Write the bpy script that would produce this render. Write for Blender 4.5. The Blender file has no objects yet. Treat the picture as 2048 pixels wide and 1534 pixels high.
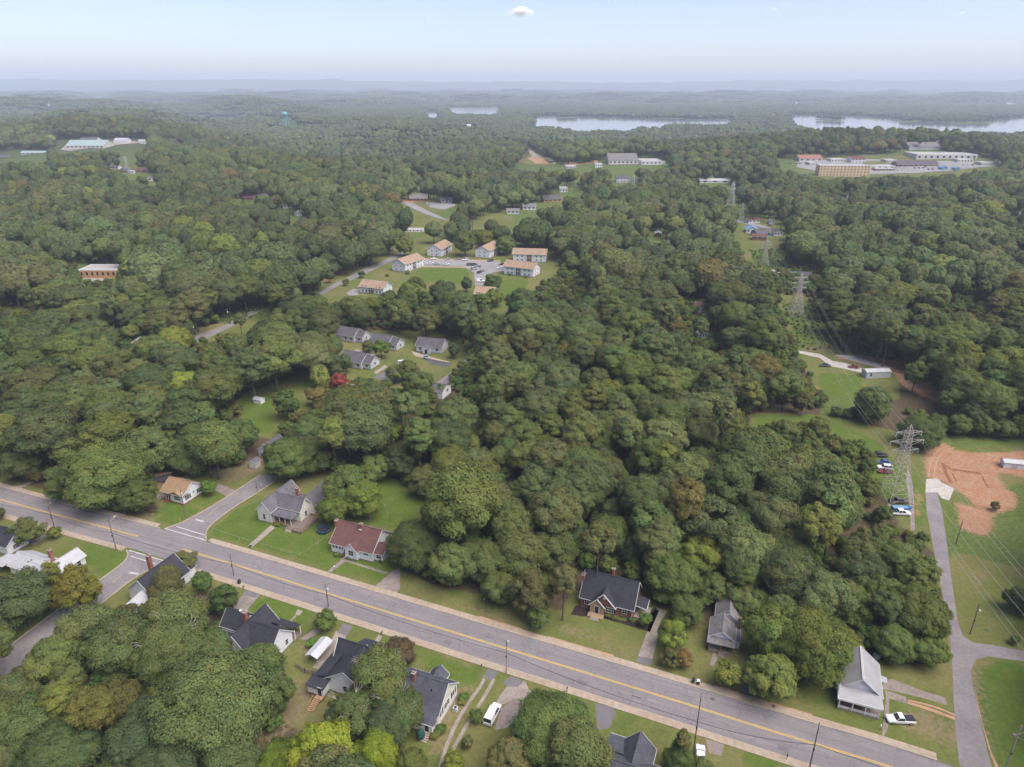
import bpy, bmesh, math, random
import numpy as np
from math import radians as rad, sin, cos, pi

# ------------------------------------------------------------------ camera, sky, sun, exposure
sc = bpy.context.scene
COL = sc.collection
F = 1420.0; H = 118.0; V0 = 172.0          # focal length in px of the 2048 px photo, flying height, horizon row
PT = math.atan((767 - V0) / F); cp, sp = cos(PT), sin(PT)
cam = bpy.data.cameras.new('camera'); camo = bpy.data.objects.new('camera', cam); COL.objects.link(camo)
cam.sensor_fit = 'HORIZONTAL'; cam.sensor_width = 36.0; cam.lens = 36.0 * F / 2048.0
cam.clip_start = 0.5; cam.clip_end = 90000
camo.location = (0, 0, H); camo.rotation_euler = (pi / 2 - PT, 0, 0)
sc.camera = camo

SUN_EL, SUN_AZ = 60.0, 125.0                # azimuth clockwise from +Y
world = bpy.data.worlds.new('World'); sc.world = world; world.use_nodes = True
wn = world.node_tree.nodes; wl = world.node_tree.links
sky = wn.new('ShaderNodeTexSky'); sky.sky_type = 'NISHITA'; sky.sun_disc = False
sky.sun_elevation = rad(SUN_EL); sky.sun_rotation = rad(SUN_AZ)
sky.altitude = 200; sky.air_density = 0.7; sky.dust_density = 1.2; sky.ozone_density = 0.2
wb = wn.new('ShaderNodeMix'); wb.data_type = 'RGBA'; wb.blend_type = 'MULTIPLY'; wb.inputs[0].default_value = 1; wb.inputs[7].default_value = (1.10, 1.0, 1.02, 1)   # white balance of the whole sky
wl.new(sky.outputs[0], wb.inputs[6]); bg = wn['Background']; wl.new(wb.outputs[2], bg.inputs[0]); bg.inputs[1].default_value = 0.092
sun = bpy.data.lights.new('sun', 'SUN'); suno = bpy.data.objects.new('sun', sun); COL.objects.link(suno)
sun.energy = 2.4; sun.angle = rad(58); sun.color = (1.0, 0.95, 0.88)
suno.rotation_euler = (rad(90 - SUN_EL), 0, rad(180 - SUN_AZ))
suno.location = (0, 0, 250)
sc.view_settings.view_transform = 'Standard'; sc.view_settings.look = 'None'
sc.view_settings.exposure = 1.15; sc.view_settings.gamma = 1.0
sc.view_settings.use_curve_mapping = False
sc.render.engine = 'CYCLES'
sc.cycles.max_bounces = 5; sc.cycles.diffuse_bounces = 3; sc.cycles.glossy_bounces = 2
sc.cycles.transmission_bounces = 2; sc.cycles.volume_bounces = 1; sc.cycles.transparent_max_bounces = 96
sc.cycles.use_adaptive_sampling = True; sc.cycles.adaptive_threshold = 0.02

HAZE_DENSITY = 1.12e-4
rng = random.Random(7)
nr = np.random.default_rng(7)

# ------------------------------------------------------------------ where a pixel of the photo meets the ground
def ss(a, b, x):
    t = np.clip((x - a) / (b - a), 0, 1); return t * t * (3 - 2 * t)
LAKE = -16.0
def hgt(x, y):
    x = np.asarray(x, float); y = np.asarray(y, float)
    r = ss(600, 1150, y)
    w = 8 * np.sin(x / 205 + 1.3 + y / 330) + 7 * np.sin(y / 150 - x / 420 + .5) + 5 * np.sin(x / 118 + y / 240 + 2.)
    w = w + 9 * np.sin(x / 610 - y / 540 + 1.) * ss(1000, 2500, y)
    amp = 1 + .6 * ss(1500, 5000, y)
    side = ss(-320, 60, x)
    lk = np.maximum(side * ss(1450, 2250, y) * (1 - ss(4300, 5200, y)), ss(-1100, -550, x) * ss(2300, 2900, y) * (1 - ss(5600, 6600, y)))
    amp = amp * (1 + .9 * ss(900, 1500, y) * (1 - .75 * ss(3600, 5600, y)))
    z = r * w * amp * (1 - .93 * lk) - 9 * ss(1000, 2300, y) - lk * 9
    z = z + 20 * ss(5000, 9000, y)
    f1 = ss(9500, 11500, y) * (1 - ss(12500, 14500, y)) * (34 + 20 * np.sin(x / 1500 + 2) + 12 * np.sin(x / 520))
    f2 = ss(13500, 17000, y) * (190 + 26 * np.sin(x / 2600 + 4.2) + 12 * np.sin(x / 900 + 1) + 7 * np.sin(x / 370))
    return z + f1 * .6 + f2
def hz(x, y): return float(hgt(x, y))
def ray(u, v):
    x = (u - 1024) / F; y = -(v - 767) / F
    return (x, cp + y * sp, -sp + y * cp)
def G(u, v, z=0.0):
    d = ray(u, v); t = (z - H) / d[2]
    return (d[0] * t, d[1] * t)
_T = 60.0 * 1.006 ** np.arange(1015)
def R(u, v, up=0.0):                         # first meeting with the terrain (raised by up)
    d = ray(u, v)
    def gap(t): return H + d[2] * t - hgt(d[0] * t, d[1] * t) - up
    g = gap(_T); k = np.argmax(g < 0)
    if g[k] >= 0: k = len(_T) - 1
    a, b = _T[max(k - 1, 0)], _T[k]
    for _ in range(2):
        tt = np.linspace(a, b, 40); g = gap(tt); k = max(1, int(np.argmax(g < 0))); a, b = tt[k - 1], tt[k]
    return (d[0] * b, d[1] * b, hz(d[0] * b, d[1] * b))
def proj(x, y, z):
    dz = z - H; f = y * cp - dz * sp; up = y * sp + dz * cp
    return 1024 + F * x / f, 767 - F * up / f, f
def pip(px, py, poly):                       # vectorised point in polygon
    px = np.asarray(px); py = np.asarray(py); c = np.zeros(px.shape, bool)
    n = len(poly); j = n - 1
    for i in range(n):
        xi, yi = poly[i]; xj, yj = poly[j]
        if yi != yj:
            c ^= ((yi > py) != (yj > py)) & (px < (xj - xi) * (py - yi) / (yj - yi) + xi)
        j = i
    return c

# ------------------------------------------------------------------ materials
MATS = {}
def new_mat(name):
    m = bpy.data.materials.new(name); m.use_nodes = True
    MATS[name] = m; nt = m.node_tree
    return m, nt.nodes, nt.links, nt.nodes['Principled BSDF']
def noise(n, l, vec, scale, detail=3.0, rough=.55):
    t = n.new('ShaderNodeTexNoise'); t.inputs['Scale'].default_value = scale
    t.inputs['Detail'].default_value = detail; t.inputs['Roughness'].default_value = rough
    l.new(vec, t.inputs['Vector']); return t.outputs[0]
def ramp(n, l, fac, a, b):
    r = n.new('ShaderNodeMapRange'); r.inputs[1].default_value = a; r.inputs[2].default_value = b
    l.new(fac, r.inputs[0]); return r.outputs[0]
def mixc(n, l, fac, a, b):
    m = n.new('ShaderNodeMix'); m.data_type = 'RGBA'
    if isinstance(fac, float): m.inputs[0].default_value = fac
    else: l.new(fac, m.inputs[0])
    for k, c in ((6, a), (7, b)):
        if isinstance(c, tuple): m.inputs[k].default_value = (*c, 1)
        else: l.new(c, m.inputs[k])
    return m.outputs[2]
def mulc(n, l, a, b):
    m = n.new('ShaderNodeMix'); m.data_type = 'RGBA'; m.blend_type = 'MULTIPLY'; m.inputs[0].default_value = 1
    for k, c in ((6, a), (7, b)):
        if isinstance(c, tuple): m.inputs[k].default_value = (*c, 1)
        else: l.new(c, m.inputs[k])
    return m.outputs[2]
def pm(name, c, c2=None, scale=1.0, rough=.8, spec=.3, lines=None, bump=0.0, metal=0.0, fine=None):
    """plain surface: two tones mixed by noise, an optional finer speckle and optional courses (lines = (axis, spacing, strength))"""
    m, n, l, p = new_mat(name)
    tc = n.new('ShaderNodeTexCoord').outputs['Object']
    c2 = c2 or tuple(v * .82 for v in c)
    f = ramp(n, l, noise(n, l, tc, scale, 4), .35, .65)
    col = mixc(n, l, f, c, c2)
    if fine:
        g = ramp(n, l, noise(n, l, tc, fine[0], 2), .3, .7)
        mr = n.new('ShaderNodeMapRange'); mr.inputs[3].default_value = 1 - fine[1]; mr.inputs[4].default_value = 1 + fine[1]
        l.new(g, mr.inputs[0])
        cc = n.new('ShaderNodeCombineColor'); [l.new(mr.outputs[0], cc.inputs[k]) for k in range(3)]
        col = mulc(n, l, col, cc.outputs[0])
    if name.startswith(('roof', 'metal', 'siding', 'concrete')):
        sg = ramp(n, l, noise(n, l, tc, .9, 5, .7), .52, .74); col = mixc(n, l, sg, col, mixc(n, l, .22, col, (.06, .055, .05)))
    if lines:
        ax, spc, st = lines
        sx = n.new('ShaderNodeSeparateXYZ'); l.new(tc, sx.inputs[0])
        d = n.new('ShaderNodeMath'); d.operation = 'DIVIDE'; d.inputs[1].default_value = spc; l.new(sx.outputs[ax], d.inputs[0])
        fr = n.new('ShaderNodeMath'); fr.operation = 'FRACT'; l.new(d.outputs[0], fr.inputs[0])
        g = n.new('ShaderNodeMapRange'); g.inputs[1].default_value = .0; g.inputs[2].default_value = .22
        g.inputs[3].default_value = 1 - st; g.inputs[4].default_value = 1.0; l.new(fr.outputs[0], g.inputs[0])
        cc = n.new('ShaderNodeCombineColor'); [l.new(g.outputs[0], cc.inputs[k]) for k in range(3)]
        col = mulc(n, l, col, cc.outputs[0])
    l.new(col, p.inputs['Base Color'])
    p.inputs['Roughness'].default_value = rough; p.inputs['Specular IOR Level'].default_value = spec; p.inputs['Metallic'].default_value = metal
    if bump:
        b = n.new('ShaderNodeBump'); b.inputs['Strength'].default_value = bump; b.inputs['Distance'].default_value = .05
        l.new(noise(n, l, tc, scale * 12, 3), b.inputs['Height']); l.new(b.outputs[0], p.inputs['Normal'])
    return m

pm('asphalt', (.215, .196, .205), (.190, .173, .181), .10, .9, .2, fine=(1.6, .07), bump=.2)
pm('asphalt_patch', (.165, .152, .158), (.150, .138, .145), .5, .9, .2, fine=(2, .08))
pm('asphalt_lane', (.235, .212, .212), (.185, .168, .170), .16, .9, .2, fine=(1.3, .12), bump=.2)
pm('asphalt_dark', (.075, .075, .085), (.11, .108, .115), .6, .85, .3, fine=(2, .1))
pm('concrete', (.330, .280, .245), (.270, .225, .195), .45, .9, .2, fine=(1.7, .12), bump=.2)
pm('concrete_old', (.270, .225, .200), (.195, .160, .145), .35, .9, .2, fine=(1.7, .16), bump=.2)
pm('sidewalk', (.375, .305, .235), (.335, .258, .19), .12, .9, .2, fine=(.8, .12), bump=.2, lines=(0, 1.6, .12))
pm('kerb', (.400, .335, .265), (.330, .265, .200), .25, .9, .2, fine=(1.5, .1))
pm('gravel', (.320, .280, .240), (.240, .200, .165), .5, .95, .1, fine=(3.5, .28), bump=.5)
pm('white_rock', (.470, .440, .410), (.380, .340, .300), .6, .95, .1, fine=(2.2, .25), bump=.6)
pm('mulch', (.030, .022, .022), (.045, .032, .030), .8, .95, .1, fine=(4, .25), bump=.5)
pm('yellow_paint', (.560, .370, .090), (.480, .330, .110), .5, .8, .2, fine=(2.0, .14))
pm('white_paint', (.500, .485, .475), (.420, .405, .400), .6, .8, .2, fine=(2.0, .12))
pm('tar', (.05, .05, .055), (.08, .08, .085), .6, .7, .3)
pm('iron', (.10, .075, .065), (.14, .10, .08), 2, .8, .3)
pm('roof_dark', (.046, .046, .058), (.036, .036, .046), .5, .9, .2, fine=(2.6, .16), lines=(2, .15, .14))
pm('roof_grey', (.145, .138, .148), (.115, .108, .120), .45, .9, .2, fine=(2.0, .15), lines=(2, .16, .12))
pm('roof_worn', (.200, .185, .185), (.150, .136, .136), .55, .9, .2, fine=(2.0, .2), lines=(2, .16, .10))
pm('roof_slate', (.112, .105, .112), (.090, .083, .092), .4, .9, .2, fine=(1.6, .14), lines=(2, .16, .12))
pm('roof_brown', (.140, .073, .064), (.118, .062, .054), .5, .9, .2, fine=(2.2, .13), lines=(2, .15, .12))
pm('roof_tan', (.30, .20, .115), (.26, .17, .098), .4, .9, .2, fine=(2.2, .10), lines=(2, .15, .10))
pm('roof_apartment', (.335, .235, .165), (.285, .195, .135), .25, .9, .2, fine=(1.2, .10))
pm('metal_white', (.430, .430, .445), (.380, .380, .395), .35, .45, .5, lines=(0, .45, .06))
pm('metal_grey', (.340, .335, .345), (.280, .275, .285), .3, .45, .5, lines=(1, .45, .06))
pm('metal_blue', (.16, .30, .46), (.12, .24, .40), .5, .5, .4)
pm('siding_white', (.68, .68, .70), (.62, .62, .64), .4, .7, .3, lines=(2, .14, .10))
pm('siding_cream', (.66, .63, .565), (.60, .57, .51), .4, .7, .3, lines=(2, .14, .10))
pm('siding_grey', (.50, .51, .55), (.45, .46, .50), .4, .7, .3, lines=(2, .14, .10))
pm('trim_white', (.68, .67, .67), (.62, .61, .61), 1, .6, .4)
pm('brick_red', (.25, .105, .068), (.19, .080, .055), .8, .9, .2, fine=(3, .16), lines=(2, .085, .15))
pm('brick_chimney', (.30, .135, .09), (.21, .09, .065), 1.5, .9, .2, fine=(4, .2), lines=(2, .085, .2))
pm('brick_orange', (.44, .26, .14), (.38, .22, .12), .3, .9, .2, fine=(1.5, .1))
pm('brick_far', (.30, .15, .105), (.24, .12, .09), .3, .9, .2)
pm('stone_tan', (.360, .245, .150), (.290, .190, .115), 1.1, .9, .2, fine=(3, .16))
pm('wood', (.30, .185, .115), (.22, .135, .09), 1.5, .85, .2, fine=(5, .18))
pm('wood_new', (.44, .28, .16), (.36, .22, .125), 1.5, .85, .2, fine=(5, .15))
pm('wood_grey', (.23, .175, .15), (.155, .118, .10), 1.2, .9, .2, fine=(5, .2))
pm('red_paint', (.22, .045, .045), (.17, .035, .035), 1, .7, .3)
pm('porch_red', (.25, .07, .065), (.20, .055, .05), 1, .8, .3)
pm('foundation', (.23, .20, .19), (.17, .145, .135), .8, .9, .2)
pm('pole_wood', (.19, .15, .125), (.14, .11, .09), .6, .9, .2, fine=(4, .2))
pm('pole_pale', (.36, .31, .27), (.27, .225, .19), .6, .9, .2, fine=(4, .2))
pm('galvanised', (.43, .39, .345), (.37, .335, .295), .3, .6, .4)
pm('galvanised_grey', (.42, .42, .43), (.36, .36, .37), .3, .6, .4)
pm('wire', (.22, .215, .22), (.17, .165, .17), .1, .6, .4)
pm('wire_pale', (.36, .36, .38), (.32, .32, .34), .1, .6, .4)
pm('cable_black', (.02, .02, .022), (.03, .03, .032), .1, .6, .4)
pm('transformer', (.46, .47, .48), (.40, .41, .42), 1, .5, .5)
pm('rubber', (.022, .022, .024), (.03, .03, .032), 2, .8, .3)
pm('rim', (.40, .40, .42), (.32, .32, .34), 2, .4, .5, metal=.5)
pm('dark_plastic', (.018, .020, .024), (.03, .032, .036), 2, .5, .4)
pm('lamp_glass', (.500, .490, .480), (.460, .455, .440), 2, .3, .5)
pm('sign_red', (.42, .03, .03), (.36, .028, .028), 2, .5, .4)
pm('sign_green', (.03, .22, .15), (.03, .18, .13), 2, .5, .4)
pm('green_canvas', (.022, .085, .068), (.018, .065, .052), 1, .8, .2)
pm('blue_pad', (.03, .12, .34), (.025, .10, .28), 1, .6, .3)
pm('net_black', (.03, .032, .045), (.04, .042, .055), 1, .8, .2)
pm('tarp_white', (.460, .460, .475), (.430, .430, .445), .6, .6, .3)
pm('tank_teal', (.12, .42, .42), (.10, .36, .37), .2, .5, .4)
pm('flat_roof', (.420, .405, .390), (.350, .335, .320), .08, .8, .3)
pm('hotel_wall', (.66, .48, .30), (.60, .43, .27), .1, .85, .2)
pm('store_wall', (.58, .55, .52), (.52, .49, .46), .1, .85, .2)
pm('roof_green', (.30, .37, .37), (.26, .33, .33), .1, .7, .3)
pm('lot', (.270, .258, .258), (.230, .217, .217), .05, .9, .2, fine=(.4, .08))
pm('clay', (.40, .245, .155), (.34, .20, .125), .08, .95, .1, fine=(.6, .16), bump=.4)
pm('clay_dark', (.200, .090, .050), (.240, .110, .060), .5, .95, .1, fine=(1.2, .18), bump=.4)
pm('lawn_far', (.125, .135, .040), (.155, .150, .050), .04, .95, .1, fine=(.5, .16))
pm('brush', (.085, .13, .038), (.13, .15, .05), .12, .95, .1, fine=(1.0, .3))
def glass_mat():
    m, n, l, p = new_mat('glass')
    p.inputs['Base Color'].default_value = (.020, .024, .030, 1); p.inputs['Roughness'].default_value = .12
    p.inputs['Specular IOR Level'].default_value = .6
glass_mat()
def paint_mat():
    m, n, l, p = new_mat('car_paint')
    oi = n.new('ShaderNodeObjectInfo'); l.new(oi.outputs['Color'], p.inputs['Base Color'])
    p.inputs['Roughness'].default_value = .3; p.inputs['Coat Weight'].default_value = .5; p.inputs['Coat Roughness'].default_value = .1
paint_mat()
def leaf_mat(name, base, trans=.22, vary=.30):
    m, n, l, p = new_mat(name)
    oi = n.new('ShaderNodeObjectInfo')
    at = n.new('ShaderNodeAttribute'); at.attribute_type = 'INSTANCER'; at.attribute_name = 'tint'
    lf = n.new('ShaderNodeAttribute'); lf.attribute_name = 'leaf'
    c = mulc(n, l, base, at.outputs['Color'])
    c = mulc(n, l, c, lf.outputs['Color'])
    hs = n.new('ShaderNodeHueSaturation'); l.new(c, hs.inputs['Color'])
    r = n.new('ShaderNodeMapRange'); r.inputs[3].default_value = 1 - vary; r.inputs[4].default_value = 1 + vary
    l.new(oi.outputs['Random'], r.inputs[0]); l.new(r.outputs[0], hs.inputs['Value'])
    l.new(hs.outputs[0], p.inputs['Base Color']); p.inputs['Roughness'].default_value = .7; p.inputs['Specular IOR Level'].default_value = .15
    tr = n.new('ShaderNodeBsdfTranslucent'); l.new(hs.outputs[0], tr.inputs[0])
    mx = n.new('ShaderNodeMixShader'); mx.inputs[0].default_value = trans
    l.new(p.outputs[0], mx.inputs[1]); l.new(tr.outputs[0], mx.inputs[2]); l.new(mx.outputs[0], n['Material Output'].inputs[0])
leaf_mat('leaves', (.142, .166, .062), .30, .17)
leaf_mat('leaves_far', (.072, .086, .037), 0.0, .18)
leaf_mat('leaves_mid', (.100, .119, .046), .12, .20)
pm('bark', (.13, .105, .085), (.085, .066, .053), 1.5, .95, .1, fine=(5, .25))
pm('bark_pale', (.40, .35, .31), (.30, .26, .23), 1.5, .9, .1)
def ground_mat():
    m, n, l, p = new_mat('ground')
    pos = n.new('ShaderNodeNewGeometry').outputs['Position']
    def A(k):
        a = n.new('ShaderNodeAttribute'); a.attribute_name = k; return a.outputs['Fac']
    n1 = noise(n, l, pos, .035, 4); n2 = noise(n, l, pos, .25, 4); n3 = noise(n, l, pos, 1.6, 3); n4 = noise(n, l, pos, .9, 5, .7)
    grass = mixc(n, l, ramp(n, l, n2, .35, .68), (.100, .124, .032), (.132, .144, .042))
    grass = mixc(n, l, ramp(n, l, n1, .42, .66), grass, (.165, .150, .060))
    lush = mixc(n, l, ramp(n, l, n2, .3, .7), (.078, .122, .022), (.105, .140, .028))
    dry = mixc(n, l, ramp(n, l, n4, .35, .65), (.165, .135, .068), (.205, .160, .092))
    clay = mixc(n, l, ramp(n, l, n2, .35, .65), (.335, .172, .095), (.37, .240, .158))
    clay = mixc(n, l, ramp(n, l, n4, .4, .7), clay, (.275, .140, .078))
    wood = mixc(n, l, ramp(n, l, n4, .35, .65), (.075, .052, .038), (.105, .085, .045))
    brush = mixc(n, l, ramp(n, l, n4, .35, .6), (.060, .105, .028), (.125, .150, .042))
    def edge(att, w=.35):                     # ragged edge between the covers
        s = n.new('ShaderNodeMath'); s.operation = 'MULTIPLY_ADD'; s.inputs[1].default_value = w * 2; s.inputs[2].default_value = -w
        l.new(n4, s.inputs[0]); a = n.new('ShaderNodeMath'); a.operation = 'ADD'; l.new(A(att), a.inputs[0]); l.new(s.outputs[0], a.inputs[1])
        return ramp(n, l, a.outputs[0], .36, .64)
    c = mixc(n, l, edge('wood'), grass, wood)
    c = mixc(n, l, edge('lush'), c, lush)
    c = mixc(n, l, edge('brush', .5), c, brush)
    c = mixc(n, l, edge('dry', .8), c, dry)
    c = mixc(n, l, edge('clay', .8), c, clay)
    # far away the wooded country reads as one cover
    far = mixc(n, l, ramp(n, l, noise(n, l, pos, .004, 5), .35, .65), (.050, .066, .030), (.072, .082, .038))
    c = mixc(n, l, A('far'), c, far)
    sv = n.new('ShaderNodeMapRange'); sv.inputs[1].default_value = .25; sv.inputs[2].default_value = .75; sv.inputs[3].default_value = .70; sv.inputs[4].default_value = 1.28; l.new(noise(n, l, pos, 1.1, 6, .75), sv.inputs[0])
    worn = ramp(n, l, noise(n, l, pos, .11, 5, .65), .60, .72); c = mixc(n, l, worn, c, mixc(n, l, .55, c, (.215, .165, .085)))
    cc = n.new('ShaderNodeCombineColor'); [l.new(sv.outputs[0], cc.inputs[k]) for k in range(3)]
    c = mulc(n, l, c, cc.outputs[0]); l.new(c, p.inputs['Base Color'])
    p.inputs['Roughness'].default_value = .95; p.inputs['Specular IOR Level'].default_value = .1
    b = n.new('ShaderNodeBump'); b.inputs['Strength'].default_value = .5; b.inputs['Distance'].default_value = .25
    l.new(noise(n, l, pos, 2.2, 4), b.inputs['Height']); l.new(b.outputs[0], p.inputs['Normal'])
ground_mat()
def water_mat():
    m, n, l, p = new_mat('water')
    p.inputs['Base Color'].default_value = (.16, .16, .165, 1); p.inputs['Roughness'].default_value = .08
    pos = n.new('ShaderNodeNewGeometry').outputs['Position']
    b = n.new('ShaderNodeBump'); b.inputs['Strength'].default_value = .10; b.inputs['Distance'].default_value = 1.
    l.new(noise(n, l, pos, .06, 3), b.inputs['Height']); l.new(b.outputs[0], p.inputs['Normal'])
water_mat()
def road_mat():
    m, n, l, p = new_mat('asphalt')
    pos = n.new('ShaderNodeNewGeometry').outputs['Position']
    mp = n.new('ShaderNodeMapping'); mp.vector_type = 'TEXTURE'; mp.inputs['Rotation'].default_value = (0, 0, rad(-21.6)); l.new(pos, mp.inputs[0])
    st = n.new('ShaderNodeMapping'); st.inputs['Scale'].default_value = (.035, 1.0, 1.0); l.new(mp.outputs[0], st.inputs[0])
    c = mixc(n, l, ramp(n, l, noise(n, l, st.outputs[0], .9, 5, .65), .34, .66), (.240, .216, .218), (.182, .163, .166))
    c = mixc(n, l, ramp(n, l, noise(n, l, pos, .10, 4, .6), .45, .70), c, (.190, .171, .174))
    stain = ramp(n, l, noise(n, l, pos, .42, 5, .7), .62, .74); c = mixc(n, l, stain, c, mixc(n, l, .45, c, (.09, .085, .09)))
    vo = n.new('ShaderNodeTexVoronoi'); vo.feature = 'DISTANCE_TO_EDGE'; vo.inputs['Scale'].default_value = .16
    wp = n.new('ShaderNodeVectorMath'); wp.operation = 'ADD'; l.new(pos, wp.inputs[0])
    nn = n.new('ShaderNodeTexNoise'); nn.inputs['Scale'].default_value = .6; nn.inputs['Detail'].default_value = 4; l.new(pos, nn.inputs['Vector']); sc2 = n.new('ShaderNodeVectorMath'); sc2.operation = 'SCALE'; sc2.inputs['Scale'].default_value = 2.6; l.new(nn.outputs['Color'], sc2.inputs[0]); l.new(sc2.outputs[0], wp.inputs[1]); l.new(wp.outputs[0], vo.inputs['Vector'])
    ck = n.new('ShaderNodeMapRange'); ck.inputs[1].default_value = .010; ck.inputs[2].default_value = .022; ck.inputs[3].default_value = .32; ck.inputs[4].default_value = 0; l.new(vo.outputs['Distance'], ck.inputs[0])
    c = mixc(n, l, ck.outputs[0], c, (.10, .095, .10))
    sp = n.new('ShaderNodeMapRange'); sp.inputs[1].default_value = .3; sp.inputs[2].default_value = .7; sp.inputs[3].default_value = .90; sp.inputs[4].default_value = 1.1; l.new(noise(n, l, pos, 2.4, 3), sp.inputs[0])
    cc = n.new('ShaderNodeCombineColor'); [l.new(sp.outputs[0], cc.inputs[k]) for k in range(3)]
    l.new(mulc(n, l, c, cc.outputs[0]), p.inputs['Base Color']); p.inputs['Roughness'].default_value = .9; p.inputs['Specular IOR Level'].default_value = .2
road_mat()
def M(k): return MATS[k]

# ------------------------------------------------------------------ mesh helpers
class MB:
    def __init__(s): s.v = []; s.f = []
    def add(s, vs, fs):
        o = len(s.v); s.v += [tuple(p) for p in vs]; s.f += [tuple(i + o for i in f) for f in fs]; return s
    def box(s, x0, x1, y0, y1, z0, z1):
        return s.add([(x0, y0, z0), (x1, y0, z0), (x1, y1, z0), (x0, y1, z0), (x0, y0, z1), (x1, y0, z1), (x1, y1, z1), (x0, y1, z1)],
                     [(0, 3, 2, 1), (4, 5, 6, 7), (0, 1, 5, 4), (1, 2, 6, 5), (2, 3, 7, 6), (3, 0, 4, 7)])
    def prism(s, poly, axis, a, b):           # polygon in the plane across axis, swept from a to b
        n = len(poly)
        def P(q, t): return (t, q[0], q[1]) if axis == 'x' else ((q[0], t, q[1]) if axis == 'y' else (q[0], q[1], t))
        return s.add([P(q, a) for q in poly] + [P(q, b) for q in poly],
                     [tuple(range(n - 1, -1, -1)), tuple(range(n, 2 * n))] + [(i, (i + 1) % n, n + (i + 1) % n, n + i) for i in range(n)])
    def slab(s, quad, t):                      # four top corners, thickness straight down
        n = len(quad)
        return s.add(list(quad) + [(x, y, z - t) for x, y, z in quad],
                     [tuple(range(n)), tuple(range(2 * n - 1, n - 1, -1))] + [(i, n + i, n + (i + 1) % n, (i + 1) % n) for i in range(n)])
    def bar(s, a, b, r, r2=None, n=4):
        a = np.array(a, float); b = np.array(b, float); d = b - a; L = np.linalg.norm(d)
        if L < 1e-6: return s
        d /= L; h = np.array((0, 0, 1.)) if abs(d[2]) < .9 else np.array((1., 0, 0))
        p = np.cross(d, h); p /= np.linalg.norm(p); q = np.cross(d, p); r2 = r if r2 is None else r2
        ring = [(cos(2 * pi * (i + .5) / n), sin(2 * pi * (i + .5) / n)) for i in range(n)]
        return s.add([tuple(a + (p * c + q * e) * r) for c, e in ring] + [tuple(b + (p * c + q * e) * r2) for c, e in ring],
                     [tuple(range(n - 1, -1, -1)), tuple(range(n, 2 * n))] + [(i, (i + 1) % n, n + (i + 1) % n, n + i) for i in range(n)])
    def tube(s, pts, r, n=4):
        for a, b in zip(pts, pts[1:]): s.bar(a, b, r, n=n)
        return s
    def lathe(s, prof, n=14, c=(0, 0, 0), axis='z', ring=False):
        vs = []
        for r, z in prof:
            for i in range(n):
                a = 2 * pi * i / n
                q = (r * cos(a), r * sin(a), z)
                if axis == 'y': q = (q[0], q[2], q[1])
                if axis == 'x': q = (q[2], q[0], q[1])
                vs.append((c[0] + q[0], c[1] + q[1], c[2] + q[2]))
        fs = []
        for k in range(len(prof) - 1):
            for i in range(n):
                j = (i + 1) % n; fs.append((k * n + i, k * n + j, (k + 1) * n + j, (k + 1) * n + i))
        if ring: k = len(prof) - 1; fs += [(k * n + i, k * n + (i + 1) % n, (i + 1) % n, i) for i in range(n)]
        else: fs += [tuple(range(n - 1, -1, -1)), tuple(range((len(prof) - 1) * n, len(prof) * n))]
        return s.add(vs, fs)
    def mesh(s, name, mat, smooth=False):
        me = bpy.data.meshes.new(name); me.from_pydata(s.v, [], s.f); me.update()
        bm = bmesh.new(); bm.from_mesh(me); bmesh.ops.recalc_face_normals(bm, faces=bm.faces); bm.to_mesh(me); bm.free()
        if mat: me.materials.append(M(mat))
        if smooth: me.polygons.foreach_set('use_smooth', [True] * len(me.polygons))
        return me
    def obj(s, name, mat, parent=None, smooth=False, label=None):
        o = bpy.data.objects.new(name, s.mesh(name, mat, smooth)); COL.objects.link(o)
        if parent: o.parent = parent
        if label: o['label'] = label
        return o
def tag(o, label=None, cat=None, group=None, kind=None):
    if label: o['label'] = label
    if cat: o['category'] = cat
    if group: o['group'] = group
    if kind: o['kind'] = kind
    return o
def thing(name, label, cat, loc, rz=0.0, group=None):
    o = bpy.data.objects.new(name, None); COL.objects.link(o); o.empty_display_size = .5
    o.location = loc if len(loc) == 3 else (loc[0], loc[1], 0); o.rotation_euler = (0, 0, rz)
    return tag(o, label, cat, group)
def copy_tree(o, parent=None):
    c = o.copy(); COL.objects.link(c); c.parent = parent
    for ch in [q for q in o.children]: copy_tree(ch, c)
    return c
def triangulated(name, pts, mat, z, maxlen=None, drape=False):
    """a flat sheet cut to an outline, laid on the ground"""
    me = bpy.data.meshes.new(name); bm = bmesh.new()
    vs = [bm.verts.new((p[0], p[1], 0)) for p in pts]
    bm.faces.new(vs); bm.normal_update(); bmesh.ops.triangulate(bm, faces=bm.faces[:], ngon_method='EAR_CLIP')
    if maxlen:
        for _ in range(6):
            es = [e for e in bm.edges if e.calc_length() > maxlen]
            if not es: break
            bmesh.ops.subdivide_edges(bm, edges=es, cuts=1); bmesh.ops.triangulate(bm, faces=bm.faces[:])
    for v in bm.verts: v.co.z = (hz(v.co.x, v.co.y) if drape else 0) + z
    bmesh.ops.recalc_face_normals(bm, faces=bm.faces)
    for f in bm.faces:
        if f.normal.z < 0: f.normal_flip()
    bm.to_mesh(me); bm.free(); me.materials.append(M(mat))
    o = bpy.data.objects.new(name, me); COL.objects.link(o); return o
def sheet(name, px, mat, z=.006, far=False):
    pts = [R(*p)[:2] if far else G(*p) for p in px]
    o = triangulated(name, pts, mat, z, 12 if far else None, far); o['kind'] = 'structure'; return o
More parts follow.
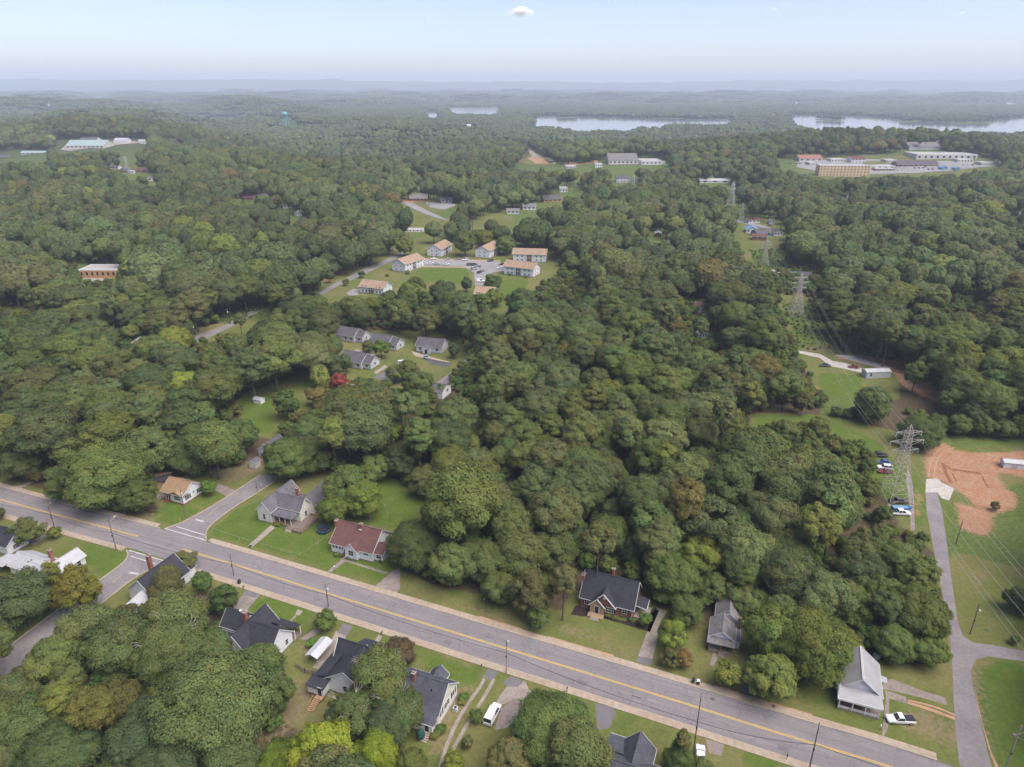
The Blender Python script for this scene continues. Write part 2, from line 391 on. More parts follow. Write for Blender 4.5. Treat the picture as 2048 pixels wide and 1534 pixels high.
def strip(name, pts, w, mat, z=.006, kind='structure', parent=None, h=0.0):
    """ribbon along a world polyline; h > 0 gives it a real height (kerbs, walks)"""
    P = [np.array(p[:2], float) for p in pts]; L = []; Rr = []
    for i, p in enumerate(P):
        d = P[min(i + 1, len(P) - 1)] - P[max(i - 1, 0)]; d /= np.linalg.norm(d); q = np.array((-d[1], d[0]))
        L.append(p + q * w / 2); Rr.append(p - q * w / 2)
    mb = MB()
    for i in range(len(P) - 1):
        a, b, c, d = L[i], L[i + 1], Rr[i + 1], Rr[i]
        if h: mb.slab([(*a, z + h), (*d, z + h), (*c, z + h), (*b, z + h)], h + z - .001)
        else: mb.add([(*a, z), (*d, z), (*c, z), (*b, z)], [(0, 1, 2, 3)])
    o = mb.obj(name, mat, parent)
    if not parent: o['kind'] = kind
    return o
def spx(*px): return [G(*p) for p in px]
def offset(pts, d):
    P = [np.array(p[:2], float) for p in pts]; out = []
    for i, p in enumerate(P):
        t = P[min(i + 1, len(P) - 1)] - P[max(i - 1, 0)]; t /= np.linalg.norm(t); out.append(tuple(p + np.array((-t[1], t[0])) * d))
    return out

# ------------------------------------------------------------------ the ground: one sheet out past the far ridge
GRASS = [
    [(0, 955), (110, 985), (150, 1010), (330, 1040), (300, 985), (345, 930), (470, 935), (560, 930), (640, 950), (780, 955), (850, 985), (850, 1090), (800, 1140), (870, 1172), (1000, 1195), (1130, 1225), (1140, 1180), (1300, 1200), (1400, 1250), (1480, 1240), (1640, 1330), (1680, 1300), (1860, 1330), (1872, 1110), (1800, 1052), (1770, 1000), (1742, 950), (1732, 905), (1640, 870), (1500, 858), (1500, 825), (1660, 830), (1860, 880), (2048, 860), (2100, 1600), (700, 1600), (560, 1420), (500, 1480), (480, 1600), (350, 1534), (470, 1330), (420, 1180), (200, 1250), (0, 1400), (-100, 1300), (-100, 950)],
    [(640, 560), (850, 470), (1110, 500), (1125, 545), (1060, 600), (1000, 640), (900, 600), (640, 620)],
    [(480, 790), (620, 740), (700, 740), (640, 800), (545, 880), (480, 860)],
    [(660, 660), (900, 660), (960, 700), (860, 790), (640, 760)],
    [(1550, 590), (1610, 590), (1680, 700), (1800, 740), (1800, 800), (1640, 790), (1580, 690)],
    [(800, 385), (930, 400), (900, 460), (810, 470)], [(930, 430), (1020, 415), (1030, 450), (940, 460)],
    [(1480, 430), (1560, 440), (1560, 520), (1500, 560), (1480, 500)],
    [(560, 660), (380, 690), (380, 660), (560, 620)],
    [(230, 330), (300, 330), (300, 350), (230, 350)], [(1600, 310), (1960, 300), (1960, 350), (1600, 350)],
]
LUSH = [
    [(415, 1070), (470, 1020), (560, 985), (640, 1040), (660, 1090), (800, 1090), (800, 1150), (760, 1165), (600, 1118), (520, 1095)],
    [(760, 950), (850, 985), (830, 1060), (740, 1050), (760, 1000)],
    [(480, 1195), (560, 1195), (640, 1215), (600, 1250), (520, 1240)],
    [(830, 1300), (960, 1340), (950, 1380), (870, 1355)],
    [(1960, 1330), (2048, 1320), (2100, 1534), (2000, 1534), (1960, 1420)],
    [(1640, 835), (1750, 880), (1860, 1000), (1840, 1060), (1780, 1010), (1700, 900)], [(1500, 830), (1640, 830), (1640, 860), (1520, 855)],
    [(480, 800), (545, 790), (545, 870), (490, 860)], [(600, 760), (650, 760), (620, 800)],
    [(840, 535), (940, 535), (935, 570), (820, 560)], [(1000, 560), (1060, 558), (1040, 600), (1000, 610)],
    [(330, 1000), (440, 975), (450, 990), (350, 1050), (300, 1040)], [(1640, 745), (1720, 750), (1730, 790), (1640, 790)],
    [(1490, 1480), (1570, 1510), (1560, 1534), (1490, 1534)], [(160, 1080), (250, 1110), (220, 1160), (170, 1120)],
]
DRY = [
    [(1100, 1260), (1300, 1335), (1290, 1320), (1130, 1240)], [(830, 1200), (1000, 1215), (1080, 1270), (900, 1215)],
    [(1780, 1460), (1900, 1500), (1880, 1400), (1800, 1420)], [(1640, 1440), (1680, 1450), (1560, 1400), (1600, 1390)],
    [(530, 1390), (620, 1340), (640, 1420), (560, 1480), (500, 1534), (400, 1534)], [(590, 1270), (680, 1290), (640, 1330), (590, 1310)],
    [(1230, 1470), (1360, 1510), (1330, 1534), (1260, 1490)], [(430, 930), (530, 910), (540, 940), (450, 970)],
    [(1890, 1480), (1930, 1300), (1960, 1330), (1990, 1534), (1960, 1534)],
    [(1600, 690), (1680, 690), (1680, 706), (1600, 706)], [(940, 545), (1000, 545), (1000, 560), (940, 560)], [(890, 1380), (960, 1350), (900, 1500), (840, 1534)],
    [(270, 1040), (330, 1050), (310, 1020), (280, 1010)], [(1940, 1140), (1990, 1120), (1960, 1200), (1940, 1230)],
]
CLAY = [
    [(1846, 889), (1885, 884), (1915, 900), (1960, 905), (2060, 900), (2060, 930), (2000, 948), (2010, 975), (2035, 985), (2040, 1015), (1990, 1030), (1937, 1003), (1911, 980), (1885, 965), (1878, 958), (1850, 958)],
    [(1985, 925), (2060, 905), (2060, 960), (2000, 945)], [(1905, 1000), (1990, 1030), (1980, 1080), (1920, 1060)], [(1780, 733), (1850, 738), (2048, 850), (2048, 868), (1930, 835), (1800, 770)],
    [(0, 607), (40, 607), (40, 613), (0, 613)], [(1910, 597), (1960, 597), (1965, 615), (1915, 615)], [(1545, 545), (1590, 545), (1590, 568), (1550, 566)],
    [(725, 690), (750, 678), (760, 690), (730, 700)], [(1700, 706), (1790, 720), (1830, 745), (1780, 735), (1700, 715)], [(1830, 960), (1846, 990), (1842, 1040), (1825, 1030)],
    [(1625, 775), (1640, 770), (1640, 790)], [(1040, 302), (1070, 300), (1110, 328), (1030, 325)], [(800, 395), (830, 398), (830, 412), (805, 408)],
    [(640, 552), (720, 520), (725, 528), (650, 566)], [(940, 488), (1000, 488), (1000, 497), (940, 497)],
]
BRUSH = [
    [(1880, 870), (2048, 870), (2048, 890), (1900, 895)], [(1905, 908), (1950, 912), (2000, 940), (1990, 948), (1930, 925)], [(2000, 980), (2048, 960), (2048, 1140), (1900, 1100), (1885, 990), (1990, 1080)],
    [(1940, 1330), (1965, 1340), (2010, 1534), (1985, 1534), (1950, 1420)], [(0, 614), (50, 612), (50, 650), (0, 650)], [(1560, 600), (1620, 610), (1680, 700), (1600, 700)],
    [(1640, 790), (1740, 790), (1720, 830), (1640, 830)], [(400, 640), (560, 600), (640, 590), (560, 620), (470, 650)], [(880, 400), (920, 410), (880, 450)], [(1380, 650), (1450, 670), (1420, 690), (1380, 680)],
    [(1500, 500), (1580, 500), (1570, 545), (1520, 560)], [(1850, 1000), (1870, 1000), (1900, 1110), (1890, 1130)],
]
def axis_lines(lo, hi, step, far_lo, far_hi, g):
    c = list(np.arange(lo, hi + .01, step)); s = step; v = hi
    while v < far_hi: s *= g; v += s; c.append(v)
    s = step; v = lo; a = []
    while v > far_lo: s *= g; v -= s; a.append(v)
    return np.array(sorted(a) + c)
gx = axis_lines(-170, 210, 1.6, -21000, 21000, 1.09)
gy = axis_lines(70, 300, 1.6, -260, 27000, 1.028)
GX, GY = np.meshgrid(gx, gy); GZ = hgt(GX, GY)
def lake_pt(u, v, near): return G(u, v, LAKE + (24 if near else 0))
def lake_ring(farpx, nearpx): return [lake_pt(u, v, False) for u, v in farpx] + [lake_pt(u, v, True) for u, v in nearpx]
lake_polys = [lake_ring([(1062, 231), (1110, 230), (1160, 232), (1240, 234.5), (1330, 236), (1400, 236.5), (1480, 236)], [(1470, 243), (1420, 242), (1360, 243), (1270, 252), (1190, 257), (1110, 251), (1050, 243)]),
              lake_ring([(1574, 229), (1640, 228.5), (1720, 231), (1790, 236), (1840, 241), (1900, 243), (1960, 241), (2005, 236), (2048, 231), (2300, 231)], [(2300, 260), (2048, 259), (1950, 258), (1870, 268), (1760, 264), (1650, 258), (1600, 249), (1572, 240)]),
              lake_ring([(843, 222), (884, 223)], [(888, 234), (846, 235)]), lake_ring([(884, 211), (925, 213.5), (1004, 212)], [(1006, 222), (970, 225), (900, 222)])]
inl = np.zeros(GX.shape, bool)
for lp in lake_polys: inl |= pip(GX, GY, lp)
GZ = np.where(inl, np.minimum(GZ, LAKE - 1.5), np.where((GX > -900) & (GY > 1700) & (GY < 5200), np.maximum(GZ, LAKE + .8), GZ))
n_y, n_x = GX.shape
me = bpy.data.meshes.new('ground')
vv = np.stack([GX, GY, GZ], -1).reshape(-1, 3)
ii = np.arange(n_y * n_x).reshape(n_y, n_x)
q = np.stack([ii[:-1, :-1], ii[:-1, 1:], ii[1:, 1:], ii[1:, :-1]], -1).reshape(-1, 4)
me.vertices.add(len(vv)); me.vertices.foreach_set('co', vv.ravel().astype(np.float32))
me.loops.add(q.size); me.loops.foreach_set('vertex_index', q.ravel().astype(np.int32))
me.polygons.add(len(q)); me.polygons.foreach_set('loop_start', np.arange(0, q.size, 4, dtype=np.int32)); me.polygons.foreach_set('loop_total', np.full(len(q), 4, np.int32))
me.update(); me.validate()
fwd = np.maximum(GY * cp - (GZ - H) * sp, 1.); PU = 1024 + F * GX / fwd; PV = 767 - F * (GY * sp + (GZ - H) * cp) / fwd
def blur(a, k):
    for _ in range(k):
        b = a.copy(); b[1:-1, 1:-1] = (a[1:-1, 1:-1] * 2 + a[:-2, 1:-1] + a[2:, 1:-1] + a[1:-1, :-2] + a[1:-1, 2:]) / 6; a = b
    return a
def cover(polys, k=1):
    c = np.zeros(GX.shape)
    for p in polys: c = np.maximum(c, pip(PU, PV, p).astype(float))
    return blur(c, k)
gr_ = cover(GRASS, 2)
wood_ = (1 - gr_) * (1 - ss(330, 560, GY))
for nm, arr in (('wood', wood_), ('lush', cover(LUSH, 2)), ('dry', cover(DRY, 2) * .62), ('clay', cover(CLAY, 2) * .82), ('brush', np.maximum(cover(BRUSH, 1), (1 - gr_) * ss(330, 560, GY) * .9)), ('far', ss(900, 1700, GY))):
    a = me.attributes.new(nm, 'FLOAT', 'POINT'); a.data.foreach_set('value', arr.ravel().astype(np.float32))
me.materials.append(M('ground')); me.polygons.foreach_set('use_smooth', [True] * len(me.polygons))
ground = bpy.data.objects.new('ground', me); COL.objects.link(ground); ground['kind'] = 'structure'

for lp in lake_polys: o = triangulated('lake', lp, 'water', LAKE); o['kind'] = 'structure'
# wooded islands in the lake: low mounds
ISLANDS = []
for (u, v, wpx, dm) in [(1131, 234.5, 20, 60), (1660, 240, 22, 80), (1890, 243, 78, 150), (1337, 236, 28, 70)]:
    x, y = G(u, v, LAKE); hw = wpx * math.hypot(y, H) / F
    mb = MB(); n = 20; ring = []
    for k, (rr, z) in enumerate([(1, -.6), (.96, .8), (.55, 2.4), (.05, 3.2)]):
        for i in range(n):
            a = 2 * pi * i / n; j = 1 + .12 * sin(3 * a + u) + .07 * sin(5 * a + v)
            mb.v.append((x + hw * rr * j * cos(a), y + dm * rr * j * sin(a), LAKE + z))
    for k in range(3):
        for i in range(n): mb.f.append((k * n + i, k * n + (i + 1) % n, (k + 1) * n + (i + 1) % n, (k + 1) * n + i))
    mb.f.append(tuple(3 * n + i for i in range(n)))
    o = mb.obj('island', 'brush', None, True); o['kind'] = 'structure'
    ISLANDS.append((x, y, hw, dm))

# ------------------------------------------------------------------ roads, walks, drives
UP = spx((-160, 936), (0, 982), (122, 1017), (200, 1036), (327, 1056), (412, 1081), (511, 1107), (650, 1146), (750, 1177), (911, 1227), (1050, 1270), (1250, 1332), (1311, 1349), (1515, 1404), (1611, 1441), (1696, 1466), (1886, 1522)) + [(95, 89.5)]
YEL = spx((-160, 951), (0, 1000), (280, 1073), (365, 1098), (511, 1142), (911, 1266), (1311, 1388), (1611, 1483), (1790, 1535)) + [(92, 85)]
def smooth_line(p, k=2):
    for _ in range(k):
        o = [p[0]]
        for a, b in zip(p, p[1:]): o += [tuple(.75 * np.array(a) + .25 * np.array(b)), tuple(.25 * np.array(a) + .75 * np.array(b))]
        p = o + [p[-1]]
    return p
CL = smooth_line(YEL)
HALF = 5.15
strip('main_road', CL, HALF * 2, 'asphalt', .008)
def cut(line, *gaps):                        # pieces of a line outside the x ranges of the side streets
    out = [[]]
    dense = []
    for a, b in zip(line, line[1:]):
        m = max(1, int(math.dist(a, b) / 1.2))
        dense += [tuple(np.array(a) + (np.array(b) - np.array(a)) * i / m) for i in range(m)]
    for p in dense + [line[-1]]:
        if any(g0 < p[0] < g1 for g0, g1 in gaps):
            if out[-1]: out.append([])
        else: out[-1].append(p)
    return [o_ for o_ in out if len(o_) > 1]
gN = (G(322, 1055)[0], G(417, 1081)[0]); gS = (G(250, 1100)[0], G(345, 1128)[0]); gE = (G(1880, 1515)[0] , G(1990, 1534)[0])
for seg in cut(offset(CL, HALF + .15), gN, gE): strip('kerb', seg, .3, 'kerb', .004, h=.13)
for seg in cut(offset(CL, HALF + 1.05), gN, gE): strip('sidewalk', seg, 1.5, 'sidewalk', .004, h=.115)
for x0_, x1_ in ((-8, 3), (8, 24), (43, 62)):
    for seg in cut(offset(CL, HALF + 2.05), (-900, x0_), (x1_, 900)): strip('verge_sand', seg, .5, 'clay', .005)
for seg in cut(offset(CL, -HALF - .15), gS): strip('kerb', seg, .3, 'kerb', .004, h=.13)
for seg in cut(offset(CL, -HALF - 1.05), gS): strip('sidewalk', seg, 1.5, 'sidewalk', .004, h=.115)
# yellow centre lines, broken at the crossing
for d in (-.16, .16):
    for seg in cut(offset(CL, d), (G(282, 1073)[0], G(362, 1097)[0])): strip('road_marking', seg, .19, 'yellow_paint', .014)
for d in (-2.4, 2.2): # sealed seams along the lanes
    for seg in cut(offset(CL, d), (G(262, 1073)[0], G(300, 1097)[0]), (40, 52)): strip('seam', seg, .07, 'asphalt_patch', .012)
# side street to the north, the street to the south, the lane on the right
sheet('side_street', [(327, 1056), (350, 1050), (372, 1040), (430, 1008), (483, 974), (520, 950), (545, 951), (556, 955), (520, 982), (470, 1012), (432, 1040), (416, 1055), (411, 1068), (413, 1082), (398, 1084), (340, 1066)], 'asphalt_lane', .004)
for px in ([(332, 1056.5), (352, 1050), (375, 1040), (432, 1008), (485, 973), (520, 950)], [(413, 1081), (411, 1068), (416, 1056), (433, 1040), (471, 1012), (521, 982), (552, 960)]):
    strip('kerb', smooth_line(spx(*px)), .3, 'kerb', .004, h=.13)
sheet('south_street', [(252, 1099), (345, 1127), (318, 1133), (296, 1140), (262, 1160), (226, 1188), (170, 1232), (80, 1300), (0, 1372), (-60, 1420), (-90, 1380), (0, 1308), (80, 1246), (165, 1185), (220, 1145), (248, 1125), (256, 1112)], 'asphalt_lane', .004)
for px in ([(253, 1100), (257, 1110), (249, 1124), (222, 1144), (166, 1184), (80, 1245), (0, 1307)], [(340, 1127), (316, 1133), (296, 1140), (262, 1160), (226, 1189), (170, 1233), (80, 1301), (0, 1373)]):
    strip('kerb', smooth_line(spx(*px)), .3, 'kerb', .004, h=.13)
sheet('lane', [(1919, 1531), (1990, 1554), (1975, 1505), (1957, 1420), (1945, 1370), (1942, 1340), (1950, 1320), (1975, 1313), (2060, 1324), (2140, 1334), (2140, 1305), (2048, 1302), (1985, 1290), (1945, 1285), (1925, 1270), (1915, 1240), (1902, 1150), (1893, 1080), (1884, 1020), (1874, 984), (1851, 984), (1853, 1020), (1864, 1080), (1876, 1150), (1890, 1210), (1900, 1280), (1905, 1340), (1907, 1400), (1912, 1470)], 'asphalt_lane', .004)
sheet('rock_entrance', [(1852, 958), (1875, 957), (1885, 966), (1908, 977), (1904, 988), (1898, 1001), (1884, 997), (1875, 985), (1851, 985)], 'white_rock', .012)
# crossing lines and stop bars
def mark(a, b, w): strip('crossing_line', spx(a, b), w, 'white_paint', .016)
mark((330, 1057), (413, 1081), .32); mark((353, 1053), (409, 1070), .32)
mark((258, 1100.5), (340, 1125), .32); mark((261, 1112), (312, 1128), .32)
mark((391, 1039), (407, 1043), .62); mark((258, 1145), (277, 1148), .62)
for a, b in (((415, 1030), (440, 1012)), ((240, 1152), (225, 1165))): strip('lane_line', spx(a, b), .12, 'yellow_paint', .014)
# inlets, covers, dark repairs in the roadway
def disc(name, px, r, mat, z=.02):
    x, y = G(*px); mb = MB(); mb.lathe([(r, 0), (r, .02), (r * .8, .028)], 14); o = mb.obj(name, mat); o.location = (x, y, z); return o
for k, (px, w) in enumerate([((1425, 1398), 'beside the trash bins'), ((412, 1078), 'at the side street'), ((605, 1265), 'in the lawn by the round shrub')]):
    tag(disc('manhole_cover', px, .45, 'iron'), 'round rusty manhole cover ' + w, 'manhole cover')
strip('storm_inlet', spx((1521, 1402), (1578, 1428)), .5, 'tar', .016)
tag(disc('manhole_cover', (1547, 1413), .45, 'iron', .125), 'round rusty manhole cover over the long kerb inlet', 'manhole cover')
for px in ((232, 1063), (1273, 1394)):
    x, y = G(*px); strip('road_repair', [(x - .9, y + .4), (x + .9, y - .35)], .28, 'tar', .017)
for px in ((895, 1285), (1164, 1366), (1566, 1497)):
    x, y = G(*px); strip('road_patch', [(x - .9, y + .4), (x + .9, y - .35)], 1.3, 'asphalt_patch', .012)
# drives and walks
def drive(name, px, mat='concrete', z=.006): return sheet(name, px, mat, z)
drive('driveway', [(745, 1177), (787, 1140), (800, 1138), (800, 1178), (790, 1187), (770, 1184)], 'concrete_old')
drive('driveway', [(1272, 1323), (1296, 1258), (1300, 1230), (1315, 1216), (1335, 1222), (1318, 1250), (1312, 1290), (1301, 1332)], 'gravel')
drive('driveway', [(1272, 1323), (1276, 1312), (1305, 1318), (1301, 1332)], 'asphalt_patch', .010)
drive('driveway', [(467, 1212), (490, 1183), (520, 1189), (494, 1220), (470, 1240), (450, 1235)], 'concrete_old')
drive('driveway', [(490, 1184), (500, 1176), (522, 1184), (512, 1196), (487, 1189)], 'asphalt_patch', .010)
drive('driveway', [(660, 1285), (672, 1262), (690, 1264), (692, 1276), (672, 1305), (640, 1340), (625, 1335)], 'gravel')
drive('driveway', [(676, 1265), (685, 1246), (706, 1252), (693, 1272)], 'asphalt_patch', .010)
drive('walk', [(648, 1255), (656, 1254), (630, 1270), (612, 1280), (600, 1278), (625, 1260)], 'concrete_old')
drive('walk', [(595, 1219), (606, 1222), (599, 1231), (590, 1229)], 'concrete')
drive('walk', [(590, 1230), (594, 1232), (581, 1245), (577, 1243)], 'concrete_old')
drive('walk', [(744, 1290), (757, 1269), (765, 1272), (752, 1293)], 'concrete')
for px in ([(971, 1352), (962, 1372), (940, 1400), (915, 1440), (893, 1490), (880, 1534)], [(988, 1357), (974, 1385), (955, 1415)], [(941, 1437), (925, 1465), (905, 1500)]):
    strip('wheel_track', smooth_line(spx(*px)), .75, 'gravel', .006)
drive('driveway', [(975, 1337), (997, 1344), (984, 1360), (967, 1357)], 'asphalt_patch', .010)
drive('driveway', [(1022, 1352), (1046, 1361), (1036, 1374), (1014, 1372), (1006, 1365)], 'asphalt_patch', .012)
drive('driveway', [(1014, 1373), (1037, 1373), (1050, 1360), (1058, 1380), (1075, 1392), (1090, 1396), (1060, 1402), (1028, 1398), (1010, 1408), (990, 1410), (1002, 1388)], 'gravel', .008)
drive('parking_pad', [(1026, 1398), (1060, 1408), (1056, 1425), (1040, 1442), (1014, 1455), (990, 1460), (1000, 1420)], 'concrete_old', .012)
drive('driveway', [(1190, 1406), (1225, 1415), (1232, 1424), (1220, 1455), (1195, 1460)], 'asphalt_patch', .012)
drive('driveway', [(1411, 1478), (1448, 1488), (1443, 1512), (1418, 1506)], 'concrete_old', .010)
drive('walk', [(653, 1144), (680, 1122), (683, 1113), (691, 1113), (690, 1124), (662, 1144)], 'concrete_old')
drive('walk', [(686, 1121), (690, 1119), (776, 1145), (772, 1149)], 'concrete_old', .010)
drive('walk', [(495, 1092), (541, 1051), (551, 1055), (503, 1095)], 'concrete')
drive('driveway', [(418, 975), (437, 966), (470, 980), (455, 993)], 'concrete_old')
drive('driveway', [(272, 1023), (300, 996), (325, 984), (340, 985), (300, 1012), (276, 1028)], 'concrete_old')
drive('driveway', [(360, 955), (395, 940), (397, 948), (372, 962), (345, 960)], 'concrete_old')
drive('walk', [(1419, 1329), (1428, 1300), (1436, 1300), (1434, 1318), (1428, 1332)], 'concrete_old')
drive('driveway', [(1480, 1378), (1500, 1368), (1530, 1386), (1520, 1396), (1500, 1392)], 'asphalt_patch', .012)
drive('driveway', [(1765, 1360), (1785, 1358), (1840, 1380), (1890, 1395), (1895, 1410), (1860, 1400), (1790, 1382), (1768, 1378)], 'concrete_old')
drive('walk', [(1770, 1380), (1812, 1394), (1815, 1408), (1772, 1395)], 'concrete_old', .010)
drive('walk', [(1772, 1395), (1779, 1396), (1776, 1455), (1768, 1472), (1764, 1470)], 'concrete_old', .012)
strip('wheel_track', smooth_line(spx((1815, 1405), (1850, 1415), (1910, 1437))), .8, 'clay', .006)
strip('wheel_track', smooth_line(spx((1816, 1400), (1870, 1413), (1910, 1430))), .5, 'clay', .006)
drive('verge_sand', [(1990, 1534), (1975, 1490), (1957, 1420), (1949, 1380), (1954, 1400), (1966, 1450), (1985, 1510), (1998, 1534)], 'clay', .005)
drive('planting_bed', [(1141, 1229), (1150, 1212), (1160, 1210), (1183, 1221), (1205, 1230), (1240, 1240), (1266, 1244), (1276, 1240), (1310, 1215), (1318, 1222), (1300, 1264), (1240, 1246), (1185, 1231), (1165, 1233)], 'mulch', .006)
drive('dirt_drive', [(0, 976), (45, 970), (75, 945), (105, 935), (98, 945), (60, 968), (35, 980), (0, 985)], 'concrete_old', .005)
drive('walk', [(58, 1085), (85, 1068), (95, 1072), (70, 1090)], 'concrete_old')
drive('dirt_track', [(1815, 930), (1824, 960), (1828, 1000), (1830, 1060), (1822, 1060), (1818, 1000), (1812, 960)], 'concrete_old', .005)
drive('trench', [(1903, 947), (1906, 946), (1914, 963), (1912, 965)], 'clay_dark', .006)
drive('trench', [(1962, 953), (1965, 951), (1977, 974), (1975, 976)], 'clay_dark', .006)
drive('trench', [(1882, 925), (1890, 928), (1895, 945), (1906, 966), (1898, 965), (1888, 945)], 'clay_dark', .005)
drive('trench', [(1885, 926), (1900, 936), (1960, 945), (1965, 950), (1900, 940)], 'clay_dark', .005)
# gravel drive and lots further out
def far(name, px, mat, z=.12): return sheet(name, px, mat, z, True)
far('gravel_drive', [(1596, 701), (1640, 708), (1665, 722), (1690, 726), (1740, 742), (1735, 748), (1690, 738), (1660, 732), (1640, 716), (1596, 706)], 'white_rock', .03)
far('gravel_drive', [(1670, 710), (1700, 710), (1785, 735), (1770, 738), (1700, 720)], 'white_rock', .03)
far('street', [(636, 586), (655, 574), (720, 541), (770, 520), (800, 503), (812, 507), (780, 524), (725, 551), (670, 575), (640, 592)], 'asphalt_lane', .03)
far('street', [(380, 680), (400, 668), (450, 650), (500, 622), (520, 622), (470, 650), (420, 674), (395, 684)], 'asphalt_lane', .03)
far('street', [(1088, 583), (1112, 565), (1135, 552), (1142, 556), (1122, 570), (1108, 585)], 'asphalt_lane', .03)
far('street', [(850, 782), (880, 760), (915, 735), (935, 712), (948, 703), (955, 712), (940, 735), (905, 765), (880, 786)], 'asphalt_lane', .03)
far('cottage_lot', [(846, 715), (878, 722), (905, 727), (892, 735), (860, 728)], 'asphalt_dark', .05)
far('cottage_lot', [(745, 755), (800, 730), (840, 740), (840, 760), (780, 765)], 'asphalt_patch', .03)
far('walk', [(822, 702), (862, 714), (900, 724), (890, 726), (830, 712)], 'sidewalk', .05)
far('walk', [(712, 698), (745, 706), (752, 712), (708, 702)], 'concrete', .05)
far('walk', [(748, 744), (770, 730), (775, 734), (752, 749)], 'concrete', .05)
far('apartment_lot', [(838, 520), (870, 517), (960, 520), (1000, 524), (1010, 530), (1010, 542), (985, 545), (970, 560), (965, 572), (950, 570), (948, 545), (925, 533), (880, 531), (845, 532)], 'lot', .03)
far('apartment_lot', [(692, 586), (705, 578), (720, 578), (715, 590), (700, 592)], 'lot', .03)
far('walk', [(838, 517), (1000, 521), (1000, 523), (838, 520)], 'sidewalk', .05)
far('walk', [(845, 532), (950, 534), (950, 536), (845, 534)], 'sidewalk', .05)
far('school_yard', [(165, 553), (222, 550), (226, 562), (200, 568), (170, 565)], 'concrete', .03)
far('far_road', [(800, 402), (830, 408), (862, 425), (890, 437), (895, 442), (850, 428), (815, 412)], 'lot')
far('far_drive', [(850, 405), (900, 405), (912, 410), (890, 420), (860, 415)], 'lot')
far('far_road', [(1440, 432), (1480, 440), (1540, 455), (1545, 460), (1490, 448), (1440, 438)], 'lot')
far('far_drive', [(1540, 540), (1560, 540), (1600, 550), (1580, 552), (1545, 546)], 'white_rock')
far('hill_field', [(1042, 326), (1062, 304), (1072, 312), (1108, 330), (1060, 331)], 'lawn_far', .4)
far('hill_clay', [(1052, 318), (1066, 310), (1098, 328), (1070, 328)], 'clay', .6)
far('hill_track', [(1054, 296), (1060, 297), (1080, 312), (1112, 326), (1108, 330), (1075, 316)], 'gravel', .8)
far('clay_bank', [(1128, 327), (1195, 320), (1196, 326), (1150, 331), (1128, 332)], 'clay', .5)
far('shopping_lot', [(1588, 325), (1660, 320), (1700, 322), (1860, 330), (1990, 326), (2000, 332), (1900, 340), (1830, 347), (1740, 346), (1730, 338), (1640, 336)], 'lot', .4)
far('shopping_lot', [(1600, 322), (1700, 317), (1830, 322), (1990, 323), (2003, 330), (1900, 342), (1740, 349), (1645, 345), (1592, 334)], 'lot', .28)
far('shopping_lawn', [(1724, 324), (1770, 322), (1780, 328), (1730, 330)], 'lawn_far', .7)
far('shopping_lawn', [(1948, 326), (1990, 328), (1990, 332), (1945, 330)], 'lawn_far', .7)
far('school_lot', [(120, 300), (130, 292), (170, 286), (270, 283), (285, 286), (200, 294), (140, 302)], 'concrete', .4)
far('far_lot', [(1210, 324), (1330, 322), (1330, 329), (1220, 330)], 'lot', .4)

# ruts worn into the clay lot
for px in ([(1862, 955), (1866, 925), (1880, 900), (1905, 893)], [(1885, 970), (1930, 985), (1990, 1005), (2030, 1012)]):
    for d in (-.8, .8): strip('wheel_track', offset(smooth_line(spx(*px)), d), .4, 'clay', .005)
for px in ([(1668, 712), (1720, 722), (1800, 742), (1840, 752)], [(1675, 716), (1730, 727), (1800, 750)]): strip('wheel_track', smooth_line(spx(*px)), 1.3, 'clay', .02)

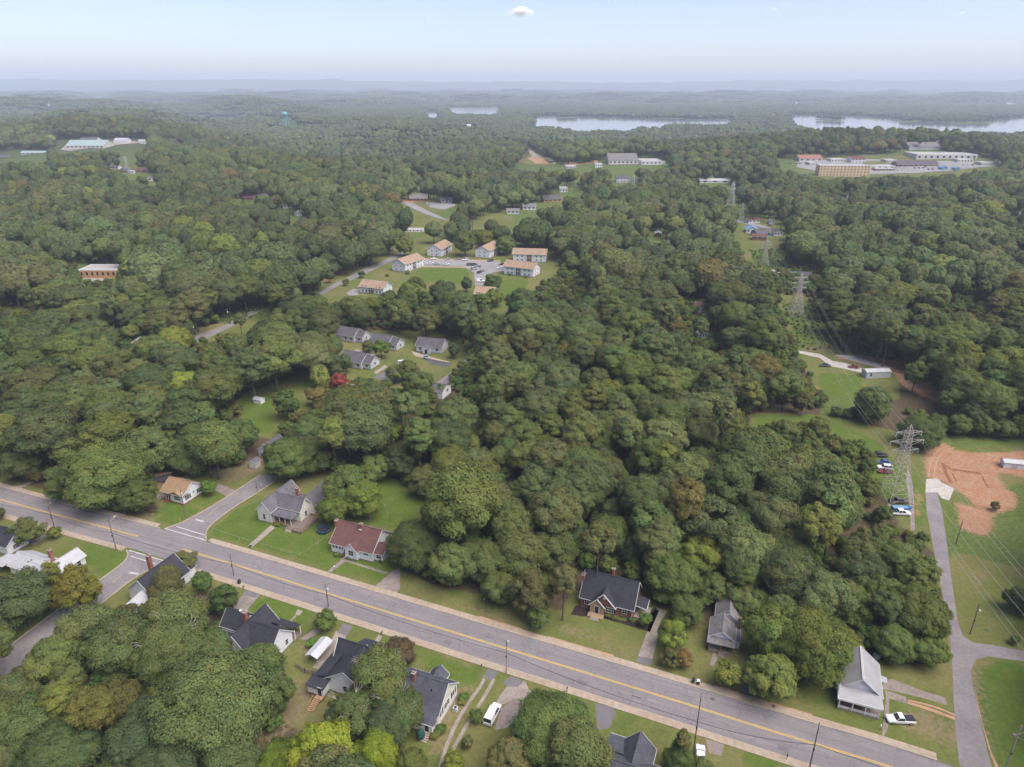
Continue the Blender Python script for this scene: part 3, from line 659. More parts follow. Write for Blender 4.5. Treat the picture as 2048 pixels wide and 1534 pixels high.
# houses scattered in the distance: photo position of the left base corner, width in px, depth, roof, wall
NEIGH = [((-5, 862), 32, 8, 'metal_white', 'siding_white', 'white roof among the trees at the left edge'), ((74, 868), 16, 7, 'roof_worn', 'siding_white', 'pale roof between the trees at the left'), ((262, 700), 18, 8, 'metal_white', 'siding_white', 'white roof in the left wood below the middle street'), ((395, 905), 18, 8, 'metal_white', 'siding_white', 'pale roof under the trees above the tan roofed house'), ((1492, 466), 24, 11, 'metal_blue', 'siding_white', 'blue roofed house beside the small steel tower'), ((1515, 474), 28, 11, 'roof_slate', 'metal_blue', 'house with grey roof and blue wall below the blue roof'), ((1497, 447), 24, 9, 'roof_brown', 'siding_white', 'red roofed bungalow above the far road at the right'), ((1538, 448), 10, 6, 'roof_worn', 'siding_white', 'small white house at the end of the far road'), ((1505, 480), 26, 8, 'roof_brown', 'brick_far', 'brown roofed house nearest the power line'), ((1548, 472), 16, 9, 'roof_slate', 'siding_white', 'grey house half behind the trees right of the blue ones'),
         ((545, 400), 18, 9, 'roof_worn', 'siding_white', 'white house at the top of the left hand village'), ((566, 417), 22, 10, 'roof_slate', 'siding_white', 'white house with slate roof in the left hand village'), ((560, 445), 18, 10, 'roof_slate', 'siding_white', 'white house at the middle of the left hand village'), ((598, 455), 18, 9, 'roof_slate', 'siding_white', 'lowest house of the left hand village'), ((590, 432), 14, 8, 'metal_white', 'siding_white', 'white roofed house at the right of the left hand village'), ((485, 400), 22, 9, 'roof_brown', 'brick_far', 'brick bungalow left of the left hand village'), ((515, 396), 18, 8, 'roof_worn', 'siding_white', 'pale house between the bungalow and the village'),
         ((240, 345), 22, 9, 'roof_slate', 'brick_far', 'slate roofed brick house on the far left lawn'), ((272, 345), 30, 9, 'roof_brown', 'brick_far', 'brown roofed brick house on the far left lawn'), ((258, 347), 10, 4, 'metal_white', 'siding_white', 'small white shed between the two brick houses'), ((295, 362), 26, 8, 'roof_worn', 'siding_cream', 'pale tan house in the trees below the brick houses'), ((218, 338), 20, 8, 'roof_slate', 'siding_white', 'white house left of the far left steel tower'), ((40, 364), 12, 7, 'metal_white', 'siding_white', 'white roof in the trees at the far left edge'),
         ((1903, 398), 34, 12, 'roof_slate', 'siding_white', 'grey roof among the right hand trees'), ((2022, 488), 40, 12, 'metal_white', 'siding_white', 'pale roof at the right edge under the steel tower'), ((1400, 366), 60, 10, 'metal_white', 'siding_white', 'long white roof left of the water plant tanks'), ((1500, 362), 20, 10, 'metal_white', 'siding_white', 'white tanks building in the middle distance'), ((1820, 412), 14, 8, 'porch_red', 'siding_white', 'small red roofed house in the right hand trees'), ((1310, 474), 12, 8, 'metal_white', 'brick_far', 'lone white roofed cabin in the wood'), ((1398, 678), 16, 7, 'roof_grey', 'siding_white', 'white garage in the wood left of the power line'), ((1030, 230), 10, 12, 'siding_white', 'siding_white', 'pale lake house left of the water'), ((925, 256), 16, 14, 'siding_white', 'siding_white', 'pale house on the far hillside'), ((790, 322), 14, 14, 'metal_white', 'siding_white', 'white roof on the far wooded hill'), ((1860, 292), 24, 18, 'roof_worn', 'siding_white', 'tan roof on the hill above the shopping centre'), ((1545, 232), 12, 10, 'metal_white', 'siding_white', 'white house at the lake narrows'), ((480, 231), 10, 14, 'siding_white', 'siding_white', 'pale far house left of the water tower'), ((90, 212), 8, 20, 'siding_white', 'siding_white', 'white building in the far left haze'), ((1588, 208), 14, 20, 'siding_white', 'siding_white', 'pale building beyond the lake'), ((2015, 210), 16, 20, 'siding_white', 'siding_white', 'pale building beyond the lake at the right edge'), ((395, 226), 8, 14, 'siding_white', 'siding_white', 'white speck of a house in the far left woods')]

# ------------------------------------------------------------------ houses
ROT = rad(-21.6)
class House:
    def __init__(s, name, label, px=None, rz=ROT, wall='siding_white', roof='roof_dark', cat='house', group=None, loc=None, trim='trim_white'):
        s.loc = loc or (*G(*px), 0.0)
        s.t = thing(name, label, cat, s.loc, rz, group); s.wm = MB(); s.rm = MB(); s.fm = MB(); s.tm = MB(); s.wall = wall; s.roof = roof; s.trim = trim; s.win = []
    def block(s, x0, x1, y0, y1, ze, zr, axis='x', z0=0.0, ov=.35, ends=(1, 1), t=.14):
        """walls with gable ends and a two sided roof; axis is the way the ridge runs"""
        s.fm.box(x0 + .02, x1 - .02, y0 + .02, y1 - .02, z0 - .05, z0 + .45)
        if axis == 'x':
            m = (y0 + y1) / 2; s.wm.prism([(y0, z0 + .35), (y1, z0 + .35), (y1, ze), (m, zr - .10), (y0, ze)], 'x', x0, x1)
            k = (zr - ze) / ((y1 - y0) / 2); a = x0 - ov * ends[0]; b = x1 + ov * ends[1]; e = ze - ov * k
            s.rm.slab([(a, y0 - ov, e + t), (b, y0 - ov, e + t), (b, m, zr + t), (a, m, zr + t)], t)
            s.rm.slab([(a, m, zr + t), (b, m, zr + t), (b, y1 + ov, e + t), (a, y1 + ov, e + t)], t)
            s.rm.box(a, b, m - .16, m + .16, zr + t - .06, zr + t + .035)
            for q, on in ((a, ends[0]), (b, ends[1])):
                if on:
                    for y_ in (y0 - ov, y1 + ov): s.tm.bar((q, y_, e + .03), (q, m, zr + .03), .10)
            for y_ in (y0 - ov, y1 + ov): s.tm.bar((a, y_, e + .05), (b, y_, e + .05), .085)
        else:
            m = (x0 + x1) / 2; s.wm.prism([(x0, z0 + .35), (x1, z0 + .35), (x1, ze), (m, zr - .10), (x0, ze)], 'y', y0, y1)
            k = (zr - ze) / ((x1 - x0) / 2); a = y0 - ov * ends[0]; b = y1 + ov * ends[1]; e = ze - ov * k
            s.rm.slab([(x0 - ov, a, e + t), (m, a, zr + t), (m, b, zr + t), (x0 - ov, b, e + t)], t)
            s.rm.slab([(m, a, zr + t), (x1 + ov, a, e + t), (x1 + ov, b, e + t), (m, b, zr + t)], t)
            s.rm.box(m - .16, m + .16, a, b, zr + t - .06, zr + t + .035)
            for q, on in ((a, ends[0]), (b, ends[1])):
                if on:
                    for x_ in (x0 - ov, x1 + ov): s.tm.bar((x_, q, e + .03), (m, q, zr + .03), .10)
            for x_ in (x0 - ov, x1 + ov): s.tm.bar((x_, a, e + .05), (x_, b, e + .05), .085)
        return s
    def hip(s, x0, x1, y0, y1, ze, zr, ov=.4, t=.12, walls=True, z0=0.0, mb=None):
        if walls: s.wm.box(x0, x1, y0, y1, z0 + .35, ze + .02); s.fm.box(x0 + .02, x1 - .02, y0 + .02, y1 - .02, z0 - .05, z0 + .45)
        X0, X1, Y0, Y1 = x0 - ov, x1 + ov, y0 - ov, y1 + ov; w = min(X1 - X0, Y1 - Y0) / 2
        if X1 - X0 >= Y1 - Y0: r0, r1 = (X0 + w, (Y0 + Y1) / 2, zr), (X1 - w, (Y0 + Y1) / 2, zr)
        else: r0, r1 = ((X0 + X1) / 2, Y0 + w, zr), ((X0 + X1) / 2, Y1 - w, zr)
        c = [(X0, Y0, ze), (X1, Y0, ze), (X1, Y1, ze), (X0, Y1, ze)]; lo_ = [(x, y, z - t) for x, y, z in c]
        if X1 - X0 >= Y1 - Y0: F_ = [(0, 1, 9, 8), (1, 2, 9), (2, 3, 8, 9), (3, 0, 8)]
        else: F_ = [(0, 1, 8), (1, 2, 9, 8), (2, 3, 9), (3, 0, 8, 9)]
        (mb or s.rm).add(c + lo_ + [r0, r1], F_ + [(7, 6, 5, 4), (0, 4, 5, 1), (1, 5, 6, 2), (2, 6, 7, 3), (3, 7, 4, 0)])
        return s
    def shed(s, quad, t=.14): s.rm.slab(quad, t); return s
    def box(s, name, mat, *b, parent=None): return MB().box(*b).obj(name, mat, parent or s.t)
    def chimney(s, x, y, z0, z1, w=.7, d=.7, mat='brick_chimney'):
        c = MB().box(x - w / 2, x + w / 2, y - d / 2, y + d / 2, z0, z1).obj('chimney', mat, s.t)
        MB().box(x - w / 2 - .07, x + w / 2 + .07, y - d / 2 - .07, y + d / 2 + .07, z1, z1 + .14).obj('chimney_cap', 'concrete', c)
        MB().box(x - w * .22, x + w * .22, y - d * .22, y + d * .22, z1 + .14, z1 + .34).obj('flue', 'brick_chimney', c)
    def window(s, x, y, z, face, w=.95, h=1.4, shut=False, bars=1, frame='trim_white', pane='glass', name='window'):
        """centre on the wall, face = x+ x- y+ y-"""
        ax = 'x' if face[0] == 'x' else 'y'; sg = 1 if face[1] == '+' else -1
        def bx(a0, a1, z0, z1, d0, d1):
            lo_, hi_ = sorted((sg * d0, sg * d1))
            return (x + lo_, x + hi_, y + a0, y + a1, z0, z1) if ax == 'x' else (x + a0, x + a1, y + lo_, y + hi_, z0, z1)
        f = MB(); k = .09
        for b in ((-w / 2 - k, -w / 2, z - h / 2 - k, z + h / 2 + k), (w / 2, w / 2 + k, z - h / 2 - k, z + h / 2 + k), (-w / 2, w / 2, z + h / 2, z + h / 2 + k), (-w / 2, w / 2, z - h / 2 - k, z - h / 2)):
            f.box(*bx(*b, -.02, .06))
        f.box(*bx(-w / 2, w / 2, z - .03, z + .03, -.02, .045))
        for j in range(1, bars): f.box(*bx(-w / 2 + w * j / bars - .025, -w / 2 + w * j / bars + .025, z - h / 2, z + h / 2, -.02, .045))
        o = f.obj(name, frame, s.t)
        MB().box(*bx(-w / 2, w / 2, z - h / 2, z + h / 2, -.02, .025)).obj('pane', pane, o)
        if shut:
            for q in (-1, 1):
                c = q * (w / 2 + .09 + .21)
                MB().box(*bx(c - .19, c + .19, z - h / 2 - .04, z + h / 2 + .04, -.02, .05)).obj('shutter', 'dark_plastic', s.t)
    def door(s, x, y, z0, face, w=.95, h=2.05, mat='dark_plastic'):
        ax = face[0] == 'x'; sg = 1 if face[1] == '+' else -1
        def bx(a0, a1, z_0, z_1, d0, d1):
            lo_, hi_ = sorted((sg * d0, sg * d1))
            return (x + lo_, x + hi_, y + a0, y + a1, z_0, z_1) if ax else (x + a0, x + a1, y + lo_, y + hi_, z_0, z_1)
        o = MB().box(*bx(-w / 2, w / 2, z0, z0 + h, -.02, .04)).obj('door', mat, s.t)
        f = MB(); k = .1
        for b in ((-w / 2 - k, -w / 2, z0, z0 + h + k), (w / 2, w / 2 + k, z0, z0 + h + k), (-w / 2, w / 2, z0 + h, z0 + h + k)): f.box(*bx(*b, -.02, .06))
        f.obj('door_frame', 'trim_white', o)
    def steps(s, x0, x1, y0, n, rise, run, dy, mat='concrete'):
        for k in range(n):
            ya, yb = sorted((y0 + dy * run * k, y0 + dy * run * (k + 1)))
            MB().box(x0, x1, ya, yb - .004, 0, rise * (n - k)).obj('step', mat, s.t)
    def posts(s, pts, z0, z1, r=.09, mat='trim_white'):
        for x, y in pts: MB().box(x - r, x + r, y - r, y + r, z0, z1).obj('post', mat, s.t)
    def done(s):
        if s.wm.v: s.wm.obj('wall', s.wall, s.t)
        if s.fm.v: s.fm.obj('foundation', 'foundation', s.t)
        if s.rm.v: s.rm.obj('roof', s.roof, s.t)
        if s.tm.v: s.tm.obj('eaves_trim', s.trim, s.t)
        return s.t

# --- brick house on the far side
h = House('brick_house', 'red brick house with dark roof, white trimmed front gables and mulch bed', (1161, 1213), wall='brick_red', roof='roof_dark')
h.block(0, 12.9, 0, 8.6, 3.2, 7.9, 'x')
h.block(3.0, 8.6, -.7, 3.5, 3.0, 6.1, 'y', ends=(1, 0))
v = MB().prism([(2.7, .3), (6.1, .3), (6.1, 2.75), (4.4, 4.6), (2.7, 2.75)], 'y', -1.4, -.70).obj('vestibule', 'stone_tan', h.t)
h.rm.slab([(2.35, -1.6, 2.55), (4.4, -1.6, 4.78), (4.4, .6, 4.78), (2.35, .6, 2.55)], .14); h.rm.slab([(4.4, -1.6, 4.78), (6.45, -1.6, 2.55), (6.45, .6, 2.55), (4.4, .6, 4.78)], .14)
for a in (2.35, 6.45): h.tm.bar((a, -1.62, 2.5), (4.4, -1.62, 4.72), .12)
for a in (2.65, 8.95): h.tm.bar((a, -1.07, 2.66), (5.8, -1.07, 6.14), .13)
h.door(4.4, -1.4, .5, 'y-', 1.0, 2.1); h.window(1.5, 0, 1.95, 'y-', 1.05, 1.45, True, 2); h.window(7.4, -.7, 1.75, 'y-', 1.9, 1.35, True, 5); h.window(10.9, 0, 1.85, 'y-', 1.1, 1.25, True, 2)
h.window(12.9, 4.2, 5.0, 'x+', .8, 1.3); h.window(12.9, 2.0, 1.9, 'x+', .9, 1.3)
MB().lathe([(.36, 0), (.36, .06), (.24, .07)], 16, (6.0, -.74, 4.85), 'y').obj('round_vent', 'trim_white', h.t)
h.box('stoop', 'stone_tan', 2.5, 6.3, -3.0, -1.41, 0, .5); h.steps(3.3, 5.4, -3.0, 2, .2, .35, -1, 'concrete')
h.chimney(-.35, 3.0, 0, 7.4, .75, 1.3); h.chimney(6.3, 6.3, 4, 8.6, .7, .7)
h.shed([(12.95, 1.6, 3.35), (15.8, 1.6, 2.85), (15.8, 5.4, 2.85), (12.95, 5.4, 3.35)]); h.tm.bar((12.95, 1.6, 3.1), (15.8, 1.6, 2.62), .12); h.tm.bar((15.8, 1.6, 2.62), (15.8, 5.4, 2.62), .12)
h.posts([(15.5, 1.8), (15.5, 5.2)], 0, 2.7, .12); h.box('porch_floor', 'concrete', 12.92, 16.4, .9, 5.6, 0, .3)
h.posts([(12.75, -.12)], .1, 3.0, .06); h.done()

# --- tan roofed house at the side street
h = House('tan_roofed_house', 'white house with tan shingle roof and red porch at the corner of the side street', (327, 999), roof='roof_tan', rz=rad(-23))
h.block(0, 8.4, 0, 7.9, 3.3, 5.9, 'x')
h.wm = MB(); h.wm.prism([(0, .35), (7.9, .35), (7.9, 3.3), (3.95, 5.8), (0, 3.3)], 'x', 3.5, 8.4); h.wm.prism([(1.9, .35), (7.9, .35), (7.9, 3.3), (3.95, 5.8), (1.9, 4.4)], 'x', 0, 3.5)
h.rm.slab([(3.2, -.5, 3.05), (5.9, -.5, 4.25), (5.9, 2.2, 4.25), (3.2, 2.2, 3.05)], .12); h.rm.slab([(5.9, -.5, 4.25), (8.75, -.5, 3.05), (8.75, 2.2, 3.05), (5.9, 2.2, 4.25)], .12)
MB().prism([(3.5, 3.0), (8.4, 3.0), (5.95, 4.1)], 'y', -.02, .3).obj('front_gable', 'siding_white', h.t)
h.box('porch_floor', 'porch_red', -.1, 3.5, -.05, 1.88, 0, .6); h.steps(1.2, 2.4, -.05, 3, .2, .3, -1, 'porch_red')
h.posts([(.1, .1), (1.2, .1), (2.3, .1), (3.35, .1)], .6, 3.1, .07)
h.window(6.0, 0, 1.9, 'y-', 1.2, 1.35, True, 2); h.window(8.4, 2.0, 1.9, 'x+', 1.1, 1.35, True, 2); h.window(8.4, 4.3, 2.4, 'x+', .8, .5); h.window(8.4, 6.6, 1.9, 'x+', 1.1, 1.35, True, 2); h.door(2.6, 1.9, .6, 'y-', .9, 2.0, 'trim_white'); h.window(1.2, 1.9, 1.9, 'y-', 1.0, 1.3)
MB().box(8.38, 8.46, 3.6, 4.1, 4.5, 5.0).obj('gable_vent', 'trim_white', h.t)
h.box('water_table', 'porch_red', 3.45, 8.45, -.04, 7.94, 0, .42); h.posts([(7.0, 4.2)], 5.0, 6.2, .09, 'dark_plastic'); h.done()
# --- dark roofed carport of brown boards behind it
h = House('board_garage', 'brown board garage with dark sloping roof behind the tan roofed house', (298, 981), wall='wood', roof='roof_dark', cat='garage', rz=rad(8))
h.wm.box(0, 5.8, 0, 6.0, 0, 2.9); h.shed([(-.4, -.4, 3.1), (6.2, -.4, 3.3), (6.2, 8.4, 2.7), (-.4, 8.4, 2.5)])
for k in range(12): MB().box(.25 + k * .46, .65 + k * .46, -.045, -.002, .15, 2.75).obj('board', 'wood_new', h.t)
h.done()
# --- cream house with the grey cross roofs
h = House('cream_house', 'cream wooden house with grey cross gables, front porch and brown side deck', (518, 1041), wall='siding_cream', roof='roof_grey')
h.block(0, 4.7, 0, 13.0, 4.2, 7.0, 'y')
h.block(4.7, 12.5, 3.4, 8.3, 4.2, 7.0, 'x', ends=(0, 1)); h.rm.slab([(2.3, 5.85, 7.13), (4.7, 5.85, 7.13), (4.7, 3.0, 4.2), (4.7, 3.0, 4.2)], .1)
h.block(9.4, 13.4, 8.3, 18.0, 3.6, 6.3, 'y', ends=(0, 1)); h.block(4.9, 9.4, 8.3, 12.5, 3.2, 4.8, 'x', ends=(0, 0))
h.hip(4.9, 11.6, .4, 3.4, 3.15, 4.25, .35, walls=False)
h.box('porch_floor', 'wood', 4.75, 11.4, .4, 3.38, 0, .55); h.posts([(5.2, .55), (7.2, .55), (9.2, .55), (11.2, .55)], .55, 3.05, .08)
h.window(2.3, 0, 1.95, 'y-', .85, 1.7); h.window(12.5, 5.9, 1.95, 'x+', .85, 1.7); h.door(6.9, 3.4, .6, 'y-', .9, 2.0); h.window(9.2, 3.4, 1.9, 'y-', .9, 1.5); h.window(13.4, 11.5, 1.9, 'x+', .85, 1.5)
d = h.box('deck', 'wood_grey', 10.2, 16.0, -1.2, 7.0, .1, .62)
for k in range(18): MB().box(10.22, 15.98, -1.18 + k * .452, -.76 + k * .452, .62, .65).obj('deck_board', 'wood_grey', d)
for x, y in ((15.9, -1.1), (15.9, 1.6), (15.9, 4.3), (15.9, 6.9), (13.2, 6.9), (13.2, -1.1)): MB().box(x - .06, x + .06, y - .06, y + .06, .62, 1.55).obj('rail_post', 'wood', d)
MB().box(15.85, 15.95, -1.1, 6.9, 1.42, 1.52).box(12.8, 15.9, 6.85, 6.95, 1.42, 1.52).box(13.2, 15.9, -1.15, -1.05, 1.42, 1.52).box(15.86, 15.94, -1.1, 6.9, 1.0, 1.08).obj('handrail', 'wood', d)
h.steps(10.6, 12.6, -1.2, 2, .22, .35, -1, 'concrete')
h.chimney(8.4, 8.2, 5.5, 8.3, .8, .8); h.done()
# --- brown roofed white house
h = House('brown_roofed_house', 'long white house with brown shingle roof, small front gable and two brick chimneys', (664, 1104), roof='roof_brown')
h.block(0, 13.0, 0, 10.2, 3.2, 7.1, 'x')
h.block(5.0, 8.8, -.9, 4.0, 3.05, 5.2, 'y', ends=(1, 0))
h.block(13.0, 15.6, 1.0, 6.0, 2.7, 4.2, 'x', ends=(0, 1))
for k in range(4): h.window(.75 + k * 1.0, 0, 2.25, 'y-', .62, 1.1)
h.door(4.5, 0, .55, 'y-', .85, 2.1); h.window(5.0, -.45, 2.1, 'x-', .5, 1.2); h.window(6.9, -.9, 2.1, 'y-', 1.5, 1.5, False, 2); h.window(11.0, 0, 2.4, 'y-', 1.5, .85, False, 2, pane='green_canvas'); h.window(14.3, 1.0, 1.7, 'y-', 1.4, 1.2, False, 2)
MB().prism([(6.75, 4.1), (7.05, 4.1), (6.9, 4.55)], 'y', -.96, -.88).obj('gable_vent', 'roof_green', h.t)
h.chimney(-.45, 4.0, 0, 7.7, .75, 1.1); h.chimney(7.2, 4.4, 6, 8.2, .8, .8); h.box('chimney_flashing', 'trim_white', 6.75, 7.65, 3.75, 3.98, 6.50, 6.66)
h.steps(3.7, 5.0, 0, 3, .18, .4, -1, 'brick_red'); MB().bar((3.6, -.05, 1.2), (3.6, -1.3, .6), .05).obj('handrail', 'trim_white', h.t); MB().bar((5.6, -.95, 1.2), (5.1, -1.9, .6), .05).obj('handrail', 'trim_white', h.t); h.done()
# --- worn grey house
h = House('worn_grey_house', 'weathered house with patched pale grey roof half hidden among trees', (1417, 1292), wall='siding_white', roof='roof_worn', rz=rad(-19))
h.block(0, 5.2, 0, 6.0, 3.2, 5.0, 'y'); h.block(.9, 6.6, 6.0, 14.5, 3.4, 5.7, 'y'); h.shed([(5.2, .6, 3.0), (7.0, .6, 2.6), (7.0, 6.0, 2.6), (5.2, 6.0, 3.0)]); h.wm.box(5.2, 6.6, .9, 5.9, .35, 2.7)
h.box('porch_floor', 'concrete_old', -.1, 5.2, -1.7, -.01, 0, .6); h.shed([(-.5, -2.0, 2.75), (5.6, -2.0, 2.75), (5.6, 0, 3.15), (-.5, 0, 3.15)], .1); h.posts([(.1, -1.6), (2.6, -1.6), (5.0, -1.6)], .6, 2.7, .1, 'brick_red'); h.steps(2.2, 3.6, -1.7, 3, .18, .35, -1, 'concrete_old')
h.window(1.2, 0, 1.9, 'y-'); h.door(3.4, 0, .6, 'y-'); h.chimney(6.0, 5.0, 2.5, 5.6); h.box('roof_patch', 'roof_slate', 1.0, 1.5, 2.6, 3.6, 4.02, 4.06); h.done()
# --- white metal roofed building by the lane
h = House('white_metal_building', 'white building with pale metal gable roof and railed front porch', (1673, 1397), roof='metal_grey', cat='building', rz=rad(-21.5))
h.block(.1, 7.8, .4, 9.6, 3.4, 6.6, 'y', ov=.45)
h.shed([(-.2, -2.9, 3.0), (8.0, -2.9, 3.0), (8.0, .35, 3.75), (-.2, .35, 3.75)]); h.tm.box(-.25, 8.05, -3.0, -2.9, 2.55, 3.02); h.tm.box(-.3, -.2, -3.0, .35, 2.6, 3.1).box(8.0, 8.1, -3.0, .35, 2.6, 3.1)
h.box('porch_floor', 'concrete_old', 0, 7.8, -2.8, .38, 0, .35); h.posts([(.2, -2.7), (2.7, -2.7), (5.1, -2.7), (7.6, -2.7)], .35, 2.75, .1)
for z in (.55, .75, .95): MB().box(.2, 7.6, -2.74, -2.66, z, z + .06).obj('rail', 'trim_white', h.t)
for k in range(24): MB().box(.45 + k * .3, .5 + k * .3, -2.72, -2.68, .35, .95).obj('baluster', 'trim_white', h.t)
h.door(3.9, .4, .4, 'y-', 1.4, 2.1, 'trim_white'); h.window(1.5, .4, 1.7, 'y-'); h.window(6.3, .4, 1.7, 'y-'); h.window(7.8, 3.0, 1.8, 'x+'); h.window(7.8, 6.5, 1.8, 'x+')
h.tm.box(3.78, 3.86, .0, 10.0, 6.72, 6.82).box(4.04, 4.12, .0, 10.0, 6.72, 6.82)
h.box('side_stoop', 'concrete', 7.82, 9.2, 5.4, 6.8, 0, .7); h.shed([(8.0, 5.2, 2.95), (9.5, 5.2, 2.7), (9.5, 7.0, 2.7), (8.0, 7.0, 2.95)], .1); h.box('window_unit', 'trim_white', -.5, .08, 1.4, 2.0, 1.3, 1.8); h.done()
# --- near side, left edge: dark house and the white metal roofs
h = House('dark_roofed_house', 'dark roofed white house cut by the left edge below the main road', (18, 1112), roof='roof_dark')
h.block(-9, 0, 0, 6.5, 3.0, 5.6, 'x'); h.window(0, 2.4, 1.7, 'x+', 1.5, 1.2, False, 3); h.done()
h = House('white_metal_roofed_house', 'low house with bright white metal roofs and a brick chimney by the south street', (24, 1148), roof='metal_white', wall='siding_cream')
h.block(0, 8.8, 0, 6.4, 2.9, 4.9, 'x'); h.block(9.5, 14.6, 3.0, 10.2, 2.8, 4.4, 'y'); h.block(5.5, 12.5, -1.6, 5.0, 2.8, 4.5, 'x'); h.block(8.9, 11.7, -6.0, -1.0, 2.6, 3.7, 'y')
h.shed([(-5.0, -1.5, 3.0), (-.4, -1.5, 3.2), (-.4, 3.5, 3.2), (-5.0, 3.5, 3.0)]); h.posts([(-4.8, -1.3), (-4.8, 3.3)], 0, 2.9); h.chimney(8.9, 5.4, 2.6, 6.2, .8, .8); h.box('roof_vent', 'roof_slate', 5.6, 6.2, 1.3, 2.9, 4.2, 4.55)
h.window(14.6, 5.6, 1.6, 'x+'); h.window(14.6, 8.3, 1.6, 'x+'); h.done()
h = House('corner_house', 'dark roofed house with white metal rear roof and brick chimney at the south street', (262, 1199), roof='roof_dark')
h.block(0, 8.5, 0, 11.0, 3.4, 7.2, 'y'); h.block(1.0, 8.0, 11.0, 13.5, 3.0, 4.6, 'y', ends=(0, 1))
o = MB(); o.slab([(5.0, -5.5, 3.9), (8.8, -5.5, 3.0), (8.8, 6.0, 4.3), (5.0, 6.0, 5.4)], .12); o.obj('metal_roof', 'metal_white', h.t); h.wm.box(5.2, 8.6, -5.2, 0, .35, 2.9); h.chimney(-.2, 7.4, 0, 8.0, .9, .9); h.window(8.5, 8.8, 1.8, 'x+'); h.done()
# --- near side: dark cross gabled house with chimney
h = House('cross_gabled_house', 'white house with dark cross gabled roof, brick chimney and roof dish', loc=(-59.3, 127.4, 0), roof='roof_dark')
h.block(0, 8.2, -4.4, 3.6, 3.2, 7.0, 'x', ends=(0, 1)); h.block(-3.2, 3.2, -5.6, 5.2, 3.3, 6.9, 'y'); h.block(-8.4, -2.0, -.5, 5.0, 3.0, 5.7, 'x', ends=(1, 0)); h.block(-7.5, -3.2, -5.5, -1.5, 2.5, 3.7, 'x', ends=(1, 0))
h.shed([(2.0, 3.4, 4.2), (8.6, 3.4, 4.2), (8.6, 6.4, 2.95), (2.0, 6.4, 2.95)]); h.posts([(8.4, 6.2), (5.4, 6.2), (2.6, 6.2), (8.4, 4.2)], .3, 2.85); h.box('porch_floor', 'wood_grey', 2.0, 8.5, 3.7, 6.3, 0, .4)
h.window(8.2, -1.6, 1.6, 'x+', .7, 1.3); h.window(8.2, 1.6, 1.8, 'x+', .8, 1.4); h.window(4.5, -4.4, 1.7, 'y-'); h.window(0, -5.6, 1.9, 'y-', .9, 1.4); h.chimney(-1.3, .2, 5.5, 8.3, .9, .9)
MB().lathe([(.05, -.3), (.32, .0), (.36, .12), (.02, .06)], 12, (-4.4, 2.0, 6.3)).bar((-4.4, 2.0, 5.6), (-4.4, 2.0, 6.2), .04).obj('roof_dish', 'trim_white', h.t)
o = MB(); o.slab([(3.8, -5.6, 3.0), (6.3, -5.6, 3.0), (6.3, -4.3, 3.45), (3.8, -4.3, 3.45)], .1); o.obj('rear_awning', 'siding_cream', h.t); h.done()
# --- near side: house with rear stairs
h = House('house_with_rear_stairs', 'white house with broad dark roof and new wooden stairs at the rear', loc=(-32.6, 117.6, 0), roof='roof_dark')
h.block(-4.6, 4.8, -6.0, 2.0, 3.5, 6.7, 'y'); h.block(-6.2, 6.0, -.5, 4.2, 3.5, 6.7, 'x')
h.shed([(-7.6, -6.4, 3.2), (-4.4, -6.4, 4.4), (-4.4, 1.0, 4.4), (-7.6, 1.0, 3.2)]); h.wm.box(-7.4, -4.6, -6.2, .8, .8, 3.1); h.shed([(-7.8, -8.9, 3.0), (-3.4, -8.9, 3.0), (-3.4, -5.9, 3.5), (-7.8, -5.9, 3.5)]); h.wm.box(-7.5, -3.7, -8.6, -6.1, .9, 2.95)
h.posts([(-7.3, -8.4), (-3.9, -8.4), (-5.6, -8.4)], 0, .9, .15, 'brick_red'); h.shed([(-3.5, 4.2, 4.4), (5.6, 4.2, 4.4), (5.6, 7.4, 3.0), (-3.5, 7.4, 3.0)]); h.posts([(5.3, 7.1), (2.3, 7.1), (-.7, 7.1), (-3.2, 7.1)], .4, 2.9); h.box('porch_floor', 'wood_grey', -3.4, 5.5, 4.22, 7.3, 0, .45)
h.door(-4.5, -8.6, .95, 'y-'); h.box('landing', 'wood_new', -5.4, -3.6, -9.6, -8.62, .75, .9)
for k in range(7): MB().box(-5.3, -4.0, -9.95 - k * .36, -9.68 - k * .36, .72 - k * .11, .78 - k * .11).obj('stair_tread', 'wood_new', h.t)
for x in (-5.35, -3.95): MB().bar((x, -9.6, 1.8), (x, -12.2, .9), .05).bar((x, -9.6, .8), (x, -9.6, 1.8), .05).bar((x, -12.2, 0), (x, -12.2, .95), .05).bar((x, -9.6, .72), (x, -12.3, .02), .06).obj('stair_rail', 'wood_new', h.t)
h.window(0, -6.0, 2.0, 'y-'); h.window(4.8, -3, 2.0, 'x+'); h.done()
# --- near side: long white house with steps
h = House('long_white_house', 'long white house with slate blue roof, side windows and concrete rear steps', (865, 1473), roof='roof_slate' , wall='siding_cream')
MATS['roof_slate_dark'] = pm('roof_slate_dark', (.088, .088, .108), (.066, .066, .082), .5, .9, .2, fine=(2.4, .15), lines=(2, .15, .12)); h.roof = 'roof_slate_dark'
h.block(-10.4, 0, 2.6, 11.2, 3.4, 7.2, 'x'); h.shed([(-10.7, -.3, 3.0), (.35, -.3, 3.0), (.35, 2.9, 3.95), (-10.7, 2.9, 3.95)]); h.wm.box(-10.4, -.02, 0, 2.6, .5, 3.0); h.tm.bar((-10.7, -.32, 2.92), (.37, -.32, 2.92), .09)
h.block(-6.4, -3.0, 10.5, 12.9, 3.0, 4.6, 'y', ends=(0, 1))
for y, w in ((3.6, .8), (5.8, .9), (7.0, .9), (9.4, .9)): h.window(0, y, 2.3, 'x+', w, 1.4)
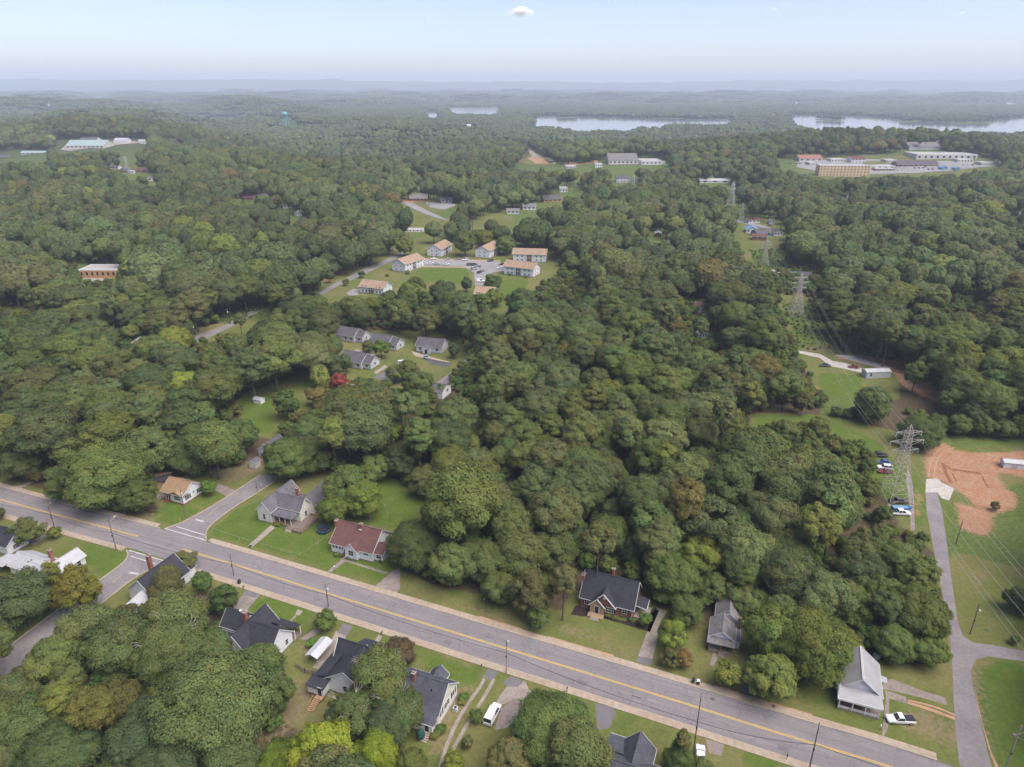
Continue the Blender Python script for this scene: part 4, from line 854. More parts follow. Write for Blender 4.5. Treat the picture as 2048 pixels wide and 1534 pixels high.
for y in (6.4, 4.6, 8.6, 10.4): MB().box(.0, .05, y - .18, y + .18, 1.55, 3.0).obj('shutter', 'dark_plastic', h.t)
for k in range(5): h.window(-8.8 + k * 1.5, 0, 2.2, 'y-', 1.1, .9)
h.window(0, 1.3, 2.2, 'x+', 1.3, .9); h.door(-1.15, 0, .9, 'y-', .85, 2.0); h.chimney(-7.0, 6.0, 5.2, 8.2, .7, .7); h.posts([(-2.6, 5.2)], 5.6, 6.4, .1, 'dark_plastic'); MB().bar((-7.2, 7.4, 7.0), (-7.2, 7.4, 9.3), .03).bar((-7.7, 7.4, 9.2), (-6.7, 7.4, 9.2), .02).obj('antenna', 'galvanised_grey', h.t)
h.steps(-1.9, -.4, -.02, 5, .18, .38, -1, 'concrete'); h.box('foundation_skirt', 'siding_grey', -.01, .03, .1, 11.1, 0, .6); h.done()
# --- near side: roof at the bottom edge
h = House('slate_roofed_house', 'house with slate blue roof cut by the bottom edge of the picture', loc=(19.5, 100.3, 0), roof='roof_slate_dark')
h.block(0, 9.5, -13, -4.5, 3.2, 6.6, 'x'); h.block(2.6, 8.2, -13.5, -1.0, 3.2, 6.2, 'y'); h.shed([(-.4, -4.8, 3.9), (7.6, -4.8, 3.9), (7.6, -.2, 3.0), (-.4, -.2, 3.0)]); h.tm.bar((-.4, -.22, 2.95), (7.6, -.22, 2.95), .08); h.posts([(-.1, -.4), (3.6, -.4), (7.3, -.4)], 0, 2.9); h.box('porch_floor', 'concrete', -.2, 7.5, -4.4, -.3, 0, .4); h.window(1.4, -4.5, 1.9, 'y+'); h.done()

# --- carport, sheds and other small buildings
def shed_building(name, label, px, w, d, ze, zr, rz=ROT, wall='siding_white', roof='metal_white', cat='shed', far_=False, axis='x', group=None):
    loc = R(*px) if far_ else (*G(*px), 0)
    h = House(name, label, loc=loc, wall=wall, roof=roof, cat=cat, rz=rz, group=group); h.block(0, w, 0, d, ze, zr, axis, ov=.15); h.fm = MB(); h.wm.box(.01, w - .01, .01, d - .01, -.1, .4); return h
cx, cy = G(613, 1326); c = thing('carport', 'white tarpaulin carport on thin legs beside the near dark roofed house', 'carport', (cx, cy, 0), ROT)
o = MB(); o.slab([(-.1, -.1, 2.3), (1.5, -.1, 2.95), (1.5, 6.0, 2.95), (-.1, 6.0, 2.3)], .04).slab([(1.5, -.1, 2.95), (3.1, -.1, 2.3), (3.1, 6.0, 2.3), (1.5, 6.0, 2.95)], .04).box(-.1, -.07, -.1, 6.0, 2.05, 2.28).box(3.07, 3.1, -.1, 6.0, 2.05, 2.28).obj('canopy', 'tarp_white', c)
for x in (0, 3.0):
    for y in (0, 2.0, 3.9, 5.9): MB().bar((x, y, 0), (x, y, 2.27), .035).obj('leg', 'galvanised', c)
h = shed_building('garden_shed', 'small white garden shed beside the end of the side street', (499, 935), 2.6, 2.6, 2.0, 2.9, wall='siding_cream', roof='roof_grey', axis='y'); h.door(1.3, 0, .1, 'y-', 1.2, 1.7, 'trim_white'); h.done()
h = shed_building('grey_roofed_house', 'grey roofed house end glimpsed above the side street', (518, 912), 5.5, 8, 2.8, 5.2, wall='siding_grey', roof='roof_slate', axis='y', cat='house'); h.window(2.7, 0, 1.6, 'y-'); h.done()
h = shed_building('lawn_shed', 'tiny white shed on the back lawn', (507, 806), 3.6, 2.6, 1.7, 2.3, wall='trim_white', roof='metal_white'); h.door(1.8, 0, .05, 'y-', 1.2, 1.5, 'trim_white'); h.done()
h = shed_building('storage_shed', 'white storage shed on the red clay lot at the right', (2006, 936), 6.4, 3.0, 2.1, 2.8, rad(-12), wall='siding_white', roof='metal_white'); h.door(3.2, 0, .1, 'y-', 1.6, 1.8, 'siding_grey'); h.done()
h = shed_building('trailer', 'white trailer roof behind the dark tree by the gravel drive', (1732, 757), 11, 4.2, 2.9, 3.5, rad(5), wall='siding_grey', roof='metal_white', cat='trailer'); h.window(2, 0, 1.7, 'y-'); h.done()
h = shed_building('flat_white_roof', 'flat white roof glimpsed between the trees of the central wood', (1155, 816), 4.5, 5, 3.6, 3.9, wall='siding_white', roof='metal_white'); h.done()
for k, (px, lab) in enumerate([((1136, 593), 'small white shed left of its twin beside the street right of the apartments'), ((1150, 593), 'small white shed right of its twin beside the street right of the apartments')]):
    h = shed_building('twin_shed', lab, px, 3.6, 4.0, 2.2, 3.2, rad(0), wall='trim_white', roof='metal_white', axis='y', group='twin sheds'); h.door(1.8, 0, .1, 'y-', 1.4, 1.7, 'siding_grey'); h.done()
h = shed_building('brown_house', 'house with brownish gable in the wood right of the apartments', (1387, 624), 7, 8, 3.2, 5.4, rad(-25), wall='siding_white', roof='roof_brown', cat='house'); h.window(2, 0, 1.8, 'y-'); h.window(5, 0, 1.8, 'y-'); h.done()
h = shed_building('field_house', 'grey roofed house behind the second steel tower', (1578, 560), 14, 7, 3.0, 5.0, rad(-8), wall='siding_grey', roof='roof_slate', cat='house'); h.window(3, 0, 1.8, 'y-'); h.window(9, 0, 1.8, 'y-'); h.done()
h = shed_building('crape_house', 'white house corner right of the magenta crape myrtle', (672, 795), 6, 9, 3.0, 4.8, wall='siding_white', roof='metal_white', cat='house'); h.window(2, 0, 1.8, 'y-'); h.done()
h = shed_building('lot_house', 'small white house at the lower end of the cottage street', (846, 792), 9, 8, 3.0, 4.6, wall='siding_white', roof='roof_slate', cat='house'); h.window(2, 0, 1.8, 'y-'); h.window(6, 0, 1.8, 'y-'); h.done()

# --- the grey cottages
COT = [((722, 688), 15, 9.5, 'grey roofed cottage at the upper left of the cottage group'), ((790, 704), 15, 10, 'grey roofed cottage in the middle with the long white gable'), ((884, 708), 13, 9, 'small grey cottage with a front entrance gable'), ((738, 742), 16, 10, 'grey roofed cottage at the lower left with blue white gable wall')]
for k, (px, w, d, lab) in enumerate(COT):
    h = House('cottage', lab, px, wall='siding_grey', roof='roof_slate', rz=rad(-24 if k != 2 else -14), group='grey roofed cottages')
    h.block(-w, 0 if k == 2 else -4.2, 0, d, 3.2, 6.0, 'x')
    if k == 2: h.block(-9.0, -5.4, -2.2, 4, 3.0, 5.0, 'y', ends=(1, 0)); h.door(-7.2, -2.2, .4, 'y-', 1.4, 2.1); h.window(-2.5, 0, 1.9, 'y-', 1.4, 1.3); h.window(-11, 0, 1.9, 'y-', 1.4, 1.3)
    else:
        h.block(-4.2, 0, 1.4, d - 1.4, 3.0, 5.2, 'x', ends=(0, 1)); h.window(-5.6, 0, 1.9, 'y-', 1.6, 1.3, False, 2); h.window(-9, 0, 1.9, 'y-', 1.2, 1.3); h.window(0, d / 2, 1.9, 'x+', 1.2, 1.2); h.window(-2, 1.4, 1.8, 'y-', 1.4, 1.2, False, 2)
        h.posts([(-4.0, .2)], .2, 3.0)
    h.done()

# --- the apartments
def apartment(label, P1, P0, P2, L=None, Wd=11.0, ze=5.9, front='side', small=False):
    """two storey block: P0 the near corner, P1 the left end of its left face, P2 the right end of its right face"""
    a, b, c = [np.array(G(*p)) for p in (P1, P0, P2)]
    d = (c - b) if front == 'gable' else (b - a); rz = math.atan2(d[1], d[0]) if front == 'side' else math.atan2(d[1], d[0])
    h = House('apartment_block', label, loc=(*(b if front == 'gable' else a), 0), wall='siding_white', roof='roof_apartment', rz=rz, cat='apartment block', group='tan roofed apartment blocks')
    Ln = L or float(np.linalg.norm(d))
    h.block(0, Ln, 0, Wd, ze, ze + 2.9, 'x', ov=.7)
    m = Ln / 2
    h.box('stair_recess', 'wood_grey', m - 1.9, m + 1.9, -.06, .02, .1, ze - .35)
    for z in (2.75,): h.box('landing', 'concrete', m - 1.9, m + 1.9, -1.0, -.07, z, z + .18)
    for x in (m - 1.8, m, m + 1.8): MB().box(x - .06, x + .06, -1.0, -.9, 0, ze - .3).obj('post', 'trim_white', h.t)
    for x in (m - Ln * .36, m - Ln * .22, m + Ln * .22, m + Ln * .36):
        for z in (1.5, 4.2): h.window(x, 0, z, 'y-', 1.0, 1.2)
    for y in (Wd * .33, Wd * .67):
        for z in (1.5, 4.2): h.window(0, y, z, 'x-', .7, 1.0); h.window(Ln, y, z, 'x+', .7, 1.0)
    return h.done()
apartment('white apartment block with tan roof, upper left of the group', (853, 513), (883, 514), (905, 502), L=21, front='gable', Wd=11.5)
apartment('white apartment block with tan roof partly behind a green tree', (947, 511), (979, 517), (1002, 505), L=21, front='gable', Wd=11.5)
apartment('white apartment block with tan roof beside the apartment entrance', (786, 543), (811, 545), (846, 533), L=21, front='gable', Wd=11.5)
apartment('white apartment block with tan roof at the upper right of the group', (1026, 523), (1091, 525), (1091, 520), front='side')
apartment('white apartment block with tan roof at the lower right of the group', (1008, 548), (1066, 555), (1082, 546), front='side')
apartment('low white apartment block with tan hipped roof beside the street', (720, 585), (767, 590), (788, 580), front='side', ze=4.2)
apartment('tan roof end showing below the apartment lot', (950, 600), (985, 602), (985, 598), front='side', ze=4.2)

# ------------------------------------------------------------------ trees: meshes
def ico(level=1):
    t = (1 + 5 ** .5) / 2
    v = [(-1, t, 0), (1, t, 0), (-1, -t, 0), (1, -t, 0), (0, -1, t), (0, 1, t), (0, -1, -t), (0, 1, -t), (t, 0, -1), (t, 0, 1), (-t, 0, -1), (-t, 0, 1)]
    f = [(0, 11, 5), (0, 5, 1), (0, 1, 7), (0, 7, 10), (0, 10, 11), (1, 5, 9), (5, 11, 4), (11, 10, 2), (10, 7, 6), (7, 1, 8), (3, 9, 4), (3, 4, 2), (3, 2, 6), (3, 6, 8), (3, 8, 9), (4, 9, 5), (2, 4, 11), (6, 2, 10), (8, 6, 7), (9, 8, 1)]
    v = [np.array(p) / np.linalg.norm(p) for p in v]
    for _ in range(level):
        out = []; cache = {}
        def mid(a, b):
            k = (min(a, b), max(a, b))
            if k not in cache:
                m = v[a] + v[b]; v.append(m / np.linalg.norm(m)); cache[k] = len(v) - 1
            return cache[k]
        for a, b, c in f:
            x, y, z = mid(a, b), mid(b, c), mid(c, a); out += [(a, x, z), (b, y, x), (c, z, y), (x, y, z)]
        f = out
    return np.array(v), np.array(f)
ICO_V, ICO_F = ico(1); ICO2 = ico(2); ICO3 = ico(3)
def dome(r, R0, zc, hz_, ico_, nb, amp, sig):
    """a crown as one billowing surface: an egg pushed out into soft bosses"""
    V, Fc = ico_; b = sph(nb, r); b[:, 2] = np.abs(b[:, 2]) * 1.1 - .25; b /= np.linalg.norm(b, axis=1)[:, None]
    a = r.uniform(.4, 1.0, nb) * amp; s = r.uniform(.7, 1.3, nb) * sig
    D = V @ b.T; h_ = (a * np.exp(-(np.arccos(np.clip(D, -1, 1)) / s) ** 2)).max(1)
    rr = .80 + h_ + r.normal(size=len(V)) * .018
    P_ = V * rr[:, None] * np.array([R0, R0, hz_]); low_ = V[:, 2] < -.2
    P_[:, 2] += zc
    return P_, Fc
def sph(n, r):
    d = r.normal(size=(n, 3)); return d / np.linalg.norm(d, axis=1)[:, None]
def mesh_np(name, V, Q, T, leaf, mats, mi=None):
    """V verts, Q quads, T tris, leaf a colour per vertex"""
    me = bpy.data.meshes.new(name); V = V.astype(np.float32)
    me.vertices.add(len(V)); me.vertices.foreach_set('co', V.ravel())
    lv = np.concatenate([Q.ravel(), T.ravel()]).astype(np.int32)
    me.loops.add(len(lv)); me.loops.foreach_set('vertex_index', lv)
    npol = len(Q) + len(T); me.polygons.add(npol)
    st = np.concatenate([np.arange(len(Q)) * 4, len(Q) * 4 + np.arange(len(T)) * 3]).astype(np.int32)
    tot = np.concatenate([np.full(len(Q), 4), np.full(len(T), 3)]).astype(np.int32)
    me.polygons.foreach_set('loop_start', st); me.polygons.foreach_set('loop_total', tot)
    for m in mats: me.materials.append(M(m))
    if mi is not None: me.polygons.foreach_set('material_index', mi.astype(np.int32))
    if leaf is not None:
        a = me.attributes.new('leaf', 'FLOAT_COLOR', 'POINT'); c = np.ones((len(V), 4), np.float32); c[:, :3] = leaf; a.data.foreach_set('color', c.ravel())
    me.update(); return me
def crown_arrays(seed, R0, zc, hz_, nl, lr, n_leaf, size, low=-.55, cone=0.0, core=True, flat=0.0, gap=.0, droop=0.0, rough=1.0):
    """lobes on an ellipsoid shell, leaf sprays over the lobes; returns verts, quads, tris, colour"""
    r = np.random.default_rng(seed)
    d = sph(nl * 6, r); d = d[d[:, 2] > low][:nl]; nl = len(d)
    rad_ = r.uniform(.54, .80, nl)
    C = d * rad_[:, None] * np.array([R0, R0, hz_]); 
    t = (C[:, 2] + hz_) / (2 * hz_)
    if cone: C[:, :2] *= (1 - cone * t)[:, None]
    C[:, :2] += r.normal(size=(nl, 2)) * R0 * .06
    C[:, 2] += zc
    lrad = (lr[0] * .8 + (lr[1] - lr[0] * .8) * r.random(nl) ** 1.3) * (1 - .45 * cone * t)
    lc = 1 + r.normal(size=nl) * .08
    hue = r.normal(size=nl) * .05
    w = lrad ** 2; w /= w.sum()
    k = r.choice(nl, n_leaf * 3, p=w); dd = sph(len(k), r)
    dd[:, 2] = np.where(r.random(len(k)) < .65, np.abs(dd[:, 2]), dd[:, 2])
    rr = r.uniform(1 - .30 * rough, 1 + .20 * rough, len(k)) * (1 + .16 * np.sin(dd[:, 0] * 5 + k) * np.sin(dd[:, 1] * 6 + k * 2) + .10 * np.sin(dd[:, 2] * 9 + k * 3))
    P = C[k] + dd * (lrad[k] * rr)[:, None] * np.array([1, 1, .85 if not droop else 1.5])
    if droop: P[:, 2] -= droop * r.random(len(k)) * lrad[k]
    ok = np.ones(len(k), bool)
    for j in range(nl):
        ds = np.linalg.norm((P - C[j]) / lrad[j], axis=1); ok &= (ds > .74) | (k == j)
    ctr = np.array([0, 0, zc - hz_ * .3]); out = P - ctr; out /= np.linalg.norm(out, axis=1)[:, None]
    ok &= (dd * out).sum(1) > -.35
    idx = np.where(ok)[0][:n_leaf]; P = P[idx]; dd = dd[idx]; k = k[idx]; out = out[idx]; n = len(idx)
    N = dd * .62 + out * .55 + np.array([0, 0, .30 + flat]) + r.normal(size=(n, 3)) * (.26 + .26 * rough); N /= np.linalg.norm(N, axis=1)[:, None]
    A = np.cross(N, r.normal(size=(n, 3))); A /= np.linalg.norm(A, axis=1)[:, None]; B = np.cross(N, A)
    s = size * r.uniform(.55, 1.3, n)[:, None]
    a1 = A * s * .62; b1 = B * s * .42
    V = np.stack([P - a1 + N * s * .06, P - b1 - a1 * .1, P + a1 - N * s * .16, P + b1 + a1 * .1], 1).reshape(-1, 3)
    SN = dd * .70 + out * .45 + np.array([0, 0, .22]) + r.normal(size=(n, 3)) * .16; SN /= np.linalg.norm(SN, axis=1)[:, None]; SN = SN.repeat(4, 0)
    Q = np.arange(n * 4).reshape(-1, 4)
    v = (lc[k] + r.normal(size=n) * .09).clip(.5, 1.6); h = hue[k] + r.normal(size=n) * .05
    col = np.stack([v * (1 + h), v, v * (1 - h * .5)], 1).repeat(4, 0)
    T = np.zeros((0, 3), int)
    if core:
        cv = []; ct = []; cc = []
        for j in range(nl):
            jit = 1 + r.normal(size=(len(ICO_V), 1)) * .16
            cv.append(C[j] + ICO_V * jit * lrad[j] * (.66 - gap)); ct.append(ICO_F + len(V) + j * len(ICO_V)); cc.append(np.full((len(ICO_V), 3), .72 * lc[j]))  # cores coloured darker than the sprays: shade inside the crown put into colour
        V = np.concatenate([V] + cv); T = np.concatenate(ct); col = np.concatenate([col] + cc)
    if len(V) > len(SN): SN = np.concatenate([SN, np.zeros((len(V) - len(SN), 3))])
    global LAST_NORMALS; LAST_NORMALS = SN
    return V, Q, T, col.clip(.2, 2)
SOFT = {}
def soften(me, SN):                         # leaf sprays shade with the clump they belong to
    me.polygons.foreach_set('use_smooth', [True] * len(me.polygons)); me.normals_split_custom_set_from_vertices([tuple(q) for q in SN]); SOFT[me.name] = SN
def trunk_arrays(seed, h, r0, R0, zc, nb=6, bare=0.0):
    r = random.Random(seed); mb = MB()
    p = (0, 0, -.3); rr = r0; top = zc + bare
    for i in range(4):
        q = (p[0] + r.uniform(-.12, .12) * r0 * 3, p[1] + r.uniform(-.12, .12) * r0 * 3, (top + .3) * (i + 1) / 4 - .3)
        mb.bar(p, q, rr, rr * .8, 7); p = q; rr *= .8
    for i in range(nb):
        a = 2 * pi * (i + r.random() * .6) / nb; z0 = top * r.uniform(.5, .95); L = R0 * r.uniform(.55, .85)
        m = (cos(a) * L * .5, sin(a) * L * .5, z0 + L * .35); e = (cos(a + .2) * L, sin(a + .2) * L, z0 + L * .75)
        mb.bar((0, 0, z0), m, r0 * .42, r0 * .27, 5); mb.bar(m, e, r0 * .27, r0 * .08, 5)
    return mb
KINDS = {}   # kind -> list of (crown mesh, trunk mesh, crown radius, total height)
def make_kind(kind, seeds, R0, zc, hz_, nl, lr, n_leaf, size, r0, mat='leaves', bark='bark', bare=0.0, **kw):
    for s in seeds:
        V, Q, T, c = crown_arrays(s, R0, zc, hz_, nl, lr, n_leaf, size, **kw)
        cm = mesh_np('crown', V, Q, T, c, [mat]); soften(cm, LAST_NORMALS); tm = trunk_arrays(s, zc, r0, R0 * .9, zc, bare=bare).mesh('trunk', bark)
        KINDS.setdefault(kind, []).append((cm, tm, R0 * 1.05, zc + hz_))
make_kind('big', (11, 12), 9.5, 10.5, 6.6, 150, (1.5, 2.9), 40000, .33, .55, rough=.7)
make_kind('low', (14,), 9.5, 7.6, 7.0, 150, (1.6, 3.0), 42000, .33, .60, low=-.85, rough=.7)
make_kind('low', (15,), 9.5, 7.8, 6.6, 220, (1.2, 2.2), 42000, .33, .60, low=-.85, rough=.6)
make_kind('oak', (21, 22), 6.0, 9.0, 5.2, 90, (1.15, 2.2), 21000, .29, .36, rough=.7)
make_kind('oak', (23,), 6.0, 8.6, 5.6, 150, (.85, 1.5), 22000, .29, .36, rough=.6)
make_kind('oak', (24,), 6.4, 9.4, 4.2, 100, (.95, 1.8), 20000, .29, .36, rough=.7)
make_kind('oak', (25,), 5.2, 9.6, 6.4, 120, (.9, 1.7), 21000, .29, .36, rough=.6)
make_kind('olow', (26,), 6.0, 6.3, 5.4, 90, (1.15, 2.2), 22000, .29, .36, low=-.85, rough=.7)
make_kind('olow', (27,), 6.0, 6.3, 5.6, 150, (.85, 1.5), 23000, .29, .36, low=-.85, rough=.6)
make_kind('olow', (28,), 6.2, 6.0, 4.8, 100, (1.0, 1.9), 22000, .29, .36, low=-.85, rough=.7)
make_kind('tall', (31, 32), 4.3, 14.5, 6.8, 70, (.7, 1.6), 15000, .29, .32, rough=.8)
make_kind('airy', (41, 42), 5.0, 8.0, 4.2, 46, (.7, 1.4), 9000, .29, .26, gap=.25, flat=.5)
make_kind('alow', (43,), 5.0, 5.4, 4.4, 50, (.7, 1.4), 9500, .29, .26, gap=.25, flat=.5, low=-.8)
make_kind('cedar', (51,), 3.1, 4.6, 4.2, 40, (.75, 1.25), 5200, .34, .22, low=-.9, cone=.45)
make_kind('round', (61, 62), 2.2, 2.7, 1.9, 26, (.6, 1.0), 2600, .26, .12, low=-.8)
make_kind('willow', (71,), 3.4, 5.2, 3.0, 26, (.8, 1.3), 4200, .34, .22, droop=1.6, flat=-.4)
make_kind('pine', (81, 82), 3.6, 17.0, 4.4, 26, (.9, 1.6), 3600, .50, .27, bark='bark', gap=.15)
def tree_px(u, v, ru, kind):
    """a tree whose crown centre is seen at (u, v) with a half width of ru px: ground position and scale"""
    k = KINDS[kind][0]; s = 1.0
    for _ in range(12):
        d = ray(u, v); zc = (k[3] - k[2] * .62) * s
        t = (zc - H) / d[2]; x, y = d[0] * t, d[1] * t
        f = y * cp - (zc - H) * sp; s = ru * f / F / k[2]
    return x, y, s
TREE_ITEMS = []   # (kind, x, y, z, scale, tint, label, group)
def tr(u, v, ru, kind='oak', tint=(1, 1, 1), label=None, dead=False):
    x, y, s = tree_px(u, v, ru, kind); TREE_ITEMS.append([kind, x, y, 0.0, s, tint, label, None, dead])
YG = (1.45, 1.32, .70); OL = (1.15, 1.0, .95); BR = (1.08, 1.1, .90); DK = (.72, .80, .88); LG = (1.12, 1.15, .98); PU = (1.2, .80, 1.05); YO = (1.6, 1.28, .60); BL = (.75, .95, 1.2)
tr(40, 1190, 62, 'olow', DK, 'dark broadleaf tree beside the white metal roofed house at the left edge')
tr(150, 1165, 56, 'alow', YO, 'airy yellow green tree between the white metal roof and the south street')
tr(95, 1140, 24, 'alow', YG, 'small yellow green tree over the porch of the white metal roofed house')
tr(50, 1050, 36, 'alow', LG, 'light green tree with a pale leaning trunk left of the white metal roof')
tr(108, 1060, 14, 'round', YG, 'small yellow green tree behind the sidewalk left of the crossing')
tr(-6, 1024, 14, 'olow', OL, 'tree at the left edge beside the main road')
tr(362, 1116, 30, 'alow', OL, 'thin olive tree overhanging the near kerb right of the crossing')
tr(335, 1150, 30, 'olow', OL, 'olive tree between the stop sign and the dark conifer')
tr(442, 1174, 34, 'cedar', (.62, .82, .62), 'dense dark conifer at the near kerb of the main road')
tr(332, 1172, 34, 'olow', OL, 'tree against the right wall of the dark roofed corner house')
tr(305, 1222, 30, 'olow', BR, 'tree over the white metal rear roof of the corner house')
tr(300, 1160, 14, 'round', BR, 'small tree at the corner of the south street')
tr(170, 1250, 62, 'olow', LG, 'green tree at the near end of the south street')
tr(105, 1300, 62, 'olow', BR, 'broad green tree left of the south street')
tr(235, 1280, 70, 'olow', (1, 1.05, .9), 'tree covering the lower roof of the house on the street corner')
tr(345, 1235, 62, 'olow', BR, 'green tree right of the house on the street corner')
tr(340, 1300, 78, 'low', BR, 'wide oak with bare white limbs below the street corner', True)
tr(415, 1290, 46, 'olow', (1, 1.1, .9), 'green tree left of the dark roofed house with the brick chimney')
tr(170, 1380, 46, 'tall', (1.35, 1.15, .75), 'tall olive feathery tree in the lower left wood')
tr(110, 1370, 40, 'tall', (1.3, 1.2, .75), 'olive tree left of the tall feathery tree in the lower left')
tr(220, 1400, 56, 'olow', (1.15, .9, .8), 'brownish tree in the lower left wood')
tr(60, 1440, 74, 'olow', (.85, 1, .95), 'dark tree in the bottom left corner')
tr(20, 1380, 60, 'olow', LG, 'light tree at the left edge of the picture low down')
tr(120, 1500, 90, 'low', (.8, .95, .95), 'large dark tree at the bottom edge far left')
tr(265, 1480, 66, 'olow', (.8, .95, 1), 'dark tree at the bottom edge beside the round oak')
tr(285, 1420, 48, 'olow', DK, 'dark tree wedged left of the great round oak')
tr(425, 1400, 128, 'low', (.92, .98, .86), 'great round oak filling the lower left')
tr(520, 1330, 50, 'olow', (.95, 1.05, .85), 'dark green tree behind the white walled house with the brick chimney')
tr(545, 1380, 50, 'olow', (.9, 1, .85), 'tree at the lawn edge right of the great round oak')
tr(330, 1520, 66, 'olow', DK, 'dark tree at the bottom edge under the great round oak')
tr(460, 1520, 60, 'olow', (.85, .9, .85), 'tree at the bottom edge right of the great round oak')
tr(650, 1236, 22, 'round', (.85, 1.05, .75), 'round dark green tree on the near verge by the utility pole')
tr(797, 1300, 36, 'olow', PU, 'purple brown tree on the near verge of the main road')
tr(755, 1350, 62, 'olow', BR, 'oak with white limbs right of the near dark roofed house', True)
tr(700, 1420, 58, 'olow', (.95, 1.02, .9), 'green tree below the rear stairs', True)
tr(790, 1410, 58, 'olow', (.95, 1.0, .9), 'tree with bare white limbs left of the long white house', True)
tr(770, 1450, 50, 'olow', DK, 'dark tree between the bright maples and the long white house')
tr(640, 1495, 74, 'olow', (1.85, 2.05, .60), 'bright yellow green maple at the bottom edge')
tr(560, 1515, 50, 'olow', (1.5, 1.7, .62), 'second bright green maple at the bottom edge left of the brightest one')
tr(755, 1505, 48, 'olow', (1.75, 1.95, .60), 'bright yellow green maple at the bottom edge left of the driveway tracks')
tr(820, 1525, 38, 'olow', (1.2, 1.25, .85), 'tree at the bottom edge by the end of the wheel tracks')
tr(906, 1520, 24, 'round', (1.5, 1.5, .7), 'bright green sapling beside the wheel tracks')
tr(952, 1430, 15, 'round', (.85, 1.0, .7), 'round clipped shrub beside the white van')
tr(935, 1484, 13, 'round', OL, 'small shrub by the metal frame in the grass')
tr(1105, 1448, 88, 'low', (1.0, 1.08, .86), 'large green tree on the near side of the road right of the white van')
tr(1150, 1500, 70, 'olow', LG, 'green tree at the bottom edge left of the slate roof')
tr(1020, 1510, 50, 'olow', OL, 'low olive tree at the bottom edge below the parking pad')
tr(1365, 1478, 17, 'pine', OL, 'thin young pine on the lawn by the near utility pole')
tr(1360, 1512, 32, 'olow', (.9, 1.05, .8), 'tree at the bottom edge right of the slate roof')
tr(1405, 1530, 26, 'olow', BR, 'tree hiding the rear of the small white car')
tr(205, 945, 84, 'low', (1.0, 1.1, .85), 'giant spreading oak on the far side of the road at the left')
tr(130, 950, 44, 'olow', BR, 'tree at the left shoulder of the giant spreading oak')
tr(275, 985, 40, 'olow', (1, 1.1, .8), 'tree at the right foot of the giant spreading oak')
tr(40, 915, 42, 'olow', LG, 'light green tree at the left edge above the road')
tr(415, 972, 17, 'round', (1.15, 1.4, .75), 'small round tree beside the tan roofed house')
tr(300, 890, 60, 'olow', LG, 'tree behind the dark roofed carport')
tr(430, 875, 46, 'olow', BR, 'green tree above the side street')
tr(375, 900, 46, 'olow', LG, 'light tree left above the tan roofed house')
tr(480, 865, 40, 'olow', (.95, 1.1, .9), 'tree left of the grey roof behind the side street')
tr(575, 915, 56, 'low', (1, 1.12, .82), 'broad tree at the end of the side street')
tr(625, 905, 40, 'olow', (1, 1.05, .85), 'tree behind the cream house')
tr(700, 960, 58, 'olow', (1.05, 1.15, .9), 'tall tree behind the brown roofed white house')
tr(668, 1010, 36, 'olow', (1.35, 1.4, .75), 'bright green tree between the cream house and the brown roof')
tr(725, 995, 40, 'olow', (1.25, 1.3, .75), 'bright green tree over the back lawn of the brown roofed house')
tr(828, 1090, 58, 'low', (.95, 1.02, .86), 'large dense oak at the right end of the brown roof')
tr(905, 1010, 70, 'low', (1.05, 1.08, .82), 'broad crowned oak behind the dense oak at the driveway')
tr(985, 1000, 56, 'olow', OL, 'olive tree right of the broad crowned oak')
tr(900, 1120, 50, 'olow', BR, 'tree on the far verge right of the dense oak')
tr(960, 1100, 56, 'olow', (.95, 1, .85), 'tree on the far verge between two oaks')
tr(1035, 1090, 60, 'olow', BR, 'tree above the far verge left of the brick house')
tr(1060, 1175, 52, 'alow', OL, 'grey green loose tree left of the brick house')
tr(1000, 1165, 40, 'olow', BR, 'tree at the edge of the far verge')
tr(1078, 1230, 26, 'round', (.9, 1.1, .8), 'bushy shrub at the corner of the brick house lawn')
tr(1128, 1150, 28, 'tall', (1.3, 1.1, 1.1), 'slender pinkish olive tree beside the brick house chimney')
tr(1105, 1090, 50, 'olow', BR, 'tree behind the left chimney of the brick house')
tr(1200, 1060, 34, 'pine', OL, 'tall olive pine behind the brick house')
tr(1265, 1088, 36, 'olow', DK, 'dark tree above the roof of the brick house')
tr(1345, 1150, 62, 'low', (1.05, 1.15, .82), 'large tree right of the brick house')
tr(1375, 1215, 36, 'olow', BR, 'tree between the brick house and the worn grey roof')
tr(1350, 1262, 36, 'alow', (1.5, 1.5, .75), 'bright green tree beside the gravel drive')
tr(1372, 1308, 24, 'alow', (1.6, .95, .85), 'small crape myrtle with red flowers on the lawn by the gravel drive')
tr(1342, 1312, 24, 'alow', OL, 'dry olive bush at the foot of the gravel drive')
tr(1458, 1342, 30, 'round', YG, 'small yellow green tree on the lawn in front of the worn grey house')
tr(1555, 1255, 66, 'olow', (1.25, 1.3, .78), 'bright broad tree right of the worn grey house')
tr(1625, 1290, 84, 'low', (1.15, 1.22, .78), 'great bright tree overhanging the white metal church roof')
tr(1545, 1340, 60, 'olow', (1.15, 1.22, .8), 'low branched tree on the far verge left of the white building')
tr(1690, 1280, 34, 'olow', (1.5, 1.35, .75), 'yellowish branches over the ridge of the white building')
tr(1830, 1225, 72, 'low', (1.05, 1.12, .82), 'large tree beside the lane on the right')
tr(1775, 1180, 56, 'olow', BR, 'tree behind the large one by the lane')
tr(1860, 1290, 40, 'olow', (1.05, 1.15, .8), 'drooping tree at the fork of the lane')
tr(1790, 1275, 44, 'olow', (.9, 1, .8), 'dark low tree behind the white building')
tr(1710, 1200, 54, 'olow', (1.0, 1.08, .82), 'tree behind the great bright one')
tr(1290, 1236, 15, 'round', (1.2, 1.35, .8), 'round clipped bush at the right corner of the brick house')
